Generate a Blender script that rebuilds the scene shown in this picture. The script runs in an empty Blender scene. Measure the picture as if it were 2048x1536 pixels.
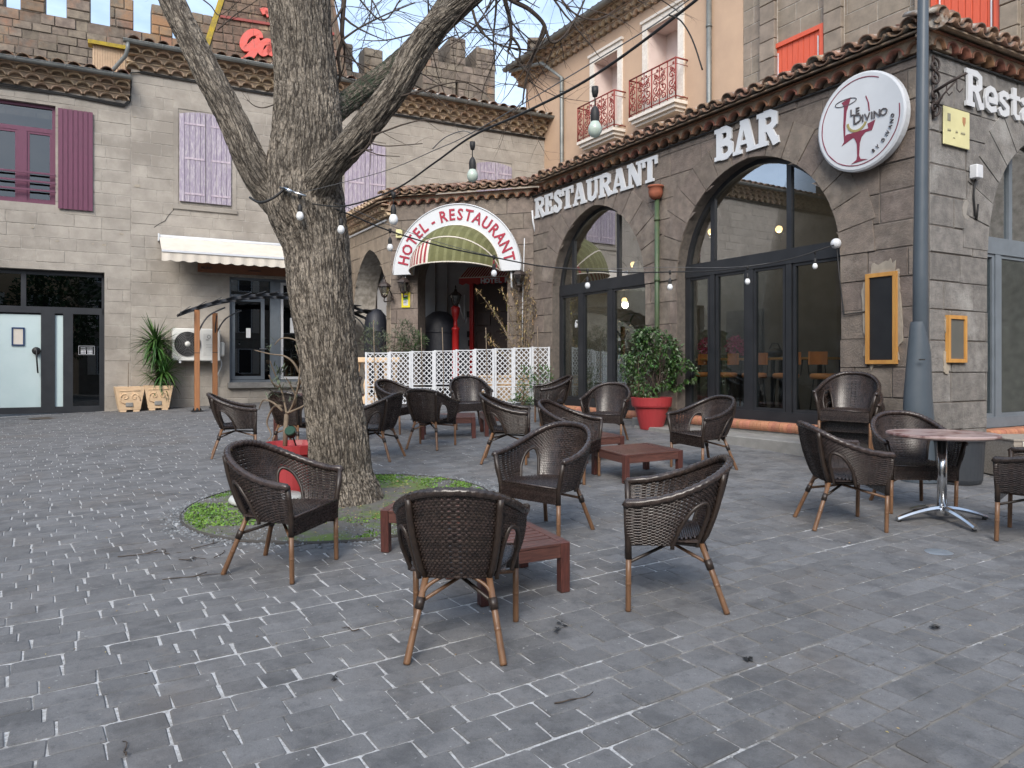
import bpy, math, random
from mathutils import Vector, Matrix, noise
R = random.Random(7)
pi = math.pi
S = bpy.context.scene
COL = S.collection
# ------------------------------------------------------------ camera, sky, sun, exposure
CAMZ, F, CX, HY = 1.55, 1520.0, 1024.0, 733.0
cd = bpy.data.cameras.new('camera'); cam = bpy.data.objects.new('camera', cd); COL.objects.link(cam)
cam.location = (0, 0, CAMZ); cam.rotation_euler = (pi/2, 0, 0)
cd.sensor_width = 36; cd.lens = 36*F/2048; cd.shift_y = -35/2048; cd.clip_end = 1000; cd.clip_start = .05
S.camera = cam
w = bpy.data.worlds.new('World'); S.world = w; w.use_nodes = True
nt = w.node_tree; nt.nodes.clear()
SUN_EL, SUN_AZ = math.radians(38), math.radians(188)     # azimuth clockwise from +Y
sky = nt.nodes.new('ShaderNodeTexSky'); sky.sky_type = 'NISHITA'; sky.sun_disc = False
sky.sun_elevation = SUN_EL; sky.sun_rotation = SUN_AZ; sky.air_density = 1.0; sky.dust_density = 2.5
tc = nt.nodes.new('ShaderNodeTexCoord'); mp = nt.nodes.new('ShaderNodeMapping'); mp.inputs['Scale'].default_value = (1, 1, 2.6)
nz = nt.nodes.new('ShaderNodeTexNoise'); nz.inputs['Scale'].default_value = 2.2; nz.inputs['Detail'].default_value = 7; nz.inputs['Roughness'].default_value = .6
cr = nt.nodes.new('ShaderNodeValToRGB'); cr.color_ramp.elements[0].position = .38; cr.color_ramp.elements[1].position = .62
cr.color_ramp.elements[0].color = (.15,)*3+(1,); cr.color_ramp.elements[1].color = (.85,)*3+(1,)
mx = nt.nodes.new('ShaderNodeMix'); mx.data_type = 'RGBA'; mx.inputs['B'].default_value = (4.4, 5.4, 6.8, 1)
bg = nt.nodes.new('ShaderNodeBackground'); bg.inputs['Strength'].default_value = .10
wo = nt.nodes.new('ShaderNodeOutputWorld')
L = nt.links.new
L(tc.outputs['Generated'], mp.inputs['Vector']); L(mp.outputs[0], nz.inputs['Vector']); L(nz.outputs['Fac'], cr.inputs['Fac'])
L(cr.outputs['Color'], mx.inputs['Factor']); L(sky.outputs[0], mx.inputs['A']); L(mx.outputs['Result'], bg.inputs['Color']); L(bg.outputs[0], wo.inputs['Surface'])
sd = bpy.data.lights.new('sun', 'SUN'); sd.energy = 1.1; sd.angle = math.radians(25); sd.color = (1, .95, .88)
sun = bpy.data.objects.new('sun', sd); COL.objects.link(sun)
sdir = Vector((math.sin(SUN_AZ)*math.cos(SUN_EL), math.cos(SUN_AZ)*math.cos(SUN_EL), math.sin(SUN_EL)))
sun.rotation_euler = sdir.to_track_quat('Z', 'Y').to_euler()
S.view_settings.view_transform = 'Standard'; S.view_settings.look = 'None'; S.view_settings.gamma = 1
S.view_settings.exposure = 1.40
S.view_settings.use_curve_mapping = False
S.render.engine = 'CYCLES'
S.cycles.max_bounces = 6; S.cycles.transparent_max_bounces = 16; S.cycles.diffuse_bounces = 3; S.cycles.glossy_bounces = 3
S.cycles.caustics_reflective = False; S.cycles.caustics_refractive = False

# ------------------------------------------------------------ helpers
def ground(x, y):
    cx = max(-14., min(10., x)); cy = max(-6., min(23., y))
    return .042*cy - .04 + .0014*min(cx, 0)*max(cy, 0) + .14*math.exp(-((cx+1.5)**2/16 + (cy-17)**2/9))
def gp(px, py):                       # survey: where a sight line from the camera meets the ground
    k = (py-HY)/F; y = 6.
    for _ in range(60):
        y += .5*((CAMZ-ground((px-CX)/F*y, y))/k - y)
    return Vector(((px-CX)/F*y, y, ground((px-CX)/F*y, y)))
def wp(px, py, y): return Vector(((px-CX)/F*y, y, CAMZ+(HY-py)/F*y))
class Frame:                          # wall frame: x along the wall (to the viewer's left), y outward, z up
    def __init__(s, x, y, ux, uy):
        n = math.hypot(ux, uy); s.p = Vector((x, y, 0)); s.u = Vector((ux/n, uy/n, 0)); s.n = Vector((-s.u.y, s.u.x, 0))
        s.m = Matrix(((s.u.x, s.n.x, 0, x), (s.u.y, s.n.y, 0, y), (0, 0, 1, 0), (0, 0, 0, 1)))
    def hit(s, px, d=0):
        k = (px-CX)/F; p = s.p+s.n*d
        # (p.x+u.x t) = k (p.y+u.y t)
        t = (k*p.y-p.x)/(s.u.x-k*s.u.y)
        return t, p.y+s.u.y*t
    def at(s, px, py, d=0):           # -> (u, z)
        t, y = s.hit(px, d)
        return t, CAMZ+(HY-py)/F*y
    def pt(s, u, d, z): return s.m @ Vector((u, d, z))
def tag(o, label=None, cat=None, group=None, kind=None):
    if label: o['label'] = label
    if cat: o['category'] = cat
    if group: o['group'] = group
    if kind: o['kind'] = kind
    return o
def thing(name, label, cat, loc=(0, 0, 0), rz=0, group=None, kind=None):
    o = bpy.data.objects.new(name, None); COL.objects.link(o); o.empty_display_size = .1
    o.location = loc; o.rotation_euler = (0, 0, rz)
    return tag(o, label, cat, group, kind)
MINV = {}
def link(name, me, parent=None, frame=None, mat=None):
    o = bpy.data.objects.new(name, me); COL.objects.link(o)
    M = Matrix.Identity(4)
    if frame is not None:
        M = frame.m
        if parent is not None: M = Matrix.Translation(-Vector(parent.location)) @ M
    if mat is not None: M = M @ mat
    if parent is not None: o.parent = parent
    o.matrix_local = M
    return o
class MB:
    def __init__(s): s.v = []; s.f = []; s.mi = []; s.sm = []
    def add(s, vs, fs, mi=0, m=None, sm=False):
        b = len(s.v)
        if m is not None: vs = [m @ Vector(v) for v in vs]
        s.v += [tuple(v) for v in vs]
        for f in fs: s.f.append(tuple(b+i for i in f)); s.mi.append(mi); s.sm.append(sm)
        return s
    def box(s, x0, x1, y0, y1, z0, z1, mi=0, m=None, bev=0):
        if x0 > x1: x0, x1 = x1, x0
        if y0 > y1: y0, y1 = y1, y0
        if z0 > z1: z0, z1 = z1, z0
        if bev <= 0:
            vs = [(x0,y0,z0),(x1,y0,z0),(x1,y1,z0),(x0,y1,z0),(x0,y0,z1),(x1,y0,z1),(x1,y1,z1),(x0,y1,z1)]
            return s.add(vs, [(3,2,1,0),(4,5,6,7),(0,1,5,4),(1,2,6,5),(2,3,7,6),(3,0,4,7)], mi, m)
        b = min(bev, (x1-x0)*.4, (y1-y0)*.4, (z1-z0)*.4)
        vs = []; 
        for z, i in ((z0, b), (z0+b, 0), (z1-b, 0), (z1, b)):
            for (x, y, sx, sy) in ((x0,y0,1,1),(x1,y0,-1,1),(x1,y1,-1,-1),(x0,y1,1,-1)):
                vs += [(x+sx*(i+b*(i == 0)), y+sy*i, z), (x+sx*i, y+sy*(i+b*(i == 0)), z)]
        # order around ring: for corner k two verts; arrange consistently
        rings = []
        for r in range(4):
            q = []
            for k in range(4):
                a, c = r*8+k*2, r*8+k*2+1
                q += [c, a] if k in (0, 2) else [a, c]
            rings.append(q)
        fs = []
        for r in range(3):
            A, B = rings[r], rings[r+1]
            for i in range(8): fs.append((A[i], A[(i+1) % 8], B[(i+1) % 8], B[i]))
        fs.append(tuple(reversed(rings[0]))); fs.append(tuple(rings[3]))
        return s.add(vs, fs, mi, m)
    def prism(s, pts, y0, y1, mi=0, m=None):       # polygon in x,z extruded along y
        n = len(pts)
        vs = [(p[0], y0, p[1]) for p in pts]+[(p[0], y1, p[1]) for p in pts]
        fs = [tuple(range(n)), tuple(reversed(range(n, 2*n)))]+[((i+1) % n, i, n+i, n+(i+1) % n) for i in range(n)]
        return s.add(vs, fs, mi, m)
    def tube(s, pts, r, n=8, mi=0, cap=True, sm=True, rf=None, m=None):
        pts = [Vector(p) for p in pts]; k = len(pts)
        if not hasattr(r, '__len__'): r = [r]*k
        t = (pts[1]-pts[0]).normalized()
        a = Vector((0, 0, 1)) if abs(t.z) < .9 else Vector((1, 0, 0))
        nn = (a-t*a.dot(t)).normalized(); vs = []
        for i in range(k):
            t = (pts[min(i+1, k-1)]-pts[max(i-1, 0)])
            if t.length < 1e-9: t = Vector((0, 0, 1))
            t.normalize(); nn = (nn-t*nn.dot(t)).normalized(); bb = t.cross(nn)
            for j in range(n):
                an = 2*pi*j/n; rr = r[i]
                if rf: rr = rf(i, j, an, rr, pts[i])
                vs.append(pts[i]+(nn*math.cos(an)+bb*math.sin(an))*rr)
        fs = [(i*n+j, i*n+(j+1) % n, (i+1)*n+(j+1) % n, (i+1)*n+j) for i in range(k-1) for j in range(n)]
        s.add(vs, fs, mi, m, sm)
        if cap:
            b = len(s.v)-len(vs)
            s.f.append(tuple(b+j for j in reversed(range(n)))); s.mi.append(mi); s.sm.append(False)
            s.f.append(tuple(b+(k-1)*n+j for j in range(n))); s.mi.append(mi); s.sm.append(False)
        return s
    def lathe(s, prof, n=20, mi=0, m=None, sm=True, c=(0, 0), a0=0, a1=2*pi, sx=1, sy=1):
        full = abs(a1-a0-2*pi) < 1e-6; q = n if full else n+1; vs = []
        for (r, z) in prof:
            for j in range(q):
                a = a0+(a1-a0)*j/n; vs.append((c[0]+r*math.cos(a)*sx, c[1]+r*math.sin(a)*sy, z))
        fs = []
        for i in range(len(prof)-1):
            for j in range(n):
                k = (j+1) % q if full else j+1
                fs.append((i*q+j, i*q+k, (i+1)*q+k, (i+1)*q+j))
        return s.add(vs, fs, mi, m, sm)
    def ball(s, c, r, n=12, k=8, mi=0, sz=1, m=None):
        s.lathe([(max(1e-4, r*math.sin(pi*i/k)), c[2]-r*sz*math.cos(pi*i/k)) for i in range(k+1)], n, mi, m, True, (c[0], c[1]))
        return s
    def mesh(s, name, mats):
        me = bpy.data.meshes.new(name); me.from_pydata(s.v, [], s.f)
        if not isinstance(mats, (list, tuple)): mats = [mats]
        for q in mats: me.materials.append(q)
        me.polygons.foreach_set('material_index', s.mi); me.polygons.foreach_set('use_smooth', s.sm)
        me.validate(); me.update(); return me
    def build(s, name, mats, parent=None, frame=None, mat=None, kind=None, label=None):
        o = link(name, s.mesh(name, mats), parent, frame, mat)
        if kind: o['kind'] = kind
        if label: o['label'] = label
        return o
def merge(me_list):                    # (mesh, matrix) -> MB
    b = MB()
    for me, M in me_list:
        b.add([v.co for v in me.vertices], [tuple(p.vertices) for p in me.polygons], 0, M, me.polygons[0].use_smooth if len(me.polygons) else False)
    return b
def near(M): return (M.translation-Vector((0, 0, CAMZ))).length
def scatter(name, parent, items, mats, limit=300, frame=None, stuff=None):   # items: (mesh, matrix in the parent's frame); nearest `limit` single, rest joined
    fm = frame.m if frame is not None else Matrix.Identity(4)
    items = sorted(items, key=lambda q: ((fm @ q[1]).translation-Vector((0, 0, CAMZ))).length)
    for me, M in items[:limit]:
        link(name, me, parent, None, M)
    if len(items) > limit:
        o = merge(items[limit:]).build(stuff or name+'s', mats, parent); o['kind'] = 'stuff'
def copy_tree(o, parent=None):
    c = o.copy(); COL.objects.link(c)
    if parent is not None: c.parent = parent
    for ch in list(o.children): copy_tree(ch, c)
    return c

# ------------------------------------------------------------ materials
def newmat(name):
    m = bpy.data.materials.new(name); m.use_nodes = True
    return m, m.node_tree, m.node_tree.nodes['Principled BSDF']
def mat(name, c1, c2=None, scale=6., rough=.8, bump=.0, bscale=60., bdist=.01, metal=0., rnd=0., spec=.5, detail=5, c3=None, s3=1.2, t3=.55, stretch=None, alpha=None, trans=0., coat=0., lo=.35, hi=.65, hrnd=0.):
    m, t, p = newmat(name); N = t.nodes.new; l = t.links.new
    p.inputs['Roughness'].default_value = rough; p.inputs['Metallic'].default_value = metal
    p.inputs['Specular IOR Level'].default_value = spec; p.inputs['Coat Weight'].default_value = coat
    if trans: p.inputs['Transmission Weight'].default_value = trans
    tc = N('ShaderNodeTexCoord'); vec = tc.outputs['Object']
    if stretch:
        mp = N('ShaderNodeMapping'); mp.inputs['Scale'].default_value = stretch; l(vec, mp.inputs['Vector']); vec = mp.outputs[0]
    c = None
    def noise_(sc, det=5, ro=.6):
        n = N('ShaderNodeTexNoise'); n.inputs['Scale'].default_value = sc; n.inputs['Detail'].default_value = det; n.inputs['Roughness'].default_value = ro
        l(vec, n.inputs['Vector']); return n.outputs['Fac']
    def ramp(fac, a, b):
        r = N('ShaderNodeMapRange'); r.inputs['From Min'].default_value = a; r.inputs['From Max'].default_value = b; l(fac, r.inputs['Value']); return r.outputs[0]
    def mixc(fac, A, B):
        x = N('ShaderNodeMix'); x.data_type = 'RGBA'; l(fac, x.inputs['Factor'])
        for k, q in (('A', A), ('B', B)):
            if isinstance(q, tuple): x.inputs[k].default_value = q+(1,)
            else: l(q, x.inputs[k])
        return x.outputs['Result']
    if c2 is None: c2 = tuple(v*.85 for v in c1)
    c = mixc(ramp(noise_(scale, detail), lo, hi), tuple(c1), tuple(c2))
    if c3 is not None: c = mixc(ramp(noise_(s3, 6, .65), t3, t3+.12), c, tuple(c3))
    if rnd or hrnd:
        oi = N('ShaderNodeObjectInfo'); ge = N('ShaderNodeNewGeometry')
        ad = N('ShaderNodeMath'); ad.operation = 'ADD'; l(oi.outputs['Random'], ad.inputs[0]); l(ge.outputs['Random Per Island'], ad.inputs[1])
        fr = N('ShaderNodeMath'); fr.operation = 'FRACT'; l(ad.outputs[0], fr.inputs[0])
        h = N('ShaderNodeHueSaturation'); l(c, h.inputs['Color'])
        r = N('ShaderNodeMapRange'); r.inputs['To Min'].default_value = 1-rnd; r.inputs['To Max'].default_value = 1+rnd; l(fr.outputs[0], r.inputs['Value']); l(r.outputs[0], h.inputs['Value'])
        if hrnd:
            f2 = N('ShaderNodeMath'); f2.operation = 'MULTIPLY'; f2.inputs[1].default_value = 7.31; l(fr.outputs[0], f2.inputs[0])
            f3 = N('ShaderNodeMath'); f3.operation = 'FRACT'; l(f2.outputs[0], f3.inputs[0])
            r2 = N('ShaderNodeMapRange'); r2.inputs['To Min'].default_value = .5-hrnd; r2.inputs['To Max'].default_value = .5+hrnd; l(f3.outputs[0], r2.inputs['Value']); l(r2.outputs[0], h.inputs['Hue'])
        c = h.outputs[0]
    l(c, p.inputs['Base Color'])
    if bump:
        b = N('ShaderNodeBump'); b.inputs['Strength'].default_value = bump; b.inputs['Distance'].default_value = bdist
        l(noise_(bscale, 6, .7), b.inputs['Height']); l(b.outputs[0], p.inputs['Normal'])
        rr = N('ShaderNodeMapRange'); rr.inputs['To Min'].default_value = max(0, rough-.12); rr.inputs['To Max'].default_value = min(1, rough+.12)
        l(noise_(bscale*.3), rr.inputs['Value']); l(rr.outputs[0], p.inputs['Roughness'])
    if alpha is not None: p.inputs['Alpha'].default_value = alpha
    return m
def glass_mat(name, tint=(.75, .8, .8), refl=.12, rough=.0):
    m, t, p = newmat(name); t.nodes.remove(p); N = t.nodes.new; l = t.links.new
    out = [n for n in t.nodes if n.type == 'OUTPUT_MATERIAL'][0]
    tr = N('ShaderNodeBsdfTransparent'); tr.inputs[0].default_value = tint+(1,)
    gl = N('ShaderNodeBsdfGlossy'); gl.inputs['Roughness'].default_value = rough; gl.inputs['Color'].default_value = (.95, .97, 1, 1)
    fr = N('ShaderNodeFresnel'); fr.inputs['IOR'].default_value = 1.5
    ma = N('ShaderNodeMath'); ma.operation = 'MULTIPLY_ADD'; ma.inputs[1].default_value = .42; ma.inputs[2].default_value = refl; ma.use_clamp = True
    l(fr.outputs[0], ma.inputs[0])
    mi = N('ShaderNodeMixShader'); l(ma.outputs[0], mi.inputs[0]); l(tr.outputs[0], mi.inputs[1]); l(gl.outputs[0], mi.inputs[2]); l(mi.outputs[0], out.inputs['Surface'])
    return m
M = {}
M['stone_dark'] = mat('volcanic_stone', (.225, .183, .152), (.15, .124, .105), 7, .93, 1., 38, .016, rnd=.12, hrnd=.01, c3=(.31, .262, .22), s3=.9, t3=.54)
M['stone_grey'] = mat('grey_volcanic_stone', (.245, .23, .212), (.155, .147, .138), 8, .93, 1., 38, .016, rnd=.12, c3=(.33, .32, .30), s3=.9, t3=.54)
M['mortar_dark'] = mat('dark_mortar', (.15, .13, .112), (.1, .088, .078), 12, .95, .7, 60, .008)
M['stone_left'] = mat('grey_rendered_stone', (.39, .355, .31), (.31, .282, .245), 3, .93, .8, 38, .012, rnd=.07, c3=(.27, .243, .21), s3=.5, t3=.5)
M['mortar_left'] = mat('grey_render_joint', (.45, .42, .375), (.25, .23, .2), 8, .95, .4, 60, .006)
M['stone_up'] = mat('brown_grey_block', (.29, .24, .19), (.21, .175, .14), 4, .93, .6, 42, .01, rnd=.08, hrnd=.008)
M['castle'] = mat('rampart_stone', (.22, .18, .14), (.13, .105, .085), 5, .95, .8, 22, .02, rnd=.22, hrnd=.012, c3=(.30, .165, .09), s3=.42, t3=.53)
M['castle_joint'] = mat('rampart_joint', (.17, .14, .11), (.12, .1, .08), 8, .95, .5, 30, .02)
M['orange'] = mat('apricot_render', (.55, .385, .265), (.48, .335, .235), 1.1, .9, .25, 60, .004, c3=(.52, .36, .26), s3=.7, t3=.62)
M['white_trim'] = mat('white_plaster_trim', (.78, .73, .66), (.66, .6, .52), 14, .8, .3, 40, .004)
M['pink_reveal'] = mat('pink_plaster', (.72, .60, .55), (.66, .54, .49), 4, .85)
M['tile'] = mat('terracotta_tile', (.30, .135, .075), (.17, .085, .055), 9, .85, .6, 40, .008, rnd=.3, hrnd=.018, c3=(.13, .115, .095), s3=3.5, t3=.52)
M['tile_top'] = mat('weathered_tile', (.27, .155, .10), (.15, .11, .085), 7, .9, .7, 30, .01, rnd=.25, hrnd=.015, c3=(.42, .40, .36), s3=5., t3=.5)
M['tile_pale'] = mat('pale_eave_tile', (.55, .41, .28), (.4, .29, .2), 8, .88, .5, 40, .008, rnd=.2, hrnd=.012, c3=(.26, .2, .15), s3=2.5, t3=.55)
M['infill'] = mat('eave_mortar', (.36, .27, .19), (.22, .165, .12), 12, .95, .6, 40, .01)
M['zinc'] = mat('zinc_gutter', (.16, .17, .165), (.24, .25, .24), 3, .5, .2, 30, .003, metal=.35)
M['pipe_green'] = mat('green_rain_pipe', (.045, .085, .04), (.075, .1, .05), 6, .5, .2, 30, .003, c3=(.14, .10, .06), s3=4, t3=.62)
M['black_frame'] = mat('black_metal_frame', (.018, .02, .024), (.026, .028, .032), 4, .42)
M['grey_frame'] = mat('blue_grey_frame', (.17, .2, .23), (.14, .165, .19), 4, .45)
M['purple'] = mat('aubergine_paint', (.135, .035, .075), (.11, .03, .062), 5, .55, .15, 30, .002, stretch=(8, 8, 1))
M['lilac'] = mat('faded_lilac_paint', (.35, .305, .38), (.25, .21, .28), 9, .75, .5, 40, .003, stretch=(14, 14, 1), rnd=.08, c3=(.52, .48, .49), s3=6, t3=.5)
M['strap'] = mat('flaking_pale_strap', (.55, .48, .52), (.36, .29, .36), 20, .7)
M['redshut'] = mat('coral_red_paint', (.66, .11, .05), (.58, .095, .045), 4, .5, .2, 30, .002, stretch=(10, 10, 1))
M['rust_red'] = mat('rust_red_iron', (.27, .04, .028), (.2, .03, .024), 20, .55)
M['glass'] = glass_mat('window_glass', (.78, .82, .82), .0)
M['glass_dark'] = glass_mat('smoked_window_glass', (.35, .38, .38), .06)
M['frost'] = mat('frosted_film', (.50, .62, .62), (.56, .67, .67), 1.5, .35)
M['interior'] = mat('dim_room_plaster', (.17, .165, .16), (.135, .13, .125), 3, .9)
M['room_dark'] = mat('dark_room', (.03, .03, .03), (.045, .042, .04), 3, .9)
M['brick'] = mat('orange_bullnose_brick', (.47, .21, .12), (.36, .16, .095), 12, .8, .5, 50, .004, rnd=.15, hrnd=.01, c3=(.55, .35, .25), s3=6, t3=.62)
M['concrete'] = mat('pale_concrete', (.27, .265, .25), (.2, .195, .185), 6, .9, .5, 60, .005, c3=(.2, .19, .18), s3=2, t3=.58)
M['white'] = mat('white_paint', (.66, .68, .70), (.58, .60, .63), 5, .45)
M['sign_white'] = mat('white_acrylic', (.63, .65, .67), (.59, .61, .63), 3, .3)
M['cream'] = mat('cream_canvas', (.68, .62, .54), (.6, .55, .47), 4, .85)
M['crimson'] = mat('crimson_lettering', (.36, .025, .05), (.32, .02, .045), 4, .6)
M['wine'] = mat('burgundy_print', (.20, .03, .055), (.22, .035, .06), 4, .5)
M['inkgrey'] = mat('dark_grey_print', (.09, .08, .085), (.1, .09, .09), 4, .5)
M['olive'] = mat('faded_olive_canvas', (.135, .135, .05), (.095, .095, .036), 7, .85, stretch=(1, 1, .3))
M['olive2'] = mat('pale_olive_canvas', (.18, .18, .08), (.13, .13, .055), 7, .85)
M['awn_red'] = mat('red_canvas', (.33, .04, .05), (.28, .035, .045), 6, .85)
M['black'] = mat('black_plastic', (.012, .012, .013), (.02, .02, .02), 4, .5)
M['iron'] = mat('dark_wrought_iron', (.03, .022, .02), (.045, .03, .025), 20, .6)
M['red'] = mat('bright_red_paint', (.5, .02, .02), (.42, .018, .018), 4, .4)
M['red_plastic'] = mat('red_plastic_pot', (.38, .04, .045), (.32, .036, .04), 3, .45, .05, 30, .002)
M['yellow'] = mat('yellow_sign', (.75, .65, .03), (.7, .6, .03), 4, .5)
M['brass'] = mat('pale_brass_plate', (.70, .66, .36), (.64, .6, .32), 4, .35)
M['pole'] = mat('slate_grey_paint', (.06, .078, .095), (.078, .096, .115), 2, .38, .05, 20, .002)
M['ocwood'] = mat('varnished_pine', (.58, .30, .08), (.48, .23, .06), 6, .5, .2, 60, .002, stretch=(2, 2, .4))
M['slate'] = mat('blackboard', (.014, .015, .017), (.02, .021, .023), 6, .5)
M['slate_grey'] = mat('grey_board', (.10, .105, .095), (.12, .12, .11), 4, .45)
M['postwood'] = mat('orange_brown_post', (.36, .16, .065), (.28, .12, .05), 5, .6, .2, 50, .002, stretch=(6, 6, .6))
M['darkwood'] = mat('stained_hardwood', (.125, .052, .04), (.06, .027, .022), 9, .38, .35, 40, .002, stretch=(1.2, 10, 10), rnd=.14, coat=.15)
M['darkwood_up'] = mat('stained_hardwood_upright', (.105, .036, .028), (.06, .022, .018), 9, .38, .35, 40, .002, stretch=(10, 10, 1.2), rnd=.14, coat=.15)
M['cane'] = mat('brown_cane_tube', (.195, .105, .055), (.13, .068, .037), 7, .42, .2, 60, .002, stretch=(5, 5, 1), rnd=.1)
M['wicker'] = mat('dark_brown_wicker', (.052, .037, .032), (.024, .018, .0165), 30, .27, .3, 220, .001, rnd=.35, hrnd=.01)
M['wrap'] = mat('black_brown_wrap', (.022, .015, .012), (.035, .024, .018), 30, .42, .4, 160, .001)
M['alu'] = mat('polished_aluminium', (.7, .71, .72), (.6, .61, .62), 6, .18, metal=1)
M['werz'] = mat('red_brown_werzalit', (.17, .075, .066), (.11, .05, .045), 9, .36, .25, 90, .001, c3=(.36, .27, .25), s3=5.5, t3=.40)
M['oldwood'] = mat('whitewashed_plank', (.35, .31, .26), (.22, .19, .16), 7, .8, .5, 40, .003, stretch=(1.2, 10, 10))
M['binplastic'] = mat('charcoal_plastic', (.028, .033, .04), (.04, .045, .052), 3, .5)
M['peach'] = mat('peach_cast_stone', (.74, .54, .35), (.66, .47, .29), 6, .85, .3, 50, .004, c3=(.42, .34, .26), s3=3, t3=.62)
M['ac'] = mat('ivory_metal', (.78, .78, .74), (.74, .74, .7), 3, .45)
M['grille'] = mat('grey_grille', (.13, .13, .13), (.17, .17, .17), 4, .5)
M['bulb'] = mat('opal_bulb', (.82, .83, .84), (.78, .8, .81), 3, .3)
M['bulb_clear'] = mat('frosted_bulb_glass', (.52, .60, .52), (.46, .54, .47), 6, .15, spec=.8)
M['cable'] = mat('black_cable', (.012, .012, .013), (.02, .02, .02), 9, .6)
M['wire'] = mat('steel_wire', (.14, .14, .14), (.2, .2, .2), 9, .5, metal=.5)
M['leaf'] = mat('glossy_green_leaf', (.045, .10, .022), (.03, .068, .018), 9, .42, rnd=.45, hrnd=.02)
M['leaf_grey'] = mat('grey_green_leaf', (.10, .125, .075), (.07, .09, .05), 9, .6, rnd=.4, hrnd=.03)
M['leaf_dry'] = mat('dry_leaf', (.38, .28, .12), (.2, .15, .07), 9, .7, rnd=.4, hrnd=.03)
M['yucca'] = mat('yucca_leaf', (.06, .145, .03), (.04, .1, .022), 5, .42, rnd=.4, hrnd=.02)
M['grass'] = mat('moss_green', (.165, .30, .045), (.09, .18, .03), 5, .8, rnd=.4, hrnd=.02)
M['gravel'] = mat('dark_gravel', (.2, .21, .22), (.11, .118, .125), 30, .85, rnd=.55, hrnd=.02)
M['soil'] = mat('bed_soil', (.13, .12, .105), (.09, .085, .075), 14, .95, .7, 60, .01, c3=(.1, .15, .03), s3=2.2, t3=.5)
M['twig'] = mat('twig_bark', (.075, .055, .042), (.05, .038, .03), 20, .85)
M['branchy'] = mat('pale_stem', (.22, .17, .12), (.15, .115, .08), 20, .8)
M['lichen'] = mat('yellow_lichen', (.42, .30, .03), (.26, .2, .05), 9, .95, .8, 40, .02)
M['gable'] = mat('dark_gable_stone', (.19, .125, .09), (.11, .08, .06), 6, .95, .8, 20, .02, rnd=.2, hrnd=.01, c3=(.42, .33, .2), s3=.9, t3=.56)
M['signred'] = mat('faded_red_sign', (.62, .09, .065), (.55, .12, .1), 8, .6)
M['courtwall'] = mat('blue_grey_court_render', (.36, .36, .37), (.3, .3, .31), 3, .9, .2, 30, .004)
M['door_brown'] = mat('dark_brown_door', (.035, .018, .014), (.05, .026, .02), 6, .45, stretch=(8, 8, 1))
M['tarp'] = mat('navy_black_cover', (.012, .014, .022), (.02, .022, .03), 5, .55, .4, 8, .02)
M['pinkflower'] = mat('magenta_flower', (.65, .06, .25), (.5, .04, .18), 9, .7, rnd=.4)
M['stool'] = mat('tan_leather', (.75, .28, .09), (.65, .23, .07), 5, .45)
M['terracotta'] = mat('terracotta_funnel', (.36, .11, .06), (.28, .09, .05), 8, .8, .3, 30, .003)
M['plaster_patch'] = mat('cream_plaster_patch', (.40, .35, .28), (.3, .265, .215), 9, .95, .6, 40, .004)
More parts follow.
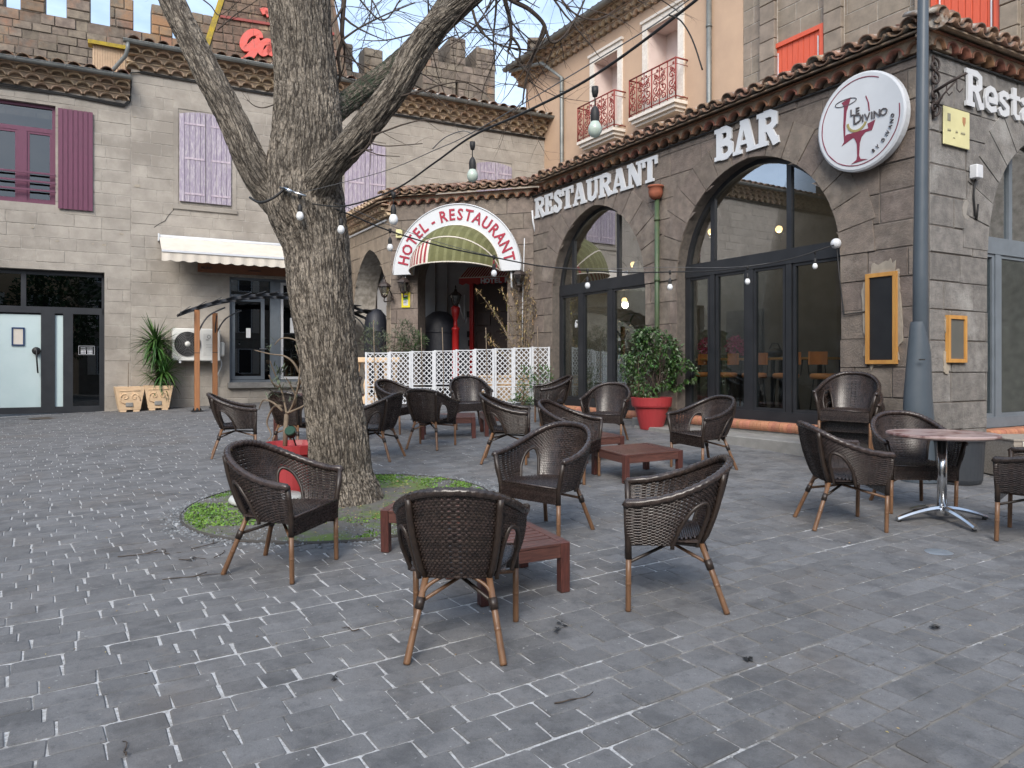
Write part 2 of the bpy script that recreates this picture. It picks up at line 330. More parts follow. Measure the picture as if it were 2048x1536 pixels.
# ------------------------------------------------------------ special materials
def bark_mat():
    m, t, p = newmat('furrowed_bark'); N = t.nodes.new; l = t.links.new
    at = N('ShaderNodeAttribute'); at.attribute_name = 'ridge'; co = N('ShaderNodeAttribute'); co.attribute_name = 'bark_co'
    def nz(vec, s, d=4, ro=.6, sc=(1, 1, 1)):
        mp = N('ShaderNodeMapping'); mp.inputs['Scale'].default_value = sc; l(vec, mp.inputs['Vector'])
        n = N('ShaderNodeTexNoise'); n.inputs['Scale'].default_value = s; n.inputs['Detail'].default_value = d; n.inputs['Roughness'].default_value = ro; l(mp.outputs[0], n.inputs['Vector']); return n.outputs['Fac']
    def mr(v, a, b, c=0, d=1):
        r = N('ShaderNodeMapRange'); r.inputs[1].default_value = a; r.inputs[2].default_value = b; r.inputs[3].default_value = c; r.inputs[4].default_value = d; l(v, r.inputs[0]); return r.outputs[0]
    def mth(op, a, b=None):
        n = N('ShaderNodeMath'); n.operation = op; l(a, n.inputs[0])
        if b is not None:
            if isinstance(b, float): n.inputs[1].default_value = b
            else: l(b, n.inputs[1])
        return n.outputs[0]
    cv = co.outputs['Vector']
    f1 = mth('ABSOLUTE', mth('SUBTRACT', nz(cv, 23, 3, .55, (1, 1, .17)), .5)); f1 = mr(f1, .0, .075)
    f2 = mth('ABSOLUTE', mth('SUBTRACT', nz(cv, 48, 3, .6, (1, 1, .35)), .5)); f2 = mr(f2, .0, .06, .35, 1)
    fr_ = mth('MULTIPLY', f1, f2); hgt = mth('MULTIPLY', fr_, mr(at.outputs['Fac'], 0, .4, .45, 1))
    cr = N('ShaderNodeValToRGB'); e = cr.color_ramp.elements; e[0].position = .05; e[0].color = (.06, .05, .041, 1); e[1].position = .75; e[1].color = (.31, .27, .22, 1)  # crevice shade painted into the colour: furrows ramped far darker than ridges
    l(hgt, cr.inputs[0])
    big = mr(nz(cv, 2.2, 5), .35, .65, .62, 1.12); fine = mr(nz(cv, 120, 5, .7), .3, .7, .75, 1.15)
    mx = N('ShaderNodeMix'); mx.data_type = 'RGBA'; mx.blend_type = 'MULTIPLY'; mx.inputs['Factor'].default_value = 1; l(cr.outputs[0], mx.inputs['A']); l(mth('MULTIPLY', big, fine), mx.inputs['B'])
    a2 = N('ShaderNodeAttribute'); a2.attribute_name = 'moss'
    mm = mth('MULTIPLY', a2.outputs['Fac'], mr(nz(cv, 30, 4), .42, .6))
    m2 = N('ShaderNodeMix'); m2.data_type = 'RGBA'; l(mm, m2.inputs['Factor']); l(mx.outputs['Result'], m2.inputs['A']); m2.inputs['B'].default_value = (.05, .07, .045, 1)
    l(m2.outputs['Result'], p.inputs['Base Color']); p.inputs['Roughness'].default_value = .95; p.inputs['Specular IOR Level'].default_value = .25
    b = N('ShaderNodeBump'); b.inputs['Strength'].default_value = 1; b.inputs['Distance'].default_value = .012; l(mth('ADD', hgt, mth('MULTIPLY', nz(cv, 120, 5, .7), .25)), b.inputs['Height']); l(b.outputs[0], p.inputs['Normal'])
    return m
M['bark'] = bark_mat()
def paving_mat():
    m, t, p = newmat('basalt_sett'); N = t.nodes.new; l = t.links.new
    g = N('ShaderNodeNewGeometry'); oi = N('ShaderNodeObjectInfo'); tc = N('ShaderNodeTexCoord')
    def nz(s, d=6, ro=.6):
        n = N('ShaderNodeTexNoise'); n.inputs['Scale'].default_value = s; n.inputs['Detail'].default_value = d; n.inputs['Roughness'].default_value = ro; l(g.outputs['Position'], n.inputs['Vector']); return n.outputs['Fac']
    def mr(v, a, b, c=0, d=1):
        r = N('ShaderNodeMapRange'); r.inputs[1].default_value = a; r.inputs[2].default_value = b; r.inputs[3].default_value = c; r.inputs[4].default_value = d; l(v, r.inputs[0]); return r.outputs[0]
    def mix(f, A, B, bt='MIX'):
        x = N('ShaderNodeMix'); x.data_type = 'RGBA'; x.blend_type = bt
        if isinstance(f, float): x.inputs['Factor'].default_value = f
        else: l(f, x.inputs['Factor'])
        for k, q in (('A', A), ('B', B)):
            if isinstance(q, tuple): x.inputs[k].default_value = q+(1,)
            else: l(q, x.inputs[k])
        return x.outputs['Result']
    c = mix(mr(nz(160, 4, .8), .3, .7), (.102, .102, .103), (.18, .18, .182))
    c = mix(mr(nz(14, 6, .7), .35, .75, 0, .6), c, (.2, .2, .205))
    c = mix(mr(nz(4.5, 6, .7), .48, .62, 0, .55), c, (.075, .077, .082))
    c = mix(mr(nz(1.1, 5), .52, .72, 0, .55), c, (.135, .12, .108))
    ad = N('ShaderNodeMath'); ad.operation = 'ADD'; l(oi.outputs['Random'], ad.inputs[0]); l(g.outputs['Random Per Island'], ad.inputs[1])
    fr = N('ShaderNodeMath'); fr.operation = 'FRACT'; l(ad.outputs[0], fr.inputs[0])
    h = N('ShaderNodeHueSaturation'); l(c, h.inputs['Color']); l(mr(fr.outputs[0], 0, 1, .84, 1.12), h.inputs['Value'])
    c = mix(mr(nz(30, 6, .8), .56, .66, 0, .5), h.outputs[0], (.06, .058, .058))
    c = mix(mr(nz(1.9, 6, .7), .60, .70, 0, .4), c, (.17, .145, .12))
    c = mix(mr(nz(55, 6, .75), .66, .74, 0, .7), c, (.04, .04, .042))
    c = mix(mr(nz(38, 3, .5), .70, .73, 0, .8), c, (.33, .33, .32))
    l(c, p.inputs['Base Color']); l(mr(nz(6), .3, .7, .74, .95), p.inputs['Roughness']); p.inputs['Specular IOR Level'].default_value = .35
    
    b = N('ShaderNodeBump'); b.inputs['Strength'].default_value = .8; b.inputs['Distance'].default_value = .004; l(nz(110, 6, .75), b.inputs['Height'])
    b2 = N('ShaderNodeBump'); b2.inputs['Strength'].default_value = .5; b2.inputs['Distance'].default_value = .012; l(nz(9, 4), b2.inputs['Height']); l(b.outputs[0], b2.inputs['Normal']); l(b2.outputs[0], p.inputs['Normal'])
    # joints: lime grout left in drifts, sand and grime elsewhere
    m2, t, p = newmat('sett_joint_grout'); N = t.nodes.new; l = t.links.new; g = N('ShaderNodeNewGeometry')
    c = mix(mr(nz(9, 4), .35, .65), (.19, .175, .155), (.12, .113, .103))
    big = nz(.55, 4, .5); sm = nz(5.5, 5, .7)
    sp = N('ShaderNodeSeparateXYZ'); l(g.outputs['Position'], sp.inputs[0])
    lean = mr(sp.outputs[0], 2.0, -.8, -.17, .16)
    s1 = N('ShaderNodeMath'); s1.operation = 'ADD'; l(big, s1.inputs[0]); l(sm, s1.inputs[1])
    s2 = N('ShaderNodeMath'); s2.operation = 'ADD'; l(s1.outputs[0], s2.inputs[0]); l(lean, s2.inputs[1])
    brk = N('ShaderNodeMath'); brk.operation = 'MULTIPLY'; l(mr(s2.outputs[0], .88, 1.04), brk.inputs[0]); l(mr(nz(48, 5, .75), .34, .56, .25, 1), brk.inputs[1])
    c = mix(brk.outputs[0], c, mix(mr(nz(20, 4), .3, .7), (.52, .525, .53), (.38, .375, .365)))
    l(c, p.inputs['Base Color']); p.inputs['Roughness'].default_value = .95
    return m, m2
M['sett'], M['grout'] = paving_mat()

# ------------------------------------------------------------ wall frames
FR = Frame(4.99, 9.09, -.58, 1)                    # restaurant long front, u from the street corner
FS = Frame(4.99, 9.09, -1.728, -1)                 # restaurant end wall (u negative to the right)
PH = FR.pt(8.98, 0, 0)
FH = Frame(PH.x, PH.y, -3.34, 1.05)                # hotel front
HW = 3.5                                           # its width
P2 = FH.pt(HW, 0, 0)
FB = Frame(P2.x, P2.y, -.58, 1)                    # side wall with the arch, running back
def Lx(y): return -43.6+1.87*y
FL = Frame(Lx(24.1), 24.1, -1.87, -1)              # long grey facade on the left, u from its right end
FO = Frame(3.54+.58*0, 19.5, -.58, 1)              # apricot house and brown-grey house plane

# ------------------------------------------------------------ ground
xs = sorted(set([-160, -90, -50, -30, -22, -18]+[round(-14+.3*i, 3) for i in range(81)]+[0, 12, 16, 22, 30, 50, 90, 160]))
ys = sorted(set([-120, -60, -30, -15, -10, -8]+[round(-6+.3*i, 3) for i in range(97)]+[25, 28, 34, 45, 70, 110, 200]))
g = MB(); nx = len(xs)
BED = (-1.6, 7.25, 1.43)
SETT_H = .012
g.v = [(x, y, ground(x, y)-.006) for y in ys for x in xs]
for j in range(len(ys)-1):
    for i in range(nx-1): g.f.append((j*nx+i, j*nx+i+1, (j+1)*nx+i+1, (j+1)*nx+i)); g.mi.append(0); g.sm.append(True)
GR = g.build('ground', M['grout']); tag(GR, 'plaza ground of grey setts with pale grout', kind='structure')
def sett_mesh(cs, i):        # cs: 4 corners world xy, bevelled top
    cx = sum(c[0] for c in cs)/4; cy = sum(c[1] for c in cs)/4
    dz = R.uniform(-.0025, .0025); b = MB(); lo = []; hi = []
    pts = []
    for k in range(4):       # cut corners a little so that no sett is a perfect rectangle
        p, q, r = cs[k-1], cs[k], cs[(k+1) % 4]
        for o, f in ((p, R.uniform(.03, .07)), (r, R.uniform(.03, .07))):
            pts.append((q[0]+(o[0]-q[0])*f, q[1]+(o[1]-q[1])*f))
    tx, ty = R.uniform(-.012, .012), R.uniform(-.012, .012)
    for (x, y) in pts:
        z = ground(x, y)
        lo.append((x, y, z-.02)); hi.append((cx+(x-cx)*.955, cy+(y-cy)*.94, z+dz+tx*(x-cx)+ty*(y-cy)))
    mid = [(x, y, z+.016+dz) for (x, y, z) in lo]
    n = 8; b.v = lo+mid+hi
    for k in range(n):
        b.f.append((k, (k+1) % n, n+(k+1) % n, n+k)); b.f.append((n+k, n+(k+1) % n, 2*n+(k+1) % n, 2*n+k))
    b.f.append(tuple(range(2*n, 3*n))); b.mi = [0]*len(b.f); b.sm = [False]*len(b.f)
    return b
AN = math.radians(32); ca, sa = math.cos(AN), math.sin(AN)
setts = []; PIT = .150
def inplaza(x, y):
    if (Vector((x, y, 0))-FR.p).dot(FR.n) < -.02 and (Vector((x, y, 0))-FS.p).dot(FS.n) < -.02: 
        if (Vector((x, y, 0))-FH.p).dot(FH.n) < -.02 or x > .3: return False
    if (Vector((x, y, 0))-FL.p).dot(FL.n) < -.02: return False
    if y > 22 or y < 1.2 or x > 9.5 or x < -13.6: return False
    if y < 12 and abs(x) > .78*y+1.6: return False
    return math.hypot(x-BED[0], y-BED[1]) > BED[2]-.06
for r in range(-66, 212):
    v = r*PIT+R.uniform(-.008, .008); h = PIT*.5
    u = -16+R.uniform(0, .3)
    while u < 24:
        ln = R.uniform(.165, .265); gap = R.uniform(.005, .015); gv = R.uniform(.003, .008)
        wob = .012*noise.noise(Vector((u*.6, v*.9, 3)))*4
        c = []
        for (a, bb) in ((u+gap/2, v-h+gv/2), (u+ln-gap/2, v-h+gv/2), (u+ln-gap/2, v+h-gv/2), (u+gap/2, v+h-gv/2)):
            w2 = .05*noise.noise(Vector((a*.35, bb*.35, 9)))
            a2 = a+R.uniform(-.006, .006); b2 = bb+wob*.3+w2+R.uniform(-.004, .004)
            c.append((a2*ca-b2*sa, a2*sa+b2*ca))
        mx_, my_ = sum(q[0] for q in c)/4, sum(q[1] for q in c)/4
        if inplaza(mx_, my_): setts.append((math.hypot(mx_, my_), c))
        u += ln
setts.sort(key=lambda q: q[0])
vis = [s for s in setts if s[0] > 2.9 and abs(sum(q[0] for q in s[1])/4) < .69*s[0]]
front = vis[:300]; fs_ = set(id(s) for s in front)
for s in front: sett_mesh(s[1], 0).build('paving_stone', M['sett'], GR)
rest = MB()
for s in setts:
    if id(s) not in fs_:
        b = sett_mesh(s[1], 0); rest.add(b.v, b.f)
rest.build('paving_stones', M['sett'], GR, kind='stuff')

# ------------------------------------------------------------ walls with real openings and single blocks
class Op:
    def __init__(s, a, b, z0, z1, rise=0, rd=None):
        s.a, s.b, s.z0, s.z1, s.rise = min(a, b), max(a, b), z0, z1, rise
        h = (s.b-s.a)/2
        if rise: s.R = (rise*rise+h*h)/(2*h); s.h = h; s.c = (s.a+s.b)/2
    def top(s, u):
        if not s.rise: return s.z1
        x = min(abs(u-s.c), s.h); q = s.R**2-(x+s.R-s.h)**2
        return s.z1+math.sqrt(max(q, 0))
    def cuts(s):
        if not s.rise: return [s.a, s.b]
        return [s.a+(s.b-s.a)*(1-math.cos(pi*i/20))/2 for i in range(21)]
def spans(u0, u1, z0, z1, ops):          # trapezoids of solid wall
    cs = sorted(set([u0, u1]+[c for o in ops for c in o.cuts() if u0+1e-4 < c < u1-1e-4])); out = []
    for a, b in zip(cs, cs[1:]):
        m = (a+b)/2; lo = [z0, z0]
        for o in sorted([o for o in ops if o.a < m < o.b], key=lambda o: o.z0):
            if o.z0 > z0+1e-4: 
                out.append((a, b, lo[0], lo[1], min(o.z0, z1), min(o.z0, z1)))
            lo = [max(lo[0], o.top(a)), max(lo[1], o.top(b))]
        ca_, cb_ = min(lo[0], z1), min(lo[1], z1)
        if z1-ca_ > 1e-4 or z1-cb_ > 1e-4: out.append((a, b, ca_, cb_, z1, z1))
    return [s for s in out if (s[4]-s[2] > 1e-4 or s[5]-s[3] > 1e-4)]
def make_wall(parent, fr, u0, u1, z0, z1, ops, m_wall, m_block, thick=.35, rows=.27, bl=(.42, .62), joint=.009, proud=.010, limit=300, blocks_from=None, block_name='stone_block', name='wall', blocks=True, back=True, jog=0, relief=.006, avoid=None, topf=None):
    b = MB()
    for (a, c, l0, l1, h0, h1) in spans(u0, u1, z0, z1, ops):
        pts = [(a, l0), (c, l1), (c, h1), (a, h0)]
        vs = [(p[0], 0, p[1]) for p in pts]; b.add(vs, [(3, 2, 1, 0)])
        if back: b.add([(p[0], -thick, p[1]) for p in pts], [(0, 1, 2, 3)])
    b.add([(u0, 0, z0), (u0, -thick, z0), (u0, -thick, z1), (u0, 0, z1)], [(0, 1, 2, 3)])
    b.add([(u1, 0, z0), (u1, -thick, z0), (u1, -thick, z1), (u1, 0, z1)], [(3, 2, 1, 0)])
    b.add([(u0, 0, z1), (u1, 0, z1), (u1, -thick, z1), (u0, -thick, z1)], [(0, 1, 2, 3)])
    for o in ops:                        # reveals
        cs = o.cuts()
        for a, c in zip(cs, cs[1:]):
            b.add([(a, 0, o.top(a)), (c, 0, o.top(c)), (c, -thick, o.top(c)), (a, -thick, o.top(a))], [(3, 2, 1, 0)])
        for s_, x in ((1, o.a), (-1, o.b)):
            q = [(x, 0, o.z0), (x, 0, o.z1), (x, -thick, o.z1), (x, -thick, o.z0)]
            b.add(q, [(0, 1, 2, 3) if s_ > 0 else (3, 2, 1, 0)])
        if o.z0 > z0+.01: b.add([(o.a, 0, o.z0), (o.b, 0, o.z0), (o.b, -thick, o.z0), (o.a, -thick, o.z0)], [(0, 1, 2, 3)])
    W = b.build(name, m_wall, parent, fr)
    if not blocks: return W
    items = []; z = z0 if blocks_from is None else blocks_from; k = 0
    while z < z1-.02:
        h = rows*R.uniform(.9, 1.1) if jog else rows; zt = min(z+h, z1)
        if z1-zt < .08: zt = z1
        u = u0-R.uniform(0, bl[0]) if k % 2 else u0
        while u < u1:
            ln = R.uniform(*bl); a, c = max(u, u0), min(u+ln, u1); u += ln
            if u1-c < .12: c = u1; u = u1
            if c-a < .06: continue
            if avoid and avoid((a+c)/2, (z+zt)/2): continue
            top_ = zt if topf is None else zt
            A, C, Z, T = a+joint/2, c-joint/2, z+joint/2, top_-joint/2
            q = MB(); d = proud+R.uniform(-relief, relief)*.6
            hit = [o for o in ops if o.a < C and o.b > A and o.z0 < T and (o.z1+o.rise) > Z]
            if not hit:
                i = .006+R.uniform(0, .004); j = lambda: R.uniform(-.002, .002)
                vs = [(A, 0, Z), (C, 0, Z), (C, 0, T), (A, 0, T), (A+i, d+j(), Z+i), (C-i, d+j(), Z+i), (C-i, d+j(), T-i), (A+i, d+j(), T-i)]
                q.add(vs, [(7, 6, 5, 4), (1, 0, 4, 5), (2, 1, 5, 6), (3, 2, 6, 7), (0, 3, 7, 4)])
            else:
                for (s0, s1, l0, l1, h0, h1) in spans(A, C, Z, T, hit):
                    if max(h0-l0, h1-l1) < .012: continue
                    q.add([(s0, 0, l0), (s1, 0, l1), (s1, 0, h1), (s0, 0, h0), (s0, d, l0), (s1, d, l1), (s1, d, h1), (s0, d, h0)], [(7, 6, 5, 4), (1, 0, 4, 5), (2, 1, 5, 6), (3, 2, 6, 7), (0, 3, 7, 4)])
                if not q.v: continue
            items.append((q, fr.pt((a+c)/2, 0, (z+zt)/2)))
        z = zt; k += 1
    items.sort(key=lambda q: (q[1]-Vector((0, 0, CAMZ))).length)
    inview = lambda p: p.y > .5 and -1060 < p.x/p.y*F < 1060
    A_ = [q for q in items if inview(q[1])]; B_ = [q for q in items if not inview(q[1])]
    for q, p in A_[:limit]: q.build(block_name, m_block, W)
    if A_[limit:]+B_:
        r = MB()
        for q, p in A_[limit:]+B_: r.add(q.v, q.f)
        r.build(block_name+'s', m_block, W, kind='stuff')
    return W
def tile_mesh(name, rad, ln, th=.014, taper=.85, seg=7, flat=.9):     # half-round roof tile along +y, hump up, origin at its front end centre
    b = MB(); n = seg+1
    for (y, s_) in ((0, 1), (-ln, taper)):
        for rr in (rad*s_, rad*s_-th):
            for i in range(n):
                a = pi*i/seg; b.v.append((rr*math.cos(a), y, rr*math.sin(a)*flat))
    o = lambda r, i: r*n+i
    for i in range(seg):
        b.f.append((o(0, i), o(2, i), o(2, i+1), o(0, i+1))); b.f.append((o(1, i), o(1, i+1), o(3, i+1), o(3, i)))
        b.f.append((o(0, i), o(0, i+1), o(1, i+1), o(1, i))); b.f.append((o(2, i), o(3, i), o(3, i+1), o(2, i+1)))
    b.f.append((o(0, 0), o(1, 0), o(3, 0), o(2, 0))); b.f.append((o(0, seg), o(2, seg), o(3, seg), o(1, seg)))
    b.mi = [0]*len(b.f); b.sm = [i % 4 < 2 and i < seg*4 for i in range(len(b.f))]
    return b.mesh(name, [])
def wmesh(name, m, **k):
    me = tile_mesh(name, **k); me.materials.append(m); return me
def T3(u, d, z, rx=0, ry=0, rz=0): return Matrix.Translation((u, d, z)) @ Matrix.Rotation(rz, 4, 'Z') @ Matrix.Rotation(rx, 4, 'X') @ Matrix.Rotation(ry, 4, 'Y')
def eaves(parent, fr, u0, u1, z, rows, pitch, m_t, m_in, m_top, rad=None, rowh=.13, step=.11, roof_courses=3, slope=.28, over=.12, limit=300, wave=.5, m_slab=None, back=.35, name_roof='roof', depth_roof=4., mit=None):
    """genoise: `rows` corbelled courses of half-round tiles under a tiled roof edge; returns top height and overhang"""
    rad = rad or pitch*.46
    G = MB(); d = 0
    for r in range(rows): 
        G.box(u0 if mit != 0 else -(step*(r+1)-.05), u1 if mit != 1 else step*(r+1)-.05, -back, step*(r+1)-.15, z+r*rowh+.001, z+(r+1)*rowh-.022)
    cor = G.build('eave_cornice', m_in, parent, fr)
    sl = MB()
    for r in range(rows): sl.box(u0 if mit != 0 else -(step*(r+1)+.012), u1 if mit != 1 else step*(r+1)+.012, -back, step*(r+1)+.012, z+(r+1)*rowh-.02, z+(r+1)*rowh+.001-.002)
    sl.build('eave_slab', m_slab or m_t, cor)
    fl_ = min(1, (rowh-.025)/rad); me = wmesh('eave_tile', m_t, rad=rad, ln=step+.09, taper=.92, flat=fl_, th=.02); SPN = MB()
    it = []
    for r in range(rows):
        n = int((u1-u0)/pitch); off = (r % 2)*pitch*.5
        for i in range(n+1):
            u = u0+pitch*.5+i*pitch+off
            if u > u1-rad*.4 or (mit == 0 and u < -step*(r+1)+.0) or (mit == 1 and u > step*(r+1)): continue
            it.append((me, T3(u, step*(r+1)+R.uniform(-.006, .006), z+r*rowh, 0, R.uniform(-.03, .03), R.uniform(-.03, .03))))
            zz_ = z+r*rowh; A = [(u+rad*.97*math.cos(a), zz_+rad*fl_*.97*math.sin(a)) for a in (pi/2, pi/3, pi/6, .05)]; B = [(u+pitch-rad*.97*math.cos(a), zz_+rad*fl_*.97*math.sin(a)) for a in (.05, pi/6, pi/3, pi/2)]
            if B[-1][0] < u1+.02: SPN.prism([(u, zz_+rowh-.021)]+A+B+[(u+pitch, zz_+rowh-.021)], step*(r+1)-.16, step*(r+1)-.016+R.uniform(-.004, .004))
    scatter('eave_tile', cor, it, m_t, limit, fr, 'eave_tiles'); SPN.build('eave_filling', m_in, cor, kind='stuff')
    zt = z+rows*rowh; dt = step*rows+over
    # roof deck + channel and cover tiles
    rf = MB(); dd = depth_roof; ua_, ub_ = (-dt if mit == 0 else u0), (dt if mit == 1 else u1); uc_, ud_ = (dd if mit == 0 else u0), (-dd if mit == 1 else u1)
    rf.add([(ua_, dt-.05, zt), (ub_, dt-.05, zt), (ud_, -dd, zt+slope*(dd+dt)), (uc_, -dd, zt+slope*(dd+dt)), (ua_, dt-.05, zt+.02), (ub_, dt-.05, zt+.02), (ud_, -dd, zt+.02+slope*(dd+dt)), (uc_, -dd, zt+.02+slope*(dd+dt))],
           [(0, 1, 5, 4)[::-1], (3, 2, 1, 0)[::-1], (4, 5, 6, 7)[::-1], (1, 2, 6, 5)[::-1], (3, 0, 4, 7)[::-1]])
    roof = rf.build(name_roof, m_in, parent, fr)
    mc = wmesh('cover_tile', m_top, rad=pitch*.42, ln=.45, taper=.78, flat=.85); mu = wmesh('channel_tile', m_top, rad=pitch*.44, ln=.45, taper=.8, flat=.7)
    it = []; ang = math.atan(slope)
    n = int((u1-u0)/pitch)
    for i in range(n+1):
        u = u0+pitch*.5+i*pitch
        for c in range(roof_courses):
            y = dt-c*.36; zz = zt+.035+slope*(c*.36)+c*.004
            j = R.uniform(-.012, .012)
            if (mit == 0 and u < -y+.05) or (mit == 1 and u > y-.05): continue
            if u < u1-.03: it.append((mc, T3(u+j, y+R.uniform(-.02, .02), zz+.035+R.uniform(-.004, .012)*wave, -ang+R.uniform(-.03, .03), R.uniform(-.06, .06), R.uniform(-.05, .05))))
            if c < 2 and u+pitch*.5 < u1: it.append((mu, T3(u+pitch*.5, y+.02, zz+.06, -ang, pi, 0)))
    scatter('roof_tile', roof, it, m_top, limit, fr, 'roof_tiles')
    return zt, dt
def gutter(parent, fr, u0, u1, d, z, m, r=.075):
    b = MB(); n = 10; vs = []
    for u in (u0, u1):
        for rr in (r, r-.006):
            for i in range(n+1):
                a = pi+pi*i/n; vs.append((u, d+rr*math.cos(a), z+rr*math.sin(a)))
    k = n+1
    fs = [(i, i+1, 2*k+i+1, 2*k+i) for i in range(n)]+[(k+i+1, k+i, 3*k+i, 3*k+i+1) for i in range(n)]+[(0, 2*k, 3*k, k), (n, k+n, 3*k+n, 2*k+n)]+[(i, k+i, k+i+1, i+1) for i in range(n)]+[(2*k+i, 2*k+i+1, 3*k+i+1, 3*k+i) for i in range(n)]
    b.add(vs, fs)
    b.tube([(u0, d+r, z), (u1, d+r, z)], .011, 6)
    u = u0+.4
    while u < u1:
        b.tube([(u, d+(r+.004)*math.cos(pi+pi*i/8), z+(r+.004)*math.sin(pi+pi*i/8)) for i in range(9)], .012, 5); u += .95
    return b.build('gutter', m, parent, fr)
# ============================================================ LEFT: two grey houses in one line
zL = lambda px, py: FL.at(px, py)
uE = FL.at(262, 400)[0]; uEnd = FL.at(-330, 400)[0]+6
# --- low-eaved house
HA = thing('stone_house', 'grey stone house at the far left with aubergine window and black glazed door', 'house', FL.pt((uE+uEnd)/2, 0, .2))
dl, dr = FL.at(-60, 540), FL.at(209, 543)
winl, winr = FL.at(-40, 300), FL.at(111, 213)
Z_DOOR = 3.79; z_db = ground(*FL.pt(dr[0], 0, 0).xy)
opd = Op(dl[0], dr[0], -.5, Z_DOOR); opw = Op(winl[0], winr[0], 5.30, 7.60)
make_wall(HA, FL, uE, uEnd, -.6, 7.95, [opd, opw], M['mortar_left'], M['stone_left'], rows=.285, bl=(.5, .78), proud=.007, limit=140, thick=.4)
zt, dt = eaves(HA, FL, uE+.02, uEnd, 7.95, 3, .33, M['tile_pale'], M['infill'], M['tile_top'], rowh=.14, step=.115, over=.1, depth_roof=3.5, limit=150)
gutter(HA, FL, uE+.0, uEnd, dt+.07, zt+.03, M['zinc'])
cb = MB(); 
for k, dz in enumerate((0, .035, .06)): cb.tube([(uEnd, .04, 7.84+dz)]+[(uE+(uEnd-uE)*t, .045, 7.86+dz+.02*math.sin(t*20+k)) for t in (.8, .6, .4, .25, .12)]+[(uE+.15, .05, 7.80+dz), (uE+.03, .05, 7.92+dz), (uE, .05, 8.3), (uE, .05, 8.63+dz*.3), (uE-.3, .04, 8.72-dz*.3)], .016, 6)
cb.build('wall_cable', M['cable'], HA, FL)
# aubergine window
def rect_frame(b, a, c, z0, z1, w_, d0, d1, mi=0):
    b.box(a, a+w_, d0, d1, z0, z1, mi); b.box(c-w_, c, d0, d1, z0, z1, mi); b.box(a+w_, c-w_, d0, d1, z0, z0+w_, mi); b.box(a+w_, c-w_, d0, d1, z1-w_, z1, mi)
a, c = opw.a, opw.b
b = MB(); rect_frame(b, a, c, opw.z0, opw.z1, .07, -.2, -.1)
zt_ = CAMZ+(HY-258)/F*17.5
b.box(a+.07, c-.07, -.19, -.11, zt_-.05, zt_+.05); 
for px in (45, ): 
    u = FL.at(px, 300, -.15)[0]; b.box(u-.09, u+.09, -.19, -.10, opw.z0+.07, zt_-.05)
w_ = b.build('window', M['purple'], HA, FL)
b = MB()
for (x0, x1, q0, q1) in ((a+.07, FL.at(45, 300, -.15)[0]-.09, opw.z0+.07, zt_-.05), (FL.at(45, 300, -.15)[0]+.09, c-.07, opw.z0+.07, zt_-.05)):
    rect_frame(b, x0, x1, q0, q1, .05, -.18, -.12)
b.build('window_sash', M['purple'], w_)
MB().box(a+.07, c-.07, -.155, -.15, opw.z0+.07, opw.z1-.07).build('window_pane', M['glass_dark'], w_)
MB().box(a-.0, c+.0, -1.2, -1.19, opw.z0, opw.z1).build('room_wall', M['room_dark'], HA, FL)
b = MB()
for k in range(3): 
    zz = CAMZ+(HY-(347+k*17))/F*17.5; b.box(a, c, .0, .03, zz-.02, zz+.02)
b.build('window_rail', M['purple'], w_)
def shutter(parent, fr, u0, u1, z0, z1, m, nb=6, d=.03, arch=0, straps=None, strapm=None, name='shutter'):
    s = MB(); ww = abs(u1-u0); u0 = min(u0, u1); bw = ww/nb
    base = MB().box(u0+.01, u0+ww-.01, d, d+.012, z0+.01, z1-.02).build(name, m, parent, fr)
    for i in range(nb):
        x0, x1 = u0+i*bw+.003, u0+(i+1)*bw-.003
        zz = lambda x: z1+arch*(1-((x-u0)/ww)**2) if arch > 0 else z1+(-arch)*(1-((u0+ww-x)/ww)**2)
        q = MB(); dd = d+.034+R.uniform(-.002, .002)
        q.add([(x0, d+.01, z0), (x1, d+.01, z0), (x1, d+.01, zz(x1)), (x0, d+.01, zz(x0)), (x0+.003, dd, z0), (x1-.003, dd, z0), (x1-.003, dd, zz(x1)), (x0+.003, dd, zz(x0))],
              [(7, 6, 5, 4), (1, 0, 4, 5), (2, 1, 5, 6), (3, 2, 6, 7), (0, 3, 7, 4)])
        q.build('shutter_plank', m, base)
    for sz in (straps or []):
        MB().box(u0+ww*.04, u0+ww*.8, d+.036, d+.045, sz-.025, sz+.025).build('hinge_strap', strapm or M['strap'], base)
    return base
s0, s1 = FL.at(186, 213)[0], FL.at(116, 213)[0]
sh = shutter(HA, FL, s0, s1, 5.22, 7.55, M['purple'], 7)
# glazed black door front
a, c = opd.a, opd.b; zb = z_db
def U(px, d=-.22): return FL.at(px, 600, d)[0]
def zz(py, px=100): return FL.at(px, py, -.22)[1]
b = MB(); b.box(a, c, -.3, -.2, Z_DOOR-.1, Z_DOOR); b.box(a, c, -.3, -.2, zz(618)-.10, zz(618)+.05)
b.box(c-.01, c-.0, -.3, -.2, zb, Z_DOOR); b.box(a, a+.06, -.3, -.2, zb, Z_DOOR)
for px, w_ in ((201, .05), (136, .20), (96, .28)):
    b.box(U(px)-w_/2, U(px)+w_/2, -.295, -.195, zb, zz(618)-.1)
b.box(U(47)-.05, U(47)+.05, -.29, -.205, zz(618)+.05, Z_DOOR-.1); b.box(a+.06, c-.01, -.29, -.2, zb-.02, zb+.13)
dj = b.build('glazed_front', M['black_frame'], HA, FL)
MB().box(a, c, -.262, -.258, zz(618)+.05, Z_DOOR-.1).build('transom_pane', M['glass_dark'], dj)
b = MB(); b.box(U(82), c-.2, -.262, -.256, zb+.1, zz(630)); b.build('frosted_door_pane', M['frost'], dj)
MB().box(U(127), U(103), -.262, -.256, zb+.1, zz(630)).build('frosted_strip', M['frost'], dj)
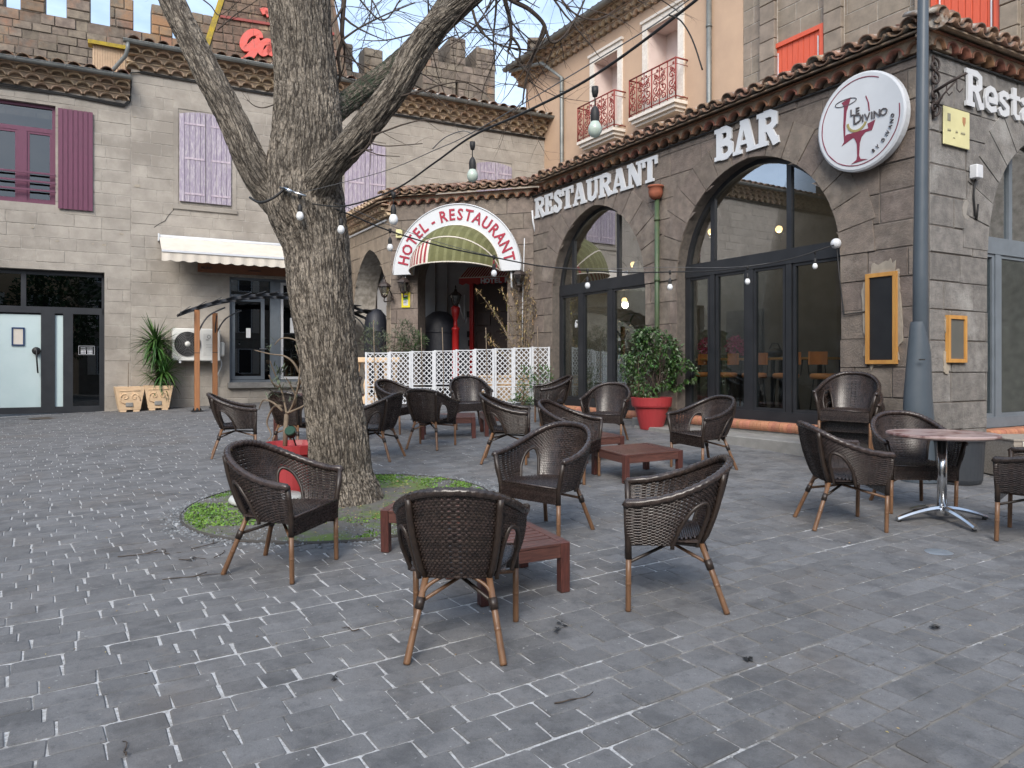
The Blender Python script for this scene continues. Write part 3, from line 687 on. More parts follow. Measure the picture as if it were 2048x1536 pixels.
MB().box(a+.06, U(145), -.262, -.258, zb+.1, zz(618)-.1).build('dark_pane', M['glass_dark'], dj)
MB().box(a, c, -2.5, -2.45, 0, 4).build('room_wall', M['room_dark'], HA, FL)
b = MB(); b.tube([(U(74), -.19, zz(697)), (U(74), -.13, zz(699)), (U(74), -.12, zz(715)), (U(76), -.12, zz(742)), (U(76), -.19, zz(745))], .018, 8)
b.lathe([(.001, 0), (.09, 0), (.09, .03), (.001, .03)], 14, m=T3(U(73), -.2, zz(702), -pi/2)); b.build('door_handle', M['black'], dj)
b = MB(); rect_frame(b, U(49), U(23), zz(692), zz(656), .03, -.255, -.22, 0); b.box(U(48), U(24), -.254, -.235, zz(691), zz(657), 1); b.build('notice_frame', [mat('navy_frame', (.02, .05, .13)), M['cream']], dj)
b = MB(); rect_frame(b, U(189), U(157), zz(709), zz(691), .006, -.257, -.252); 
for k in range(4):
    wv = .9 if k else .7
    x0, x1 = U(185), U(161); z_ = zz(694.5+k*3.8)
    for j in range(9 if k > 1 else 14):
        n_ = 9 if k > 1 else 14
        if j == n_//2: continue
        xx = x0+(x1-x0)*(j+.15)/n_; b.box(xx, xx+(x1-x0)/n_*.62, -.257, -.253, z_-.015, z_+(.02 if k > 1 else .0))
b.build('opening_hours_print', M['white'], dj)
# pale house end above lower roof
# --- taller-eaved house
HB = thing('stone_house', 'long grey stone house behind the tree with faded lilac shutters and cream awning', 'house', FL.pt(uE/2, 0, .3))
o2 = Op(FL.at(630, 600)[0], FL.at(459, 600)[0], 1.14, 3.86)
make_wall(HB, FL, -.2, uE, -.4, 8.75, [o2], M['mortar_left'], M['stone_left'], rows=.285, bl=(.5, .78), proud=.007, limit=300, thick=.4)
zt, dt = eaves(HB, FL, -.3, uE+.1, 8.75, 3, .33, M['tile_pale'], M['infill'], M['tile_top'], rowh=.155, step=.115, over=.1, depth_roof=4, limit=260)
gutter(HB, FL, -.35, uE+.18, dt+.07, zt+.03, M['zinc'])
b = MB(); g0 = uE+.08
b.tube([(g0, dt+.07, zt-.03), (g0, dt+.07, zt-.16), (g0+.04, dt+.0, zt-.32), (g0+.30, dt-.25, zt-.62), (g0+.38, dt-.3, zt-.68), (g0+.45, dt-.3, zt-.70)], .045, 10); b.build('downpipe', M['zinc'], HB, FL)
b = MB(); b.tube([(-.28, dt+.07, zt-.03), (-.28, dt+.06, zt-.18), (-.2, .1, zt-.5), (-.18, .06, zt-.62), (-.18, .06, 1.)], .05, 10); b.build('downpipe', M['zinc'], HB, FL)
cb = MB()
for k in range(2): cb.tube([(uE-.2, .045, 8.68+k*.03), (uE*.75, .045, 8.66+k*.03), (uE*.5, .045, 8.67+k*.03), (uE*.25, .045, 8.65+k*.03), (0, .045, 8.67+k*.03)], .018, 6)
cb.build('wall_cable', M['cable'], HB, FL)
shp = []
for (pl, pr, zlo, zhi, mid) in ((358, 462, 5.66, 7.82, 411), (688, 770, 5.55, 7.7, 729), (952, 1022, 5.55, 7.62, 989)):
    ul, um, ur = FL.at(pl, 300)[0], FL.at(mid, 300)[0], FL.at(pr, 300)[0]
    b = MB(); b.box(ur-.13, ul+.13, .003, .022, zhi+.14, zhi+.42); b.box(ur-.13, ur-.02, .003, .022, zlo-.1, zhi+.14); b.box(ul+.02, ul+.13, .003, .022, zlo-.1, zhi+.14); b.box(ur-.15, ul+.15, .003, .05, zlo-.2, zlo-.1)
    b.build('window_surround', M['stone_left'], HB, FL)
    st = [zlo+.2, (zlo+zhi)/2, zhi-.22]
    shutter(HB, FL, um+.004, ul, zlo, zhi, M['lilac'], 5, arch=.1, straps=st)
    shutter(HB, FL, ur, um-.004, zlo, zhi, M['lilac'], 5, arch=-.1, straps=st)
for (px, py, s_) in ((208, 490, .05), (243, 468, .05), (115, 482, .04), (65, 455, .035), (12, 482, .03), (275, 372, .07), (270, 234, .03), (186, 488, .03), (940, 280, .1), (385, 470, .03)):
    fr_ = HB if px > 262 else HA; uu, zz_ = FL.at(px, py); b = MB(); P = [(uu+s_*(1+.5*noise.noise(Vector((math.cos(a)*2+px, math.sin(a)*2, 0))))*math.cos(a), zz_+s_*.5*(1+.5*noise.noise(Vector((math.cos(a)*2, math.sin(a)*2+py, 0))))*math.sin(a)) for a in [2*pi*i/14 for i in range(14)]]
    b.prism(P[::-1], .0, .0145); b.build('chipped_spot', M['plaster_patch'], fr_, FL)
b = MB(); P = [FL.at(*q) for q in ((350, 405), (347, 420), (336, 432), (330, 442), (318, 448), (308, 455))]; b.tube([(u, .012, z) for u, z in P], .007, 4); b.build('wall_crack', M['cable'], HB, FL)
# shop window under the awning
a, c = o2.a, o2.b; q0, q1 = o2.z0, o2.z1
def U(px, d=-.2): return FL.at(px, 600, d)[0]
b = MB(); rect_frame(b, a, c, q0, q1, .06, -.3, -.18)
b.box(U(560), U(540), -.3, -.16, q0+.06, q1-.06, 0); b.box(U(540), c-.06, -.3, -.2, 3.35, 3.42)
sw = b.build('shop_glazing', M['grey_frame'], HB, FL)
b = MB(); rect_frame(b, U(529), c-.07, q0+.07, 3.34, .09, -.27, -.19); b.build('shop_door', M['grey_frame'], sw)
b = MB(); rect_frame(b, a+.07, U(561), q0+.07, q1-.07, .07, -.27, -.19); b.build('white_frame', M['white'], sw)
MB().box(a+.06, c-.06, -.235, -.23, q0+.06, q1-.06).build('window_pane', M['glass_dark'], sw)
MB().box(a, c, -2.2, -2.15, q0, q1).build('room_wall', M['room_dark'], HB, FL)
b = MB(); b.box(U(532), U(518), -.185, -.15, 2.0, 2.03); b.build('door_handle', M['alu'], sw)
b = MB(); b.box(U(594), U(580), -.185, -.183, 2.45, 2.85); b.box(U(501), U(492), -.185, -.183, 2.3, 2.55); b.build('notice_sheet', M['white'], sw)
b = MB(); b.box(a-.1, c+.05, .0, .14, 1.0, 1.14); b.build('window_sill', M['concrete'], HB, FL)
# awning: a thing of its own
AW = thing('shop_awning', 'cream scalloped fabric awning over the shop window behind the tree', 'awning', FL.pt((U(318)+U(640))/2, 0, 4.7))
u1, u0 = FL.at(318, 480)[0], FL.at(662, 480)[0]
b = MB(); b.tube([(u0, .08, 4.73), (u1, .08, 4.73)], .055, 10); b.box(u1, u1+.03, .0, .16, 4.62, 4.8); b.build('roller_tube', M['white'], AW, FL)
b = MB(); D = 1.0; n = 40
for i in range(n):
    xa, xb = u0+(u1-u0)*i/n, u0+(u1-u0)*(i+1)/n
    b.add([(xa, .1, 4.72), (xb, .1, 4.72), (xb, D, 4.28), (xa, D, 4.28)], [(3, 2, 1, 0)])
b.build('awning_cloth', M['cream'], AW, FL)
b = MB(); b.box(u0, u1, D, D+.05, 4.24, 4.29); b.build('front_bar', M['white'], AW, FL)
b = MB(); n = 96
for i in range(n):
    xa, xb = u0+(u1-u0)*i/n, u0+(u1-u0)*(i+1)/n
    f = lambda x: 4.06-.035*abs(math.sin((x-u0)*pi/.27)); w2 = lambda x: D+.02+.02*math.sin((x-u0)*pi/.135)
    b.add([(xa, D+.025, 4.24), (xb, D+.025, 4.24), (xb, w2(xb), f(xb)), (xa, w2(xa), f(xa))], [(3, 2, 1, 0)], sm=True)
b.build('valance', M['cream'], AW, FL)
b = MB()
for x in (u0+.4, u1-.25): b.tube([(x, .05, 4.5), (x, .55, 4.3), (x, D, 4.25)], .018, 6)
b.build('folding_arm', M['white'], AW, FL)
b = MB(); ua, ub = FL.at(395, 540)[0], FL.at(612, 540)[0]; b.box(ub, ua, .02, .16, 3.92, 4.14)
sg = b.build('shop_fascia', mat('brown_fascia', (.24, .10, .055), (.2, .085, .045), 3, .6)); 
sg.matrix_world = FL.m; tag(sg, 'long brown shop fascia board under the cream awning', 'sign')
b = MB()
def squig(b, u, z, n, h, d):
    for i in range(n):
        b.tube([(u-i*h*.7, d, z), (u-i*h*.7-h*.2, d, z+h), (u-i*h*.7-h*.4, d, z+h*.2), (u-i*h*.7-h*.6, d, z+h*.6)], h*.09, 4)
squig(b, ua-.06, 3.98, 4, .1, .165); squig(b, (ua+ub)/2+.15, 3.99, 9, .05, .165); b.build('fascia_script', M['inkgrey'], sg)
# beige chimney box with lichen cap on the low roof
pc = FL.pt(uE+.32, -.75, 8.5)
ch = thing('chimney', 'beige corrugated chimney box with yellow lichen cap on the low roof', 'chimney', (pc.x, pc.y, 8.3), math.atan2(FL.u.y, FL.u.x))
b = MB(); b.box(-.22, .5, -.25, .3, 0, 1.05)
for i in range(13): b.box(-.2+i*.055, -.17+i*.055, .3, .32, 0, 1.04)
b.build('chimney_stack', mat('beige_cladding', (.55, .4, .27), (.46, .34, .23), 5), ch)
b = MB(); b.add([(-.3, -.35, 1.2), (.6, -.35, 1.2), (.6, .42, 1.03), (-.3, .42, 1.03), (-.3, -.35, 1.27), (.6, -.35, 1.27), (.6, .42, 1.12), (-.3, .42, 1.12)], [(3, 2, 1, 0), (4, 5, 6, 7), (0, 1, 5, 4), (1, 2, 6, 5), (2, 3, 7, 6), (3, 0, 4, 7)]); b.build('chimney_cap', M['lichen'], ch)

# ============================================================ rampart behind
FCW = Frame(-14.07+1.87*12, 36, -1.87, -1)
RW = thing('castle_rampart', 'crenellated medieval stone rampart rising behind the grey houses at left', 'rampart', FCW.pt(12, 0, 0))
zc = 12.55
cu = lambda px: FCW.at(px, 50)[0]
uA, uB = cu(-200), cu(690)
make_wall(RW, FCW, uB-6, uA, -.5, zc, [], M['castle_joint'], M['castle'], thick=.8, rows=.27, bl=(.32, .62), joint=.02, proud=.03, relief=.045, blocks_from=9.2, limit=300, jog=1)
mer = [(-120, -60), (-40, 8), (41, 90), (133, 181), (220, 267), (303, 345), (383, 425), (455, 490), (525, 560), (600, 630), (681, 705), (728, 765)]
for (p0, p1) in mer:
    a, c = cu(p1), cu(p0); top = zc+.98
    mb = MB().box(a, c, -.7, .02, zc-.01, top).build('merlon', M['castle_joint'], RW, FCW)
    z = zc; k = 0
    while z < top-.05:
        h = R.uniform(.24, .36); zt2 = min(z+h, top); h = zt2-z
        if top-zt2 < .12: zt2 = top+.02; h = zt2-z
        x = a
        while x < c-.02:
            l_ = R.uniform(.25, .6); x1 = min(x+l_, c)
            if c-x1 < .14: x1 = c
            MB().box(x+.01, x1-.01, -.74, .055+R.uniform(-.012, .012), z+.012, zt2-.008, bev=.025).build('merlon_stone', M['castle'], mb); x = x1
        z = zt2
# round-looking tower at the right end
py = 27.
tl, tr = wp(845, 130, py), wp(990, 130, py+1.2)
FT = Frame(tr.x, tr.y, tl.x-tr.x, tl.y-tr.y); TW = (tl-tr).xy.length
TT = thing('castle_tower', 'crenellated stone tower end of the rampart between tree limb and apricot house', 'tower', tr)
zt1 = CAMZ+(HY-128)/F*27.5
make_wall(TT, FT, 0, TW, -.5, zt1, [Op(TW*.52, TW*.56, zt1-1.6, zt1-.6)], M['castle_joint'], M['castle'], thick=2.2, rows=.3, bl=(.3, .6), joint=.025, proud=.03, relief=.015, blocks_from=8.9, limit=260, jog=1)
for (f0, f1, h) in ((0, .27, .42), (.42, .63, .6), (.79, 1., .62)):
    a, c = TW*f0, TW*f1; z = zt1; top = zt1+h+.35
    mb = MB().box(a, c, -2.2, .02, zt1-.01, top).build('merlon', M['castle_joint'], TT, FT)
    while z < top-.05:
        hh = .27; zt2 = top+.02 if top-z-hh < .12 else z+hh; x = a
        while x < c-.02:
            x1 = x+R.uniform(.22, .4); x1 = c if c-x1 < .12 else x1
            MB().box(x+.01, x1-.01, -2.24, .05+R.uniform(-.01, .01), z+.01, zt2-.01, bev=.025).build('merlon_stone', M['castle'], mb); x = x1
        z = zt2
# dark gabled tower with lichen edges and red lettering
yg = 25.
gl_, gr_ = wp(408, 112, yg-.8), wp(690, 130, yg+.8)
FG = Frame(gr_.x, gr_.y, gl_.x-gr_.x, gl_.y-gr_.y); GW = (gl_-gr_).xy.length
GT = thing('gabled_tower', 'dark stone gabled tower with yellow lichen edge and red lettering behind trunk', 'tower', FG.pt(GW/2, 0, 0))
zg = 11.6; k = .155*0+ (wp(440, 0, yg).x-wp(408, 112, yg).x)/(112/F*yg)
lo_, hi_ = 7.0, 16.5
def edge(z, side): 
    t = (z-11.8)*k
    return (GW-t) if side else (t*.62)
b = MB()
for (y, flip) in ((0, 0), (-3, 1)):
    b.add([(edge(lo_, 0), y, lo_), (edge(lo_, 1), y, lo_), (edge(hi_, 1), y, hi_), (edge(hi_, 0), y, hi_)], [(3, 2, 1, 0) if not flip else (0, 1, 2, 3)])
b.add([(edge(lo_, 1), 0, lo_), (edge(lo_, 1), -3, lo_), (edge(hi_, 1), -3, hi_), (edge(hi_, 1), 0, hi_)], [(0, 1, 2, 3)])
b.add([(edge(lo_, 0), 0, lo_), (edge(lo_, 0), -3, lo_), (edge(hi_, 0), -3, hi_), (edge(hi_, 0), 0, hi_)], [(3, 2, 1, 0)])
b.add([(edge(hi_, 0), 0, hi_), (edge(hi_, 1), 0, hi_), (edge(hi_, 1), -3, hi_), (edge(hi_, 0), -3, hi_)], [(0, 1, 2, 3)])
gw = b.build('wall', M['castle_joint'], GT, FG)
z = 10.2
while z < 14.6:
    h = R.uniform(.2, .32); x = edge(z, 0)+.2
    while x < edge(z, 1)-.3:
        x1 = min(x+R.uniform(.25, .6), edge(z, 1)-.2)
        MB().box(x+.01, x1-.01, -.02, .03+R.uniform(-.012, .015), z+.01, z+h-.01, bev=.015).build('stone_block', M['gable'], gw); x = x1
    z += h
b = MB(); 
for sd_ in (1, 0):
    pts = [(edge(lo_, sd_), lo_), (edge(hi_, sd_), hi_)]; s_ = -1 if sd_ else 1
    b.prism([(pts[0][0], pts[0][1]), (pts[1][0], pts[1][1]), (pts[1][0]+s_*(.1 if sd_ == 0 else .17), pts[1][1]), (pts[0][0]+s_*(.1 if sd_ == 0 else .17), pts[0][1])][::(1 if sd_ else -1)], .06, -.5, 1-sd_)
b.build('lichen_coping', [M['lichen'], M['gable']], GT, FG)
b = MB(); zb_ = CAMZ+(HY-52)/F*yg; b.box(edge(zb_, 0)+.2, edge(zb_, 1)-.2, .035, .09, zb_-.04, zb_+.04); b.build('iron_band', M['rust_red'], GT, FG)
# ============================================================ glyphs
GLY = {
'R': (.84, [(.08,0,.3,1),(0,0,.4,.13),(0,.87,.32,1)], [([(.26,.92),(.5,.92),(.66,.84),(.66,.6),(.5,.5),(.26,.5)],.17),([(.44,.5),(.6,.22),(.68,.07),(.82,.1)],.18)]),
'E': (.72, [(.08,0,.3,1),(0,.87,.62,1),(.28,.44,.5,.57),(0,0,.66,.13),(.5,.7,.63,.9),(.53,.1,.66,.32),(.42,.36,.52,.65)], []),
'S': (.70, [(.5,.66,.62,.97),(.05,.03,.17,.36)], [([(.58,.74),(.52,.88),(.36,.93),(.2,.86),(.16,.72),(.26,.6),(.45,.47),(.54,.34),(.52,.16),(.35,.07),(.2,.1),(.1,.26)],.2)]),
'T': (.82, [(.29,0,.52,1),(0,.87,.82,1),(0,.66,.12,.9),(.7,.66,.82,.9),(.18,0,.63,.12)], []),
'A': (.98, [(.25,.26,.62,.38),(0,0,.34,.12),(.56,0,.98,.12),(.3,.88,.56,1)], [([(.15,.05),(.42,.95)],.13),([(.5,.95),(.76,.05)],.23)]),
'U': (.86, [(.08,.3,.3,1),(.59,.3,.73,1),(0,.88,.39,1),(.5,.88,.84,1)], [([(.19,.34),(.22,.16),(.4,.075),(.58,.14),(.66,.34)],.18)]),
'N': (.90, [(.09,0,.23,1),(.65,0,.79,1),(0,0,.33,.12),(0,.88,.3,1),(.54,.88,.9,1)], [([(.17,.97),(.71,.04)],.23)]),
'B': (.80, [(.08,0,.3,1),(0,0,.3,.13),(0,.87,.3,1)], [([(.26,.92),(.48,.92),(.62,.84),(.62,.63),(.48,.54),(.26,.54)],.16),([(.26,.5),(.52,.5),(.68,.4),(.68,.18),(.52,.075),(.26,.075)],.16)]),
'e': (.68, [], [([(.14,.34),(.58,.34),(.58,.5),(.48,.62),(.32,.65),(.16,.56),(.11,.36),(.17,.15),(.34,.075),(.6,.14)],.16)]),
's': (.6, [], [([(.5,.52),(.44,.62),(.28,.64),(.13,.56),(.15,.44),(.32,.36),(.48,.28),(.48,.13),(.32,.07),(.15,.09),(.07,.2)],.16)]),
't': (.52, [(.14,.12,.33,.9),(0,.56,.5,.69)], [([(.235,.17),(.33,.075),(.5,.1)],.14)]),
'a': (.64, [], [([(.1,.52),(.18,.63),(.34,.65),(.48,.55),(.49,.12),(.62,.06)],.16),([(.48,.38),(.24,.37),(.11,.24),(.14,.12),(.28,.075),(.46,.16)],.15)]),
'u': (.68, [(.46,0,.62,.67),(0,.56,.2,.67)], [([(.14,.6),(.14,.2),(.26,.08),(.42,.1),(.5,.2)],.16)]),
'r': (.56, [(.1,0,.28,.67),(0,0,.4,.1),(0,.57,.2,.67)], [([(.22,.42),(.36,.6),(.52,.57)],.17)]),
'n': (.72, [(.1,0,.27,.67),(.48,0,.64,.42),(0,0,.34,.1),(.42,0,.72,.1)], [([(.24,.46),(.36,.6),(.5,.58),(.56,.4)],.16)]),
'Q': (.95, [], [([(.86,.82),(.72,.97),(.42,.95),(.16,.7),(.1,.42),(.22,.2),(.46,.22),(.62,.4),(.66,.56),(.44,.56)],.2),([(.66,.56),(.56,.1),(.36,-.22),(.14,-.42)],.26),([(.1,-.3),(.2,-.45)],.2)]),
'q': (.8, [], [([(.62,.5),(.45,.62),(.22,.5),(.12,.28),(.24,.12),(.45,.25),(.62,.5),(.56,.2),(.68,.06),(.84,.14)],.18)]),
}
def stroke(b, pts, w_, y0, y1, fx, mi=0):
    n = len(pts); L_, R_ = [], []
    for i in range(n):
        p = Vector(pts[i]); a = Vector(pts[max(i-1, 0)]); c = Vector(pts[min(i+1, n-1)])
        if 0 < i < n-1:
            d1 = (p-a).normalized(); d2 = (c-p).normalized(); d = (d1+d2)
            d = d.normalized() if d.length > 1e-3 else d1
            k = 1/max(.6, d.dot(d1))
        else: d = (c-a).normalized(); k = 1
        q = Vector((-d.y, d.x))*w_*.5*k
        L_.append(p+q); R_.append(p-q)
    for i in range(n-1):
        P = [L_[i], L_[i+1], R_[i+1], R_[i]]
        b.prism([fx(*v) for v in P], y0, y1, mi)
def letter(ch, parent, fr, u, z, h, m, d0=.03, d1=.07, sl=0, wx=1., tilt=0., bold=0., name='letter', sidem=None):
    adv, rects, strokes = GLY[ch]; b = MB(); k = 0
    fx = lambda x, y: (u-(x*wx+y*sl)*h, z+y*h)
    for (x0, y0, x1, y1) in rects:
        e = bold; b.prism([fx(x0-e, y0), fx(x1+e, y0), fx(x1+e, y1), fx(x0-e, y1)], d0, d1+k*.0006); k += 1
    for pts, w_ in strokes:
        stroke(b, pts, w_+bold*2, d0, d1+k*.0006, fx); k += 1
    b.build(name, m, parent, fr); return adv*wx*h
def font_mesh(ch, bold=.0, ext=.0):
    cu_ = bpy.data.curves.new('glyph', 'FONT'); cu_.body = ch; cu_.size = 1; cu_.offset = bold; cu_.extrude = ext; cu_.resolution_u = 2; cu_.align_x = 'CENTER'
    o = bpy.data.objects.new('glyph', cu_); COL.objects.link(o); dg = bpy.context.evaluated_depsgraph_get(); dg.update()
    me = bpy.data.meshes.new_from_object(o.evaluated_get(dg)); bpy.data.objects.remove(o); return me
_fm = {}
def fglyph(ch, bold=.0):
    if (ch, bold) not in _fm: _fm[(ch, bold)] = FONTS[(ch, bold)]
    return _fm[(ch, bold)]
def put_font(ch, parent, fr, u, d, z, size, m, rot=0, bold=.02, sx=1, shear=0, name='letter', th=.012):
    me0 = FONTS[(ch, bold)]; b = MB()
    M_ = Matrix.Translation((u, d, z)) @ Matrix.Rotation(pi, 4, 'Z') @ Matrix.Rotation(pi/2, 4, 'X') @ Matrix.Rotation(rot, 4, 'Z') @ Matrix(((size*sx, size*shear, 0, 0), (0, size, 0, 0), (0, 0, th/.02, 0), (0, 0, 0, 1)))
    b.add([v.co for v in me0.vertices], [tuple(p.vertices) for p in me0.polygons], 0, M_)
    return b.build(name, m, parent, fr)

# ============================================================ RESTAURANT (vaulted annex on the corner)
RB = thing('restaurant_building', 'dark volcanic stone restaurant with tall pointed glazed arches on the street corner', 'restaurant', (4.99, 9.09, .35))
ZS, ZSP, RISE, ZT = .74, 3.02, 1.69, 5.34
big = Op(1.20, 4.37, -.5, ZSP, RISE); sml = Op(5.18, 8.23, -.5, ZSP, RISE)
LWALL = 4.9
side1 = Op(-1.23-3.1, -1.23, -.5, ZSP, RISE)
kw = dict(rows=.36, bl=(.5, .85), joint=.012, proud=.012, jog=1, thick=.42, relief=.012)
def vous(o, m, parent, fr, ring=.5, n=15, name='arch_stone'):
    """radial arch stones standing slightly proud round the opening"""
    h = o.h; Rr = o.R; out = []
    for side in (-1, 1):
        cx_ = o.c - side*(Rr-h); a1 = math.acos((Rr-h)/Rr)
        for i in range(n//2+1):
            t0 = a1*i/(n//2+1); t1 = a1*(i+1)/(n//2+1)
            b = MB(); r1 = Rr+ring+R.uniform(-.06, .1); g_ = .008
            def P(r, t): return (cx_+side*r*math.cos(t), o.z1+r*math.sin(t))
            last = (i == n//2)
            pi_, pm, po, = [P(Rr+.0, t0+g_/Rr), P(Rr, (t0+t1)/2), P(Rr, t1-g_/Rr)], None, [P(r1, t1-g_/r1), P(r1, t0+g_/r1)]
            if any((p[0]-o.c)*side < .0 for p in po): po = [((o.c+side*.006) if (p[0]-o.c)*side < 0 else p[0], p[1]) for p in po]
            pts = pi_+po
            if side > 0: pts = pts[::-1]
            b.prism([(max(p[0], -99), min(p[1], ZT-.01)) for p in pts][::-1], .005, .026+R.uniform(-.004, .004)); b.build(name, m, parent, fr)
def avoid_for(ops, ring=.42):
    def f(u, z):
        for o in ops:
            if z > o.z1-.1 and o.a-ring < u < o.b+ring:
                side = 1 if u > o.c else -1; cx_ = o.c-side*(o.R-o.h)
                if math.hypot(u-cx_, max(0, z-o.z1)) < o.R+ring*.8: return True
        return False
    return f
W1 = make_wall(RB, FR, 0, 8.98, -.4, ZT, [big, sml], M['mortar_dark'], M['stone_dark'], blocks_from=.1, limit=220, **kw)
vous(big, M['stone_dark'], W1, None); vous(sml, M['stone_dark'], W1, None)
W2 = make_wall(RB, FS, -6.2, 0, -.4, ZT, [side1], M['mortar_dark'], M['stone_grey'], blocks_from=.1, limit=80, **kw)
vous(side1, M['stone_grey'], W2, None)
eR = dict(rows=1, pitch=.262, rowh=.17, step=.12, over=.17, slope=.3)
zt, dt = eaves(RB, FR, -.29, 8.7, ZT, m_t=M['tile'], m_in=M['infill'], m_top=M['tile_top'], depth_roof=3.4, limit=170, wave=2.4, mit=0, **eR)
eaves(RB, FS, -6.2, .29, ZT+.003, m_t=M['tile'], m_in=M['infill'], m_top=M['tile_top'], depth_roof=3.4, limit=110, wave=2.4, mit=1, **eR)
b = MB(); b.tube([(0, .03, ZT-.03), (4, .03, ZT-.035), (9, .03, ZT-.03)], .017, 6); b.build('wall_cable', M['cable'], RB, FR)
b = MB(); b.tube([(0, .03, ZT-.03), (-6, .03, ZT-.03)], .017, 6); b.build('wall_cable', M['cable'], RB, FS)
# corner hip tile
hp = MB(); q = FR.pt(-.24, .24, ZT+.25); q2 = FR.pt(2.2, -2.2, ZT+.25+.3*2.44)
for k in range(6): hp.tube([q.lerp(q2, k*.16), q.lerp(q2, k*.16+.18)+Vector((0, 0, -.02))], [.13, .105], 12)
o = hp.build('ridge_tile', M['tile_top'], None); o.parent = RB; o.matrix_local = Matrix.Translation(-Vector(RB.location))
# glazing
def arch_glazing(o, fr, parent, low, up, dz=-.22, bottom=ZS, transom=(3.05, 3.27), m=M['black_frame'], gl=M['glass'], name='arched_glazing', door=None):
    b = MB(); a, c = o.a, o.b
    b.box(a, c, dz-.05, dz+.05, transom[0], transom[1]); b.box(a, c, dz-.05, dz+.05, bottom, bottom+.14)
    b.box(a, a+.13, dz-.04, dz+.04, bottom+.14, transom[0]); b.box(c-.12, c, dz-.04, dz+.04, bottom+.14, transom[0])
    cs = [o.a+.0+(o.b-o.a)*(1-math.cos(pi*i/28))/2 for i in range(29)]
    sc = lambda u: (o.c+(u-o.c)*.955, o.z1+(o.top(u)-o.z1)*.955)
    for p, q in zip(cs, cs[1:]):
        A, B = (p, o.top(p)-.0), (q, o.top(q)); A2, B2 = sc(p), sc(q)
        if A[1] < transom[0] and B[1] < transom[0]: continue
        b.prism([A, B, B2, A2], dz-.04, dz+.04)
    def vbar(u, z0, z1, w_=.1, dd=.035): b.box(u-w_/2, u+w_/2, dz-dd, dz+dd, z0, z1)
    for u in up: vbar(u, transom[1], o.top(u)-.02, .085)
    g_ = b.build(name, m, parent, fr)
    for u, w_ in low:
        MB().box(u-w_/2, u+w_/2, dz-.045, dz+.045, bottom+.14, transom[0]).build('mullion', m, g_)
    us = [a]+sorted(u for u, w_ in low)+[c]
    for p, q in zip(us, us[1:]):
        MB().box(p+.03, q-.03, dz-.004, dz+.004, bottom+.14, transom[0]).build('glass_pane', gl, g_)
        f = MB(); rect_frame(f, p+.07, q-.07, bottom+.14, transom[0], .045, dz-.03, dz+.03); f.build('pane_frame', m, g_)
    P = [(u, o.top(u)) for u in cs if o.top(u) > transom[1]]
    b = MB(); b.prism([(o.a+.02, transom[1])]+[(o.c+(p[0]-o.c)*.985, p[1]-.02) for p in P]+[(o.b-.02, transom[1])], dz-.003, dz+.003); b.build('arch_pane', gl, g_)
    return g_
uR = lambda px: FR.at(px, 500, -.22)[0]
arch_glazing(big, FR, RB, [(uR(1428), .1), (uR(1502), .15), (uR(1581), .1)], [uR(1428), uR(1581)])
gs = arch_glazing(sml, FR, RB, [(uR(1165), .16), (uR(1224), .14)], [uR(1149), uR(1239)])
arch_glazing(side1, FS, RB, [(side1.b-.62, .12), (side1.a+.7, .12)], [side1.c-.5, side1.c+.6], m=M['grey_frame'])
# bullnose brick sills
for (o, fr) in ((big, FR), (sml, FR), (side1, FS)):
    s = MB().box(o.a, o.b, -.4, .04, .3, ZS-.135).build('sill_base', M['concrete'], RB, fr)
    u = o.a+.004; me = None
    if fr is FR: b = MB(); b.box(o.a, o.b, -.4, -.12, ZS-.14, ZS); b.build('threshold', M['black_frame'], RB, fr)
    prof = [(-.12, 0), (-.12, .13), (.03, .13), (.058, .118), (.075, .09), (.08, .06), (.075, .03), (.06, 0)]
    n = int((o.b-o.a)/.068)
    b = MB(); L_ = (o.b-o.a)/n-.007
    for x in (0, L_): b.v += [(x, p[0], p[1]) for p in prof]
    k = len(prof); b.f = [tuple(range(k))[::1], tuple(range(k, 2*k))[::-1]]+[(i, k+i, k+(i+1) % k, (i+1) % k) for i in range(k)]; b.mi = [0]*len(b.f); b.sm = [False]*len(b.f)
    bm = b.mesh('sill_brick', M['brick'])
    scatter('sill_brick', s, [(bm, Matrix.Translation((o.a+.003+i*(L_+.007), R.uniform(-.003, .003), ZS-.134+R.uniform(-.002, .002)))) for i in range(n)], M['brick'], 300, fr)
# door number
FONTS = {}
for c_ in set('HOTELRSAUN-'): FONTS[(c_, .02)] = font_mesh(c_, .02, .02)
for c_ in set('LEDIVINOBYAN'): FONTS[(c_, .0)] = font_mesh(c_, .0, .02)
FONTS[('6', .0)] = font_mesh('6', .01, .02)
for c_ in 'HOTELR': FONTS[(c_, .035)] = font_mesh(c_, .035, .02)
u_, z_ = FR.at(1152, 655, -.2); put_font('6', gs, FR, u_, -.205, z_, .22, M['white'], bold=.0, sx=.7, name='door_number').matrix_local = Matrix.Identity(4)
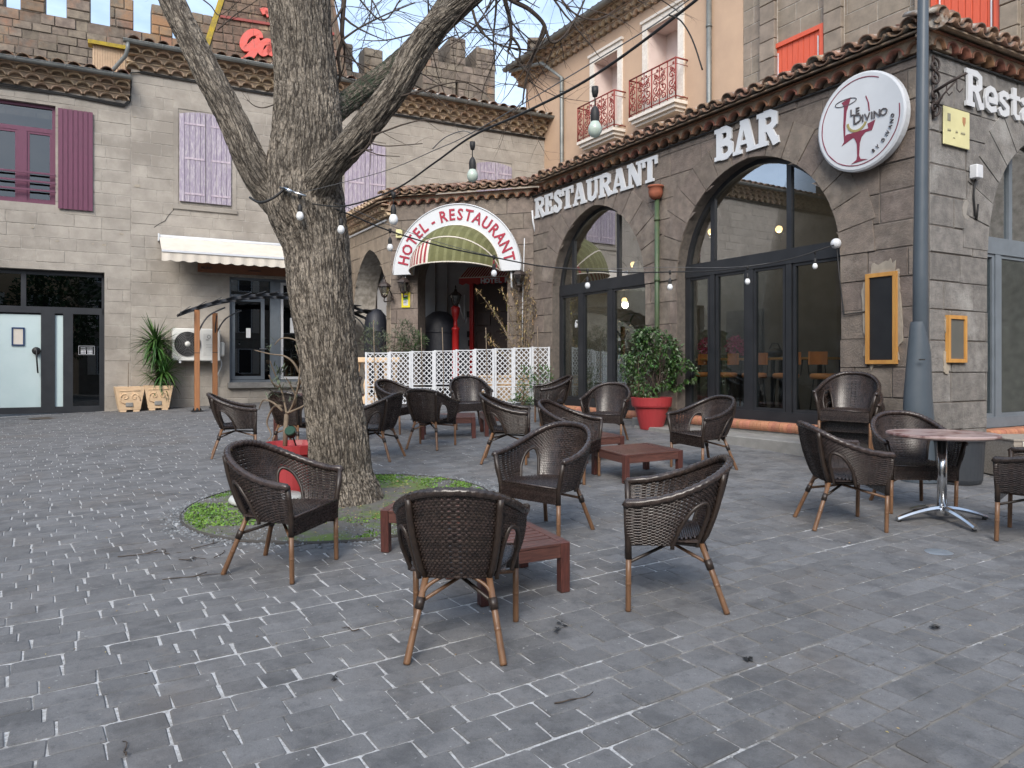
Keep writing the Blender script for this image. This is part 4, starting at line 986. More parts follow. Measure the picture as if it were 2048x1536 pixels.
# room behind the glass
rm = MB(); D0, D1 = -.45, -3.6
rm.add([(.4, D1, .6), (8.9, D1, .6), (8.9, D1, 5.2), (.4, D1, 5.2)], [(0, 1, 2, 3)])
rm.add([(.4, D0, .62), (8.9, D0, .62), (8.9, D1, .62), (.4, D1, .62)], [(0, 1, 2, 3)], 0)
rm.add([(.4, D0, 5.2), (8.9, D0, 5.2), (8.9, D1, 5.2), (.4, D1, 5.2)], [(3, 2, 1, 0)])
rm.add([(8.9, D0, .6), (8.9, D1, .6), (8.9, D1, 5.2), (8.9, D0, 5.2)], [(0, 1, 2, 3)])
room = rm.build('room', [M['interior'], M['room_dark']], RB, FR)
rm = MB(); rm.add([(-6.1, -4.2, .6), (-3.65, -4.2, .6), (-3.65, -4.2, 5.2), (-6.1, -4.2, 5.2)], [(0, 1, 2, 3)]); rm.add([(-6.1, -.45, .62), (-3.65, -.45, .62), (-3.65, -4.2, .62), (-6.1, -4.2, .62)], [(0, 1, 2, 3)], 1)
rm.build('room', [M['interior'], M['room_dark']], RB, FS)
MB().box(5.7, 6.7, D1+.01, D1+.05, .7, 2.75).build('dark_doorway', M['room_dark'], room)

# lettering
BL = .05
SG = thing('restaurant_lettering', 'white slab capital letters RESTAURANT fixed along the stone wall', 'sign', FR.pt(6.8, 0, 4.8))
u = 8.86; word = 'RESTAURANT'; tot = sum(GLY[c][0] for c in word); H = .44; wx = (8.86-4.76)/(tot*H+9*.012*0)*.985
for c in word: u -= letter(c, SG, FR, u, 4.80, H, M['sign_white'], .03, .055, wx=wx, bold=.012)
SG2 = thing('bar_lettering', 'large white slab capital letters BAR above the big glazed arch', 'sign', FR.pt(2.8, 0, 4.8))
u = 3.44; tot = sum(GLY[c][0] for c in 'BAR'); wx = 1.26/(tot*.5)
for c in 'BAR': u -= letter(c, SG2, FR, u, 4.79, .50, M['sign_white'], .03, .06, wx=wx, bold=.02)
SG3 = thing('end_wall_lettering', 'white slab letters Restaurant on the end wall right of the plaque', 'sign', FS.pt(-2, 0, 4.8))
u = -.68; H = .46
for c in 'Restaurant': u -= letter(c, SG3, FS, u, 4.78, H, M['sign_white'], .03, .06, wx=1.02)+.006
# round sign
zc_ = 4.67; uc = .80
SR = thing('round_bar_sign', 'round white illuminated sign with wine glass logo by the corner', 'sign', FR.pt(uc, .1, zc_))
disc = MB(); n = 48; rr_ = .625
prof = [(.001, .0), (.56, .0), (.6, .02), (.6, .06), (rr_, .07), (rr_, .145), (.6, .16), (.001, .16)]
disc.lathe(prof, n, m=T3(uc, .03, zc_, -pi/2), sm=False)
disc.build('sign_disc', M['sign_white'], SR, FR)
dF = .193
def ring_arc(b, r0, r1, a0, a1, n, d0, d1, wob=0):
    for i in range(n):
        t0, t1 = a0+(a1-a0)*i/n, a0+(a1-a0)*(i+1)/n
        ri = r0+wob*noise.noise(Vector((t0*5, 1, 0))); rj = r0+wob*noise.noise(Vector((t1*5, 1, 0)))
        P = [(uc-ri*math.cos(t0), zc_+ri*math.sin(t0)), (uc-r1*math.cos(t0), zc_+r1*math.sin(t0)), (uc-r1*math.cos(t1), zc_+r1*math.sin(t1)), (uc-rj*math.cos(t1), zc_+rj*math.sin(t1))]
        b.prism(P, d0, d1)
b = MB(); ring_arc(b, .545, .556, math.radians(60), math.radians(368), 60, dF-.004, dF+.002, .008); b.build('sign_ring', M['wine'], SR, FR)
b = MB(); fx = lambda x, y: (uc-x*.6, zc_+y*.6)       # x,y in units of .6 m, origin at centre
b.prism([fx(-.42, .52), fx(-.2, .58), fx(-.22, .5), fx(-.3, .3), fx(-.33, 0), fx(-.33, -.22), fx(-.2, -.22), fx(-.12, -.3), fx(-.42, -.42), fx(-.36, -.34), fx(-.38, 0), fx(-.36, .42)], dF-.004, dF+.002)
b.prism([fx(-.35, -.26), fx(.3, -.26), fx(.38, -.06), fx(.2, -.1), fx(.22, -.2), fx(-.3, -.2)], dF-.004, dF+.0026)
b.prism([fx(-.22, -.24), fx(.18, -.24), fx(.06, -.34), fx(.02, -.46), fx(0, -.72), fx(.04, -.8), fx(.2, -.84), fx(-.18, -.86), fx(-.06, -.8), fx(-.04, -.72), fx(-.05, -.46), fx(-.1, -.34)], dF-.004, dF+.0034)
for x0, y0, x1, y1, w_ in ((.16, .5, .22, .34, .02), (.22, .34, .24, .16, .026)): stroke(b, [(x0, y0), (x1, y1)], w_, dF-.004, dF+.003, fx)
b.build('logo_glass', M['wine'], SR, FR)
b = MB(); stroke(b, [(-.5+.26*math.cos(t)-.0+.18, .5+.07*math.sin(t)) for t in [2*pi*i/20 for i in range(21)]], .014, dF-.004, dF+.004, fx); b.build('logo_rim', M['inkgrey'], SR, FR)
b = MB(); stroke(b, [(-.05+.22*math.cos(t), .02+.2*math.sin(t)) for t in [pi+pi*.9*i/10 for i in range(11)]], .05, dF-.004, dF+.0042, fx); b.build('logo_wine', mat('olive_print', (.35, .3, .12)), SR, FR)
x = -.16
for c in 'LE': put_font(c, SR, FR, uc-x*.6, dF, zc_+.17*.6, .12, M['inkgrey'], bold=.0); x += .13
x = -.12
for i, c in enumerate('DIVINO'):
    s_ = .18 if i == 0 else .135; wv = {'D': .175, 'I': .076, 'V': .135, 'N': .155, 'O': .15}[c]
    put_font(c, SR, FR, uc-(x+wv/2)*.6, dF, zc_-.03*.6, s_, M['inkgrey'], bold=.0); x += wv
t = math.radians(-64)
for c in 'BY DIVANO':
    if c != ' ': put_font(c, SR, FR, uc-.485*math.cos(t), dF, zc_+.485*math.sin(t), .064, M['inkgrey'], rot=(t+pi/2), bold=.0)
    t += math.radians(4.2 if c in 'I ' else 8.2)
# drain funnel and green pipe
u0_, zz0 = FR.at(1314, 378, .1)
FN = thing('rain_pipe', 'green rain pipe with terracotta funnel between the two glazed arches', 'pipe', FR.pt(u0_, .1, .5))
b = MB(); b.lathe([(.001, 0), (.05, 0), (.11, .05), (.125, .12), (.12, .2), (.14, .21), (.14, .235), (.12, .235), (.1, .1), (.001, .08)], 14, m=T3(u0_, .13, 4.44)); b.build('funnel', M['terracotta'], FN, FR)
b = MB(); b.tube([(u0_, .1, 4.46), (u0_, .1, .4)], .042, 10); 
for z in (4.1, 3.05, 1.9): b.tube([(u0_, .1, z-.03), (u0_, .1, z+.03)], .052, 10)
b.build('pipe', M['pipe_green'], FN, FR)
# boards
def board(fr, px0, px1, py0, py1, pref, m_in, label, name='menu_board', fw=.05):
    a, c = fr.at(px1, 600, .03)[0], fr.at(px0, 600, .03)[0]; z1 = fr.at(px0, py0, .03)[1]; z0 = fr.at(px0, py1, .03)[1]
    t_ = thing(name, label, 'board', fr.pt((a+c)/2, 0, z0))
    b = MB(); rect_frame(b, min(a, c), max(a, c), z0, z1, fw, .015, .06); b.build('frame', M['ocwood'], t_, fr)
    MB().box(min(a, c)+fw, max(a, c)-fw, .017, .04, z0+fw, z1-fw).build('panel', m_in, t_, fr)
board(FR, 1733, 1795, 549, 728, 0, M['slate'], 'tall black chalkboard in pine frame on the corner pier')
board(FS, 1893, 1930, 630, 725, 0, M['slate_grey'], 'small grey board in pine frame on the end wall', fw=.045)
a, c = FR.at(1800, 600)[0], FR.at(1722, 600)[0]
def patch(fr, parent, cu_, cz, ru, rz, m, name='plaster_patch', d=.019, seed=0, sq=.5):
    n = 90; P = []
    for i in range(n):
        t = 2*pi*i/n; k = 1+.22*noise.noise(Vector((math.cos(t)*2+seed, math.sin(t)*2, seed)))+.16*noise.noise(Vector((math.cos(t)*5, math.sin(t)*5, seed)))+.07*noise.noise(Vector((math.cos(t)*16, math.sin(t)*16, seed)))
        cc, ss = math.cos(t), math.sin(t); P.append((cu_+ru*k*math.copysign(abs(cc)**sq, cc), cz+rz*k*math.copysign(abs(ss)**sq, ss)))
    b = MB(); b.prism(P[::-1], d-.015, d+.006); return b.build(name, m, parent, fr)
patch(FR, RB, .60, 2.22, .265, .64, M['plaster_patch'], seed=2)
patch(FS, RB, -.32, 1.6, .06, .14, M['plaster_patch'], seed=5); patch(FS, RB, -.34, 2.05, .05, .1, M['plaster_patch'], seed=8)
patch(FS, RB, -.75, 2.95+.55, .09, .12, mat('grey_patch', (.3, .28, .25)), seed=9, sq=.9)
# plaque, box lamp, bracket
pl = MB().box(*sorted((FS.at(1932, 250)[0], FS.at(1880, 250)[0])), .03, .045, 4.24, 4.70, bev=.004).build('wall_plaque', M['brass']); pl.matrix_world = FS.m
tag(pl, 'pale brass plaque with two small crests on the end wall', 'plaque')
b = MB(); b.box(-.36, -.30, .045, .05, 4.53, 4.62); b.prism([(-.62, 4.62), (-.62, 4.56), (-.65, 4.51), (-.68, 4.56), (-.68, 4.62)], .051, .045, 1)
squig(b, -.3, 4.40, 3, .035, .047); squig(b, -.47, 4.40, 2, .035, .047); squig(b, -.58, 4.40, 4, .035, .047); squig(b, -.42, 4.33, 4, .015, .047)
b.build('plaque_print', [mat('plaque_ink', (.28, .27, .2)), mat('plaque_red', (.4, .2, .1))], pl)
u_, zb_ = FS.at(1941, 360)
bx = MB().box(u_-.07, u_+.07, .02, .12, zb_, zb_+.17, bev=.01).build('junction_box', M['white']); bx.matrix_world = FS.m; tag(bx, 'small white junction box with hanging cable on the end wall', 'box')
b = MB(); b.tube([(u_, .06, zb_), (u_+.02, .05, zb_-.2), (u_-.01, .05, zb_-.45), (u_-.06, .04, zb_-.5), (u_-.1, .04, zb_-.3)], .012, 6); b.build('cable', M['cable'], bx)
BR = thing('iron_sign_bracket', 'scrolled wrought iron sign bracket with hooks at the building corner', 'bracket', FS.pt(-.02, .1, 4.7))
b = MB(); zc2 = FS.at(1868, 178)[1]
def scroll(b, c, r, turns, m, th=.012, start=0, n=26, flip=1):
    b.tube([m(c[0]+flip*r*(1-i/n*.85)*math.cos(start+turns*2*pi*i/n), c[1]+r*(1-i/n*.85)*math.sin(start+turns*2*pi*i/n)) for i in range(n+1)], th, 5)
for s_ in (1, -1): 
    for q in (.1, .26): scroll(b, (-.03, zc2+s_*q), .09, 1.3, lambda x, y: (x, .04+abs(x)*.2, y), .014, pi/2*s_, flip=s_)
b.tube([(-.03, .03, zc2-.38), (-.03, .03, zc2+.38)], .016, 6)
b.tube([(-.04, .03, zc2-.06), (-.05, .2, zc2-.0), (-.06, .40, zc2+.05)], .02, 6)
b.tube([(-.03, .03, zc2-.3), (-.05, .14, zc2-.12), (-.06, .28, zc2)], .012, 6)
b.build('bracket_arm', M['iron'], BR, FS)
for q in (.18, .3): 
    b = MB(); b.tube([(-.05, q, zc2), (-.05, q, zc2-.1), (-.05, q+.03, zc2-.15), (-.05, q+.07, zc2-.12)], .008, 5); b.build('hook', M['iron'], BR, FS)
# plinth step
st = MB().box(.95, 4.75, .02, .62, .1, .55, bev=.01).build('plinth_step', M['concrete']); st.matrix_world = FR.m; tag(st, 'pale concrete plinth step below the big glazed arch', 'step')
MB().box(4.78, 5.1, .02, .4, .25, .66, bev=.02).build('step_end', M['concrete'], st)

# ============================================================ HOTEL FRONT
HR = thing('hotel_building', 'dark stone hotel entrance bay with wide arch and tiled eave', 'hotel', FH.pt(HW/2, 0, .6))
uh = lambda px, d=0: FH.at(px, 600, d)[0]
oh = Op(uh(1015), uh(836), -.5, 3.55, .85)
kw2 = dict(kw); kw2['rows'] = .34
W3 = make_wall(HR, FH, 0, HW, -.4, ZT-.02, [oh], M['mortar_dark'], M['stone_dark'], limit=150, blocks_from=.2, **kw2)
eaves(HR, FH, -.12, HW+.15, ZT-.02, m_t=M['tile'], m_in=M['infill'], m_top=M['tile_top'], depth_roof=2.6, limit=120, wave=2.4, **{**eR, 'pitch': .24})
ob = Op(.25, 2.7, -.5, 3.0, 1.5)
M['stone_side'] = mat('tan_render_stone', (.32, .26, .2), (.24, .195, .15), 4, .93, .7, 38, .012, rnd=.1)
W4 = make_wall(HR, FB, 0, 3.0, -.4, ZT-.25, [ob], M['mortar_left'], M['stone_side'], limit=60, **{**kw2, 'thick': .6})
eaves(HR, FB, -.1, 3.1, ZT-.25, m_t=M['tile_pale'], m_in=M['infill'], m_top=M['tile_pale'], depth_roof=1.5, limit=90, **{**eR, 'rows': 2, 'rowh': .13, 'pitch': .22})
b = MB(); b.box(.2, 3.0, .02, .05, ZT-.33, ZT-.29); b.build('white_conduit', M['white'], HR, FB)
b = MB(); b.tube([(.02, .06, 5.0), (-.0, .06, 4.75), (-.06, .03, 4.45)], .022, 6); b.tube([(uh(1048)-.02, .03, 4.4), (uh(1046), .03, 3.0), (uh(1045), .03, .9)], .012, 6, m=None)
HRb = b.build('white_conduit', M['white'], HR, FH)
# courtyard behind
cy_ = MB(); cy_.add([(-.3, -2.2, .3), (HW+1.5, -2.2, .3), (HW+1.5, -2.2, 5.3), (-.3, -2.2, 5.3)], [(0, 1, 2, 3)])
cy_.add([(-.3, -.42, .3), (-.3, -2.2, .3), (-.3, -2.2, 5.3), (-.3, -.42, 5.3)], [(3, 2, 1, 0)])
for px in (869, 893): 
    u_ = FH.at(px, 600, -2.15)[0]; cy_.box(u_-.02, u_+.02, -2.2, -2.14, .5, 5)
cy_.build('court_wall', M['courtwall'], HR, FH)
uc2 = lambda px: FH.at(px, 600, -2.1)[0]; zc3 = lambda py, px=950: FH.at(px, py, -2.1)[1]
dd = MB(); dd.box(uc2(1024), uc2(948), -2.19, -2.12, .6, zc3(565)); 
door = dd.build('hotel_door', M['door_brown'], HR, FH)
a, c = uc2(1024), uc2(948)
for i in range(2):
    for (z0, z1) in ((.85, 1.35), (1.5, 2.45), (2.6, 2.95)):
        x0 = a+(c-a)*(i*.5+.06); x1 = a+(c-a)*(i*.5+.44); MB().box(x0, x1, -2.12, -2.09, z0, z1, bev=.02).build('door_panel', M['door_brown'], door)
b = MB(); b.box(uc2(947), uc2(940), -2.2, -2.06, .6, zc3(562)); b.box(uc2(1030), uc2(940), -2.2, -2.05, zc3(566), zc3(560)); b.build('door_frame', M['red'], door)
b = MB(); 
for (p0, p1, z) in ((933, 939, 628), (933, 939, 668), (935, 939, 686)): b.box(uc2(p1), uc2(p0), -2.2, -2.13, zc3(z+6), zc3(z-6))
b.build('door_intercom', M['black'], HR, FH)
b = MB(); b.box(uh(960), uh(958)+.02, -2.2, -2.1, 1.5, 3.3); b.build('yellow_conduit', M['yellow'], HR, FH)
# small inner awning
A2 = thing('door_awning', 'small red and cream striped awning over the brown hotel door', 'awning', FH.pt(uc2(975), -1.6, 3.2))
a, c = FH.at(1040, 550, -1.5)[0], FH.at(918, 550, -1.5)[0]; zt2, zm2, zb2 = FH.at(918, 536, -2.1)[1], FH.at(918, 556, -1.5)[1], FH.at(918, 569, -1.5)[1]
b = MB(); n = 22
for i in range(n):
    x0, x1 = a+(c-a)*i/n, a+(c-a)*(i+.68)/n; x2 = a+(c-a)*(i+1)/n
    b.add([(x0, -2.1, zt2), (x1, -2.1, zt2), (x1, -1.5, zm2), (x0, -1.5, zm2)], [(3, 2, 1, 0)], 0)
    b.add([(x1, -2.1, zt2), (x2, -2.1, zt2), (x2, -1.5, zm2), (x1, -1.5, zm2)], [(3, 2, 1, 0)], 1)
b.add([(c, -2.1, zt2), (c, -2.1, zm2), (c, -1.5, zm2)], [(0, 1, 2)], 0)
b.build('awning_cloth', [M['awn_red'], M['cream']], A2, FH)
b = MB(); n = 40
for i in range(n):
    x0, x1 = a+(c-a)*i/n, a+(c-a)*(i+1)/n; f = lambda x: zb2+.02*math.cos((x-a)*2*pi/.2)
    b.add([(x0, -1.5, zm2), (x1, -1.5, zm2), (x1, -1.495, f(x1)), (x0, -1.495, f(x0))], [(3, 2, 1, 0)])
b.box(a, c, -1.5, -1.485, zm2-.012, zm2+.012, 1); vl = b.build('valance', [mat('bright_awning_red', (.45, .05, .045)), M['cream']], A2, FH)
x = FH.at(962, 560, -1.48)[0]
for ch_, adv in zip('HOTEL RE', (.115, .125, .105, .1, .17, 0, .115, .1)):
    if ch_ == ' ': continue
    put_font(ch_, A2, FH, x-.05, -1.478, zm2-.15, .165, M['white'], bold=.035, sx=1.); x -= adv
# arched sign and basket awning
ucs, zcs = (uh(791)+uh(1057))/2, FH.at(925, 548)[1]
RO, RI = 1.53, 1.09
AS = thing('arched_hotel_sign', 'white arched sign with crimson letters HOTEL - RESTAURANT over the entrance', 'sign', FH.pt(ucs, .2, zcs))
def P_(r, t): return (ucs-r*math.cos(t), zcs+r*math.sin(t))
b = MB(); n = 40
for i in range(n):
    t0, t1 = pi*i/n, pi*(i+1)/n
    b.prism([P_(RI, t0), P_(RO, t0), P_(RO, t1), P_(RI, t1)], .12, .3)
b.build('sign_face', M['sign_white'], AS, FH)
b = MB()
for rr in (RO+.01, RI-.01): b.tube([(P_(rr, pi*i/40)[0], .31, P_(rr, pi*i/40)[1]) for i in range(41)], .014, 6)
b.build('sign_edging', M['white'], AS, FH)
b = MB()
for s_ in (1, -1): b.tube([(ucs+s_*(RI+.2), .2, zcs), (ucs+s_*(RI+.2), .18, zcs-.35), (ucs+s_*(RI+.22), .02, zcs-.4)], .022, 6)
b.build('sign_strut', M['white'], AS, FH)
word = 'HOTEL - RESTAURANT'; wid = {'H': 1.05, 'O': 1.12, 'T': .92, 'E': .85, 'L': .78, ' ': .42, '-': .55, 'R': .95, 'S': .85, 'A': 1.0, 'U': 1.05, 'N': 1.1}
tw = sum(wid[c] for c in word); a0, a1 = math.radians(171), math.radians(8.5); t = a0
for c in word:
    dt_ = (a0-a1)*wid[c]/tw; tm = t-dt_/2; t -= dt_
    if c != ' ':
        r = (RO+RI)/2-.125
        put_font(c, AS, FH, *(P_(r, tm)[0], .304, P_(r, tm)[1]), .36, M['crimson'], rot=tm-pi/2, bold=.02, sx=.86, th=.01)
BA = thing('basket_awning', 'faded olive and red striped dome awning under the arched sign', 'awning', FH.pt(ucs, .3, zcs))
RA = RI-.03; DP = .82
def bask(lo_e, hi_e, rad_lo, name, mats, stripe, n=52, k=8):
    b = MB()
    for i in range(n):
        for j in range(k):
            q = []
            for (ii, jj) in ((i, j), (i+1, j), (i+1, j+1), (i, j+1)):
                t = pi*ii/n; e = lo_e+(hi_e-lo_e)*jj/k
                # fan surface: hoop tilted by e from the wall plane
                x = RA*math.cos(t); s_ = RA*math.sin(t)
                q.append((ucs-x, .3+s_*math.sin(e)*DP, zcs+s_*math.cos(e)*(1-.0*e)))
            b.add(q, [(3, 2, 1, 0)], stripe(i, t), sm=True)
    return b.build(name, mats, BA, FH)
bask(0, .85, 0, 'canopy_upper', [M['olive'], M['olive2']], lambda i, t: int(i % 3 == 0))
bask(.85, 1.45, 0, 'canopy_lower', [M['olive'], M['olive2'], M['awn_red'], M['cream']], lambda i, t: (2+(i % 2) if i > 30 else (2 if i < 6 and i % 2 else int(i % 3 == 0))))
b = MB()
for e in (0.02, .85, 1.45):
    b.tube([(ucs-RA*math.cos(pi*i/30), .305+RA*math.sin(pi*i/30)*math.sin(e)*DP, zcs+RA*math.sin(pi*i/30)*math.cos(e)) for i in range(31)], .016, 6)
b.build('canopy_piping', M['cream'], BA, FH)

# ============================================================ APRICOT HOUSE and brown-grey house
AH = thing('apricot_house', 'apricot rendered house with two red iron balconies and tiled eave', 'house', FO.pt(5, 0, .8))
uo = lambda px: FO.at(px, 300)[0]; zo = lambda px, py: FO.at(px, py)[1]
uL, uRt = uo(1052), uo(1486)
zO = zo(1258, 0)-.55
w1 = Op(uo(1237), uo(1190), zo(1200, 262), zo(1237, 100)); w2 = Op(uo(1358), uo(1297), zo(1300, 215), zo(1358, 25))
make_wall(AH, FO, uRt, uL, -.2, zO, [w1, w2], M['orange'], M['orange'], blocks=False, thick=.62)
eaves(AH, FO, uRt-.1, uL+.35, zO, 3, .27, M['tile_pale'], M['infill'], M['tile_top'], rowh=.16, step=.13, over=.12, depth_roof=5, limit=150)
gutter(AH, FO, uRt-.1, uL+.4, .13*3+.12+.07, zO+.5, M['zinc'], .09)
ci = 0
for o in (w1, w2):
    b = MB(); f = .2; rect_frame(b, o.a-f, o.b+f, o.z0-.1, o.z1+f, f, .002, .045); b.box(o.a-f-.04, o.b+f+.04, .002, .09, o.z1+f, o.z1+f+.07); b.build('window_surround', M['white_trim'], AH, FO)
    b = MB(); b.box(o.a, o.b, -.66, -.6, o.z0, o.z1); b.build('window_recess', M['pink_reveal'], AH, FO)
    b = MB(); b.box(o.a+.002, o.a+.012, -.6, .0, o.z0, o.z1); b.box(o.b-.012, o.b-.002, -.6, .0, o.z0, o.z1); b.box(o.a, o.b, -.6, 0, o.z1-.012, o.z1-.002); b.build('pink_reveal', M['pink_reveal'], AH, FO)
    MB().box(o.a+.01, o.a+.2, -.58, -.52, o.z0, o.z1-.1).build('inner_shutter', M['redshut'], AH, FO)
    A, B = o.a-.3, o.b+.3; z0 = o.z0-.25; dB = .42
    b = MB(); b.box(A-.0, B+.0, 0, dB, z0-.08, z0); b.box(A+.06, B-.06, 0, dB-.06, z0-.17, z0-.08); b.box(A+.12, B-.12, 0, dB-.14, z0-.24, z0-.17); sl = b.build('balcony_slab', M['white_trim'], AH, FO)
    BAL = b = MB(); zr = z0+.98
    b.tube([(A, .0, zr), (A, dB-.04, zr), (B, dB-.04, zr), (B, 0, zr)], .022, 6); b.tube([(A, .0, z0+.07), (A, dB-.04, z0+.07), (B, dB-.04, z0+.07), (B, 0, z0+.07)], .016, 6); b.tube([(A, .0, zr-.14), (A, dB-.04, zr-.14), (B, dB-.04, zr-.14), (B, 0, zr-.14)], .009, 5)
    rail = b.build('balcony_rail', M['rust_red'], AH, FO)
    npn = 6; wdt = (B-A)/npn
    for i in range(npn+1):
        MB().tube([(A+i*wdt, dB-.04, z0), (A+i*wdt, dB-.04, zr)], .013 if i % 3 else .02, 5).build('baluster', M['rust_red'], rail)
    for i in range(npn):
        q = MB(); cxx = A+(i+.5)*wdt; mm = lambda x, y: (x, dB-.04, y)
        s_ = 1 if i % 2 else -1
        for (zz_, r_, st_, fl) in ((z0+.2, .1, 0, s_), (z0+.42, .12, pi, -s_), (z0+.62, .1, 0, s_), (z0+.77, .06, pi, -s_)): scroll(q, (cxx, zz_), r_, 1.25, mm, .014, st_, 14, fl); scroll(q, (cxx+s_*wdt*.22, zz_+.1), r_*.6, 1.2, mm, .012, st_+pi, 10, -fl)
        q.tube([mm(cxx-s_*.07, z0+.08), mm(cxx-s_*.1, z0+.3), mm(cxx+s_*.09, z0+.5), mm(cxx-s_*.06, z0+.84)], .009, 4)
        q.build('scroll_panel', M['rust_red'], rail)
for s_, y0 in ((0, 0), (1, 0)):
    pass
u_ = uo(1128); b = MB(); b.tube([(uL+.2, .5, zO+.4), (uo(1100), .3, zo(1100, 130)), (u_, .08, zo(1122, 160)), (u_, .08, 3)], .06, 8)
for zz_ in (7.6, 9.8): b.tube([(u_, .08, zz_), (u_, .08, zz_+.06)], .072, 8)
b.build('downpipe', M['zinc'], AH, FO); b = MB(); u2 = uo(1423); b.tube([(u2, .08, zO), (u2, .08, 3)], .06, 8); 
for zz_ in (7.6, 9.8): b.tube([(u2, .08, zz_-.4), (u2, .08, zz_-.34)], .072, 8)
b.build('downpipe', M['zinc'], AH, FO)
b = MB(); b.box(uL-.05, uL+.02, -4.5, .0, 3, zO-.3); b.build('gable_end', M['orange'], AH, FO)
# lower apricot wing left, with its own roof slope, and a stone chimney
LWg = thing('apricot_wing', 'low apricot side wing with tiled slope left of the balcony house', 'house', FO.pt(uL+1.5, 0, 1))
b = MB(); zl = zo(1055, 190)
b.add([(uL+.04, -.9, 2), (uL+2.6, -.9, 2), (uL+2.6, -.9, zo(980, 215)-.7), (uL+.04, -.9, zl)], [(3, 2, 1, 0)]); b.build('wall', M['orange'], LWg, FO)
b = MB(); za, zb3 = zl, zo(980, 215)-.7
b.add([(uL+.04, -.6, za), (uL+2.7, -.6, zb3), (uL+2.7, -3, zb3), (uL+.04, -3, za), (uL+.04, -.6, za+.16), (uL+2.7, -.6, zb3+.16), (uL+2.7, -3, zb3+.16), (uL+.04, -3, za+.16)], [(0, 1, 2, 3), (7, 6, 5, 4), (4, 5, 1, 0), (5, 6, 2, 1)]); b.build('roof', M['tile_top'], LWg, FO)
cc_ = FO.pt(uL+.35, -.9, zO+.6); chm = thing('stone_chimney', 'square stone chimney at the left end of the apricot house roof', 'chimney', (cc_.x, cc_.y, zO-.2))
b = MB().box(-.45, .45, -.4, .4, 0, 1.75); stc = b.build('stack', M['castle_joint'], chm)
for k in range(7):
    for j in range(3): MB().box(-.47+j*.31, -.18+j*.31, -.43, .43, .02+k*.24, .24+k*.24, bev=.02).build('stone_block', M['castle'], stc)
MB().box(-.55, .55, -.5, .5, 1.75, 1.85).build('chimney_cap', M['castle'], chm)
# brown-grey block house with red shutters
BH = thing('block_house', 'brown grey block house with pilasters and coral red shutters behind the restaurant', 'house', FO.pt(-1, 0, .5))
uh1 = uo(1487); uh2 = uo(2500); zB = 13.5
s1o = Op(uo(1653), uo(1550), 5.6, zo(1600, 71)); s2o = Op(uo(2006), uo(1868), 5.6, 9.6)
make_wall(BH, FO, uh2, uh1, 0, zB, [], M['mortar_left'], M['stone_up'], rows=.36, bl=(.5, .8), proud=.008, joint=.012, blocks_from=5.4, limit=200, thick=.5)
for (pa, pb) in ((1528, 1558), (1656, 1692), (1838, 1866), (2008, 2045)):
    a, c = uo(pb), uo(pa); z = 5.3; k = 0
    pb_ = MB().box(a+.02, c-.02, .002, .10, z, zB).build('pilaster', M['mortar_left'], BH, FO)
    while z < 11.5:
        MB().box(a, c, .05, .145+R.uniform(-.006, .006), z+.008, z+.385, bev=.01).build('pilaster_block', M['stone_up'], pb_); z += .39
for o in (s1o, s2o):
    b = MB(); rect_frame(b, o.a-.0, o.b+.0, o.z0, o.z1, .09, .01, .10); b.build('shutter_frame', M['redshut'], BH, FO)
    s_ = shutter(BH, FO, o.a+.09, o.b-.09, o.z0+.1, o.z1-.09, M['redshut'], 8, d=.02)
    b = MB(); b.box(o.a+.13, o.a+.15, .06, .075, o.z0, o.z1-.2); b.box(o.b-.15, o.b-.13, .06, .075, o.z0, o.z1-.2); b.build('white_strip', M['white'], s_)
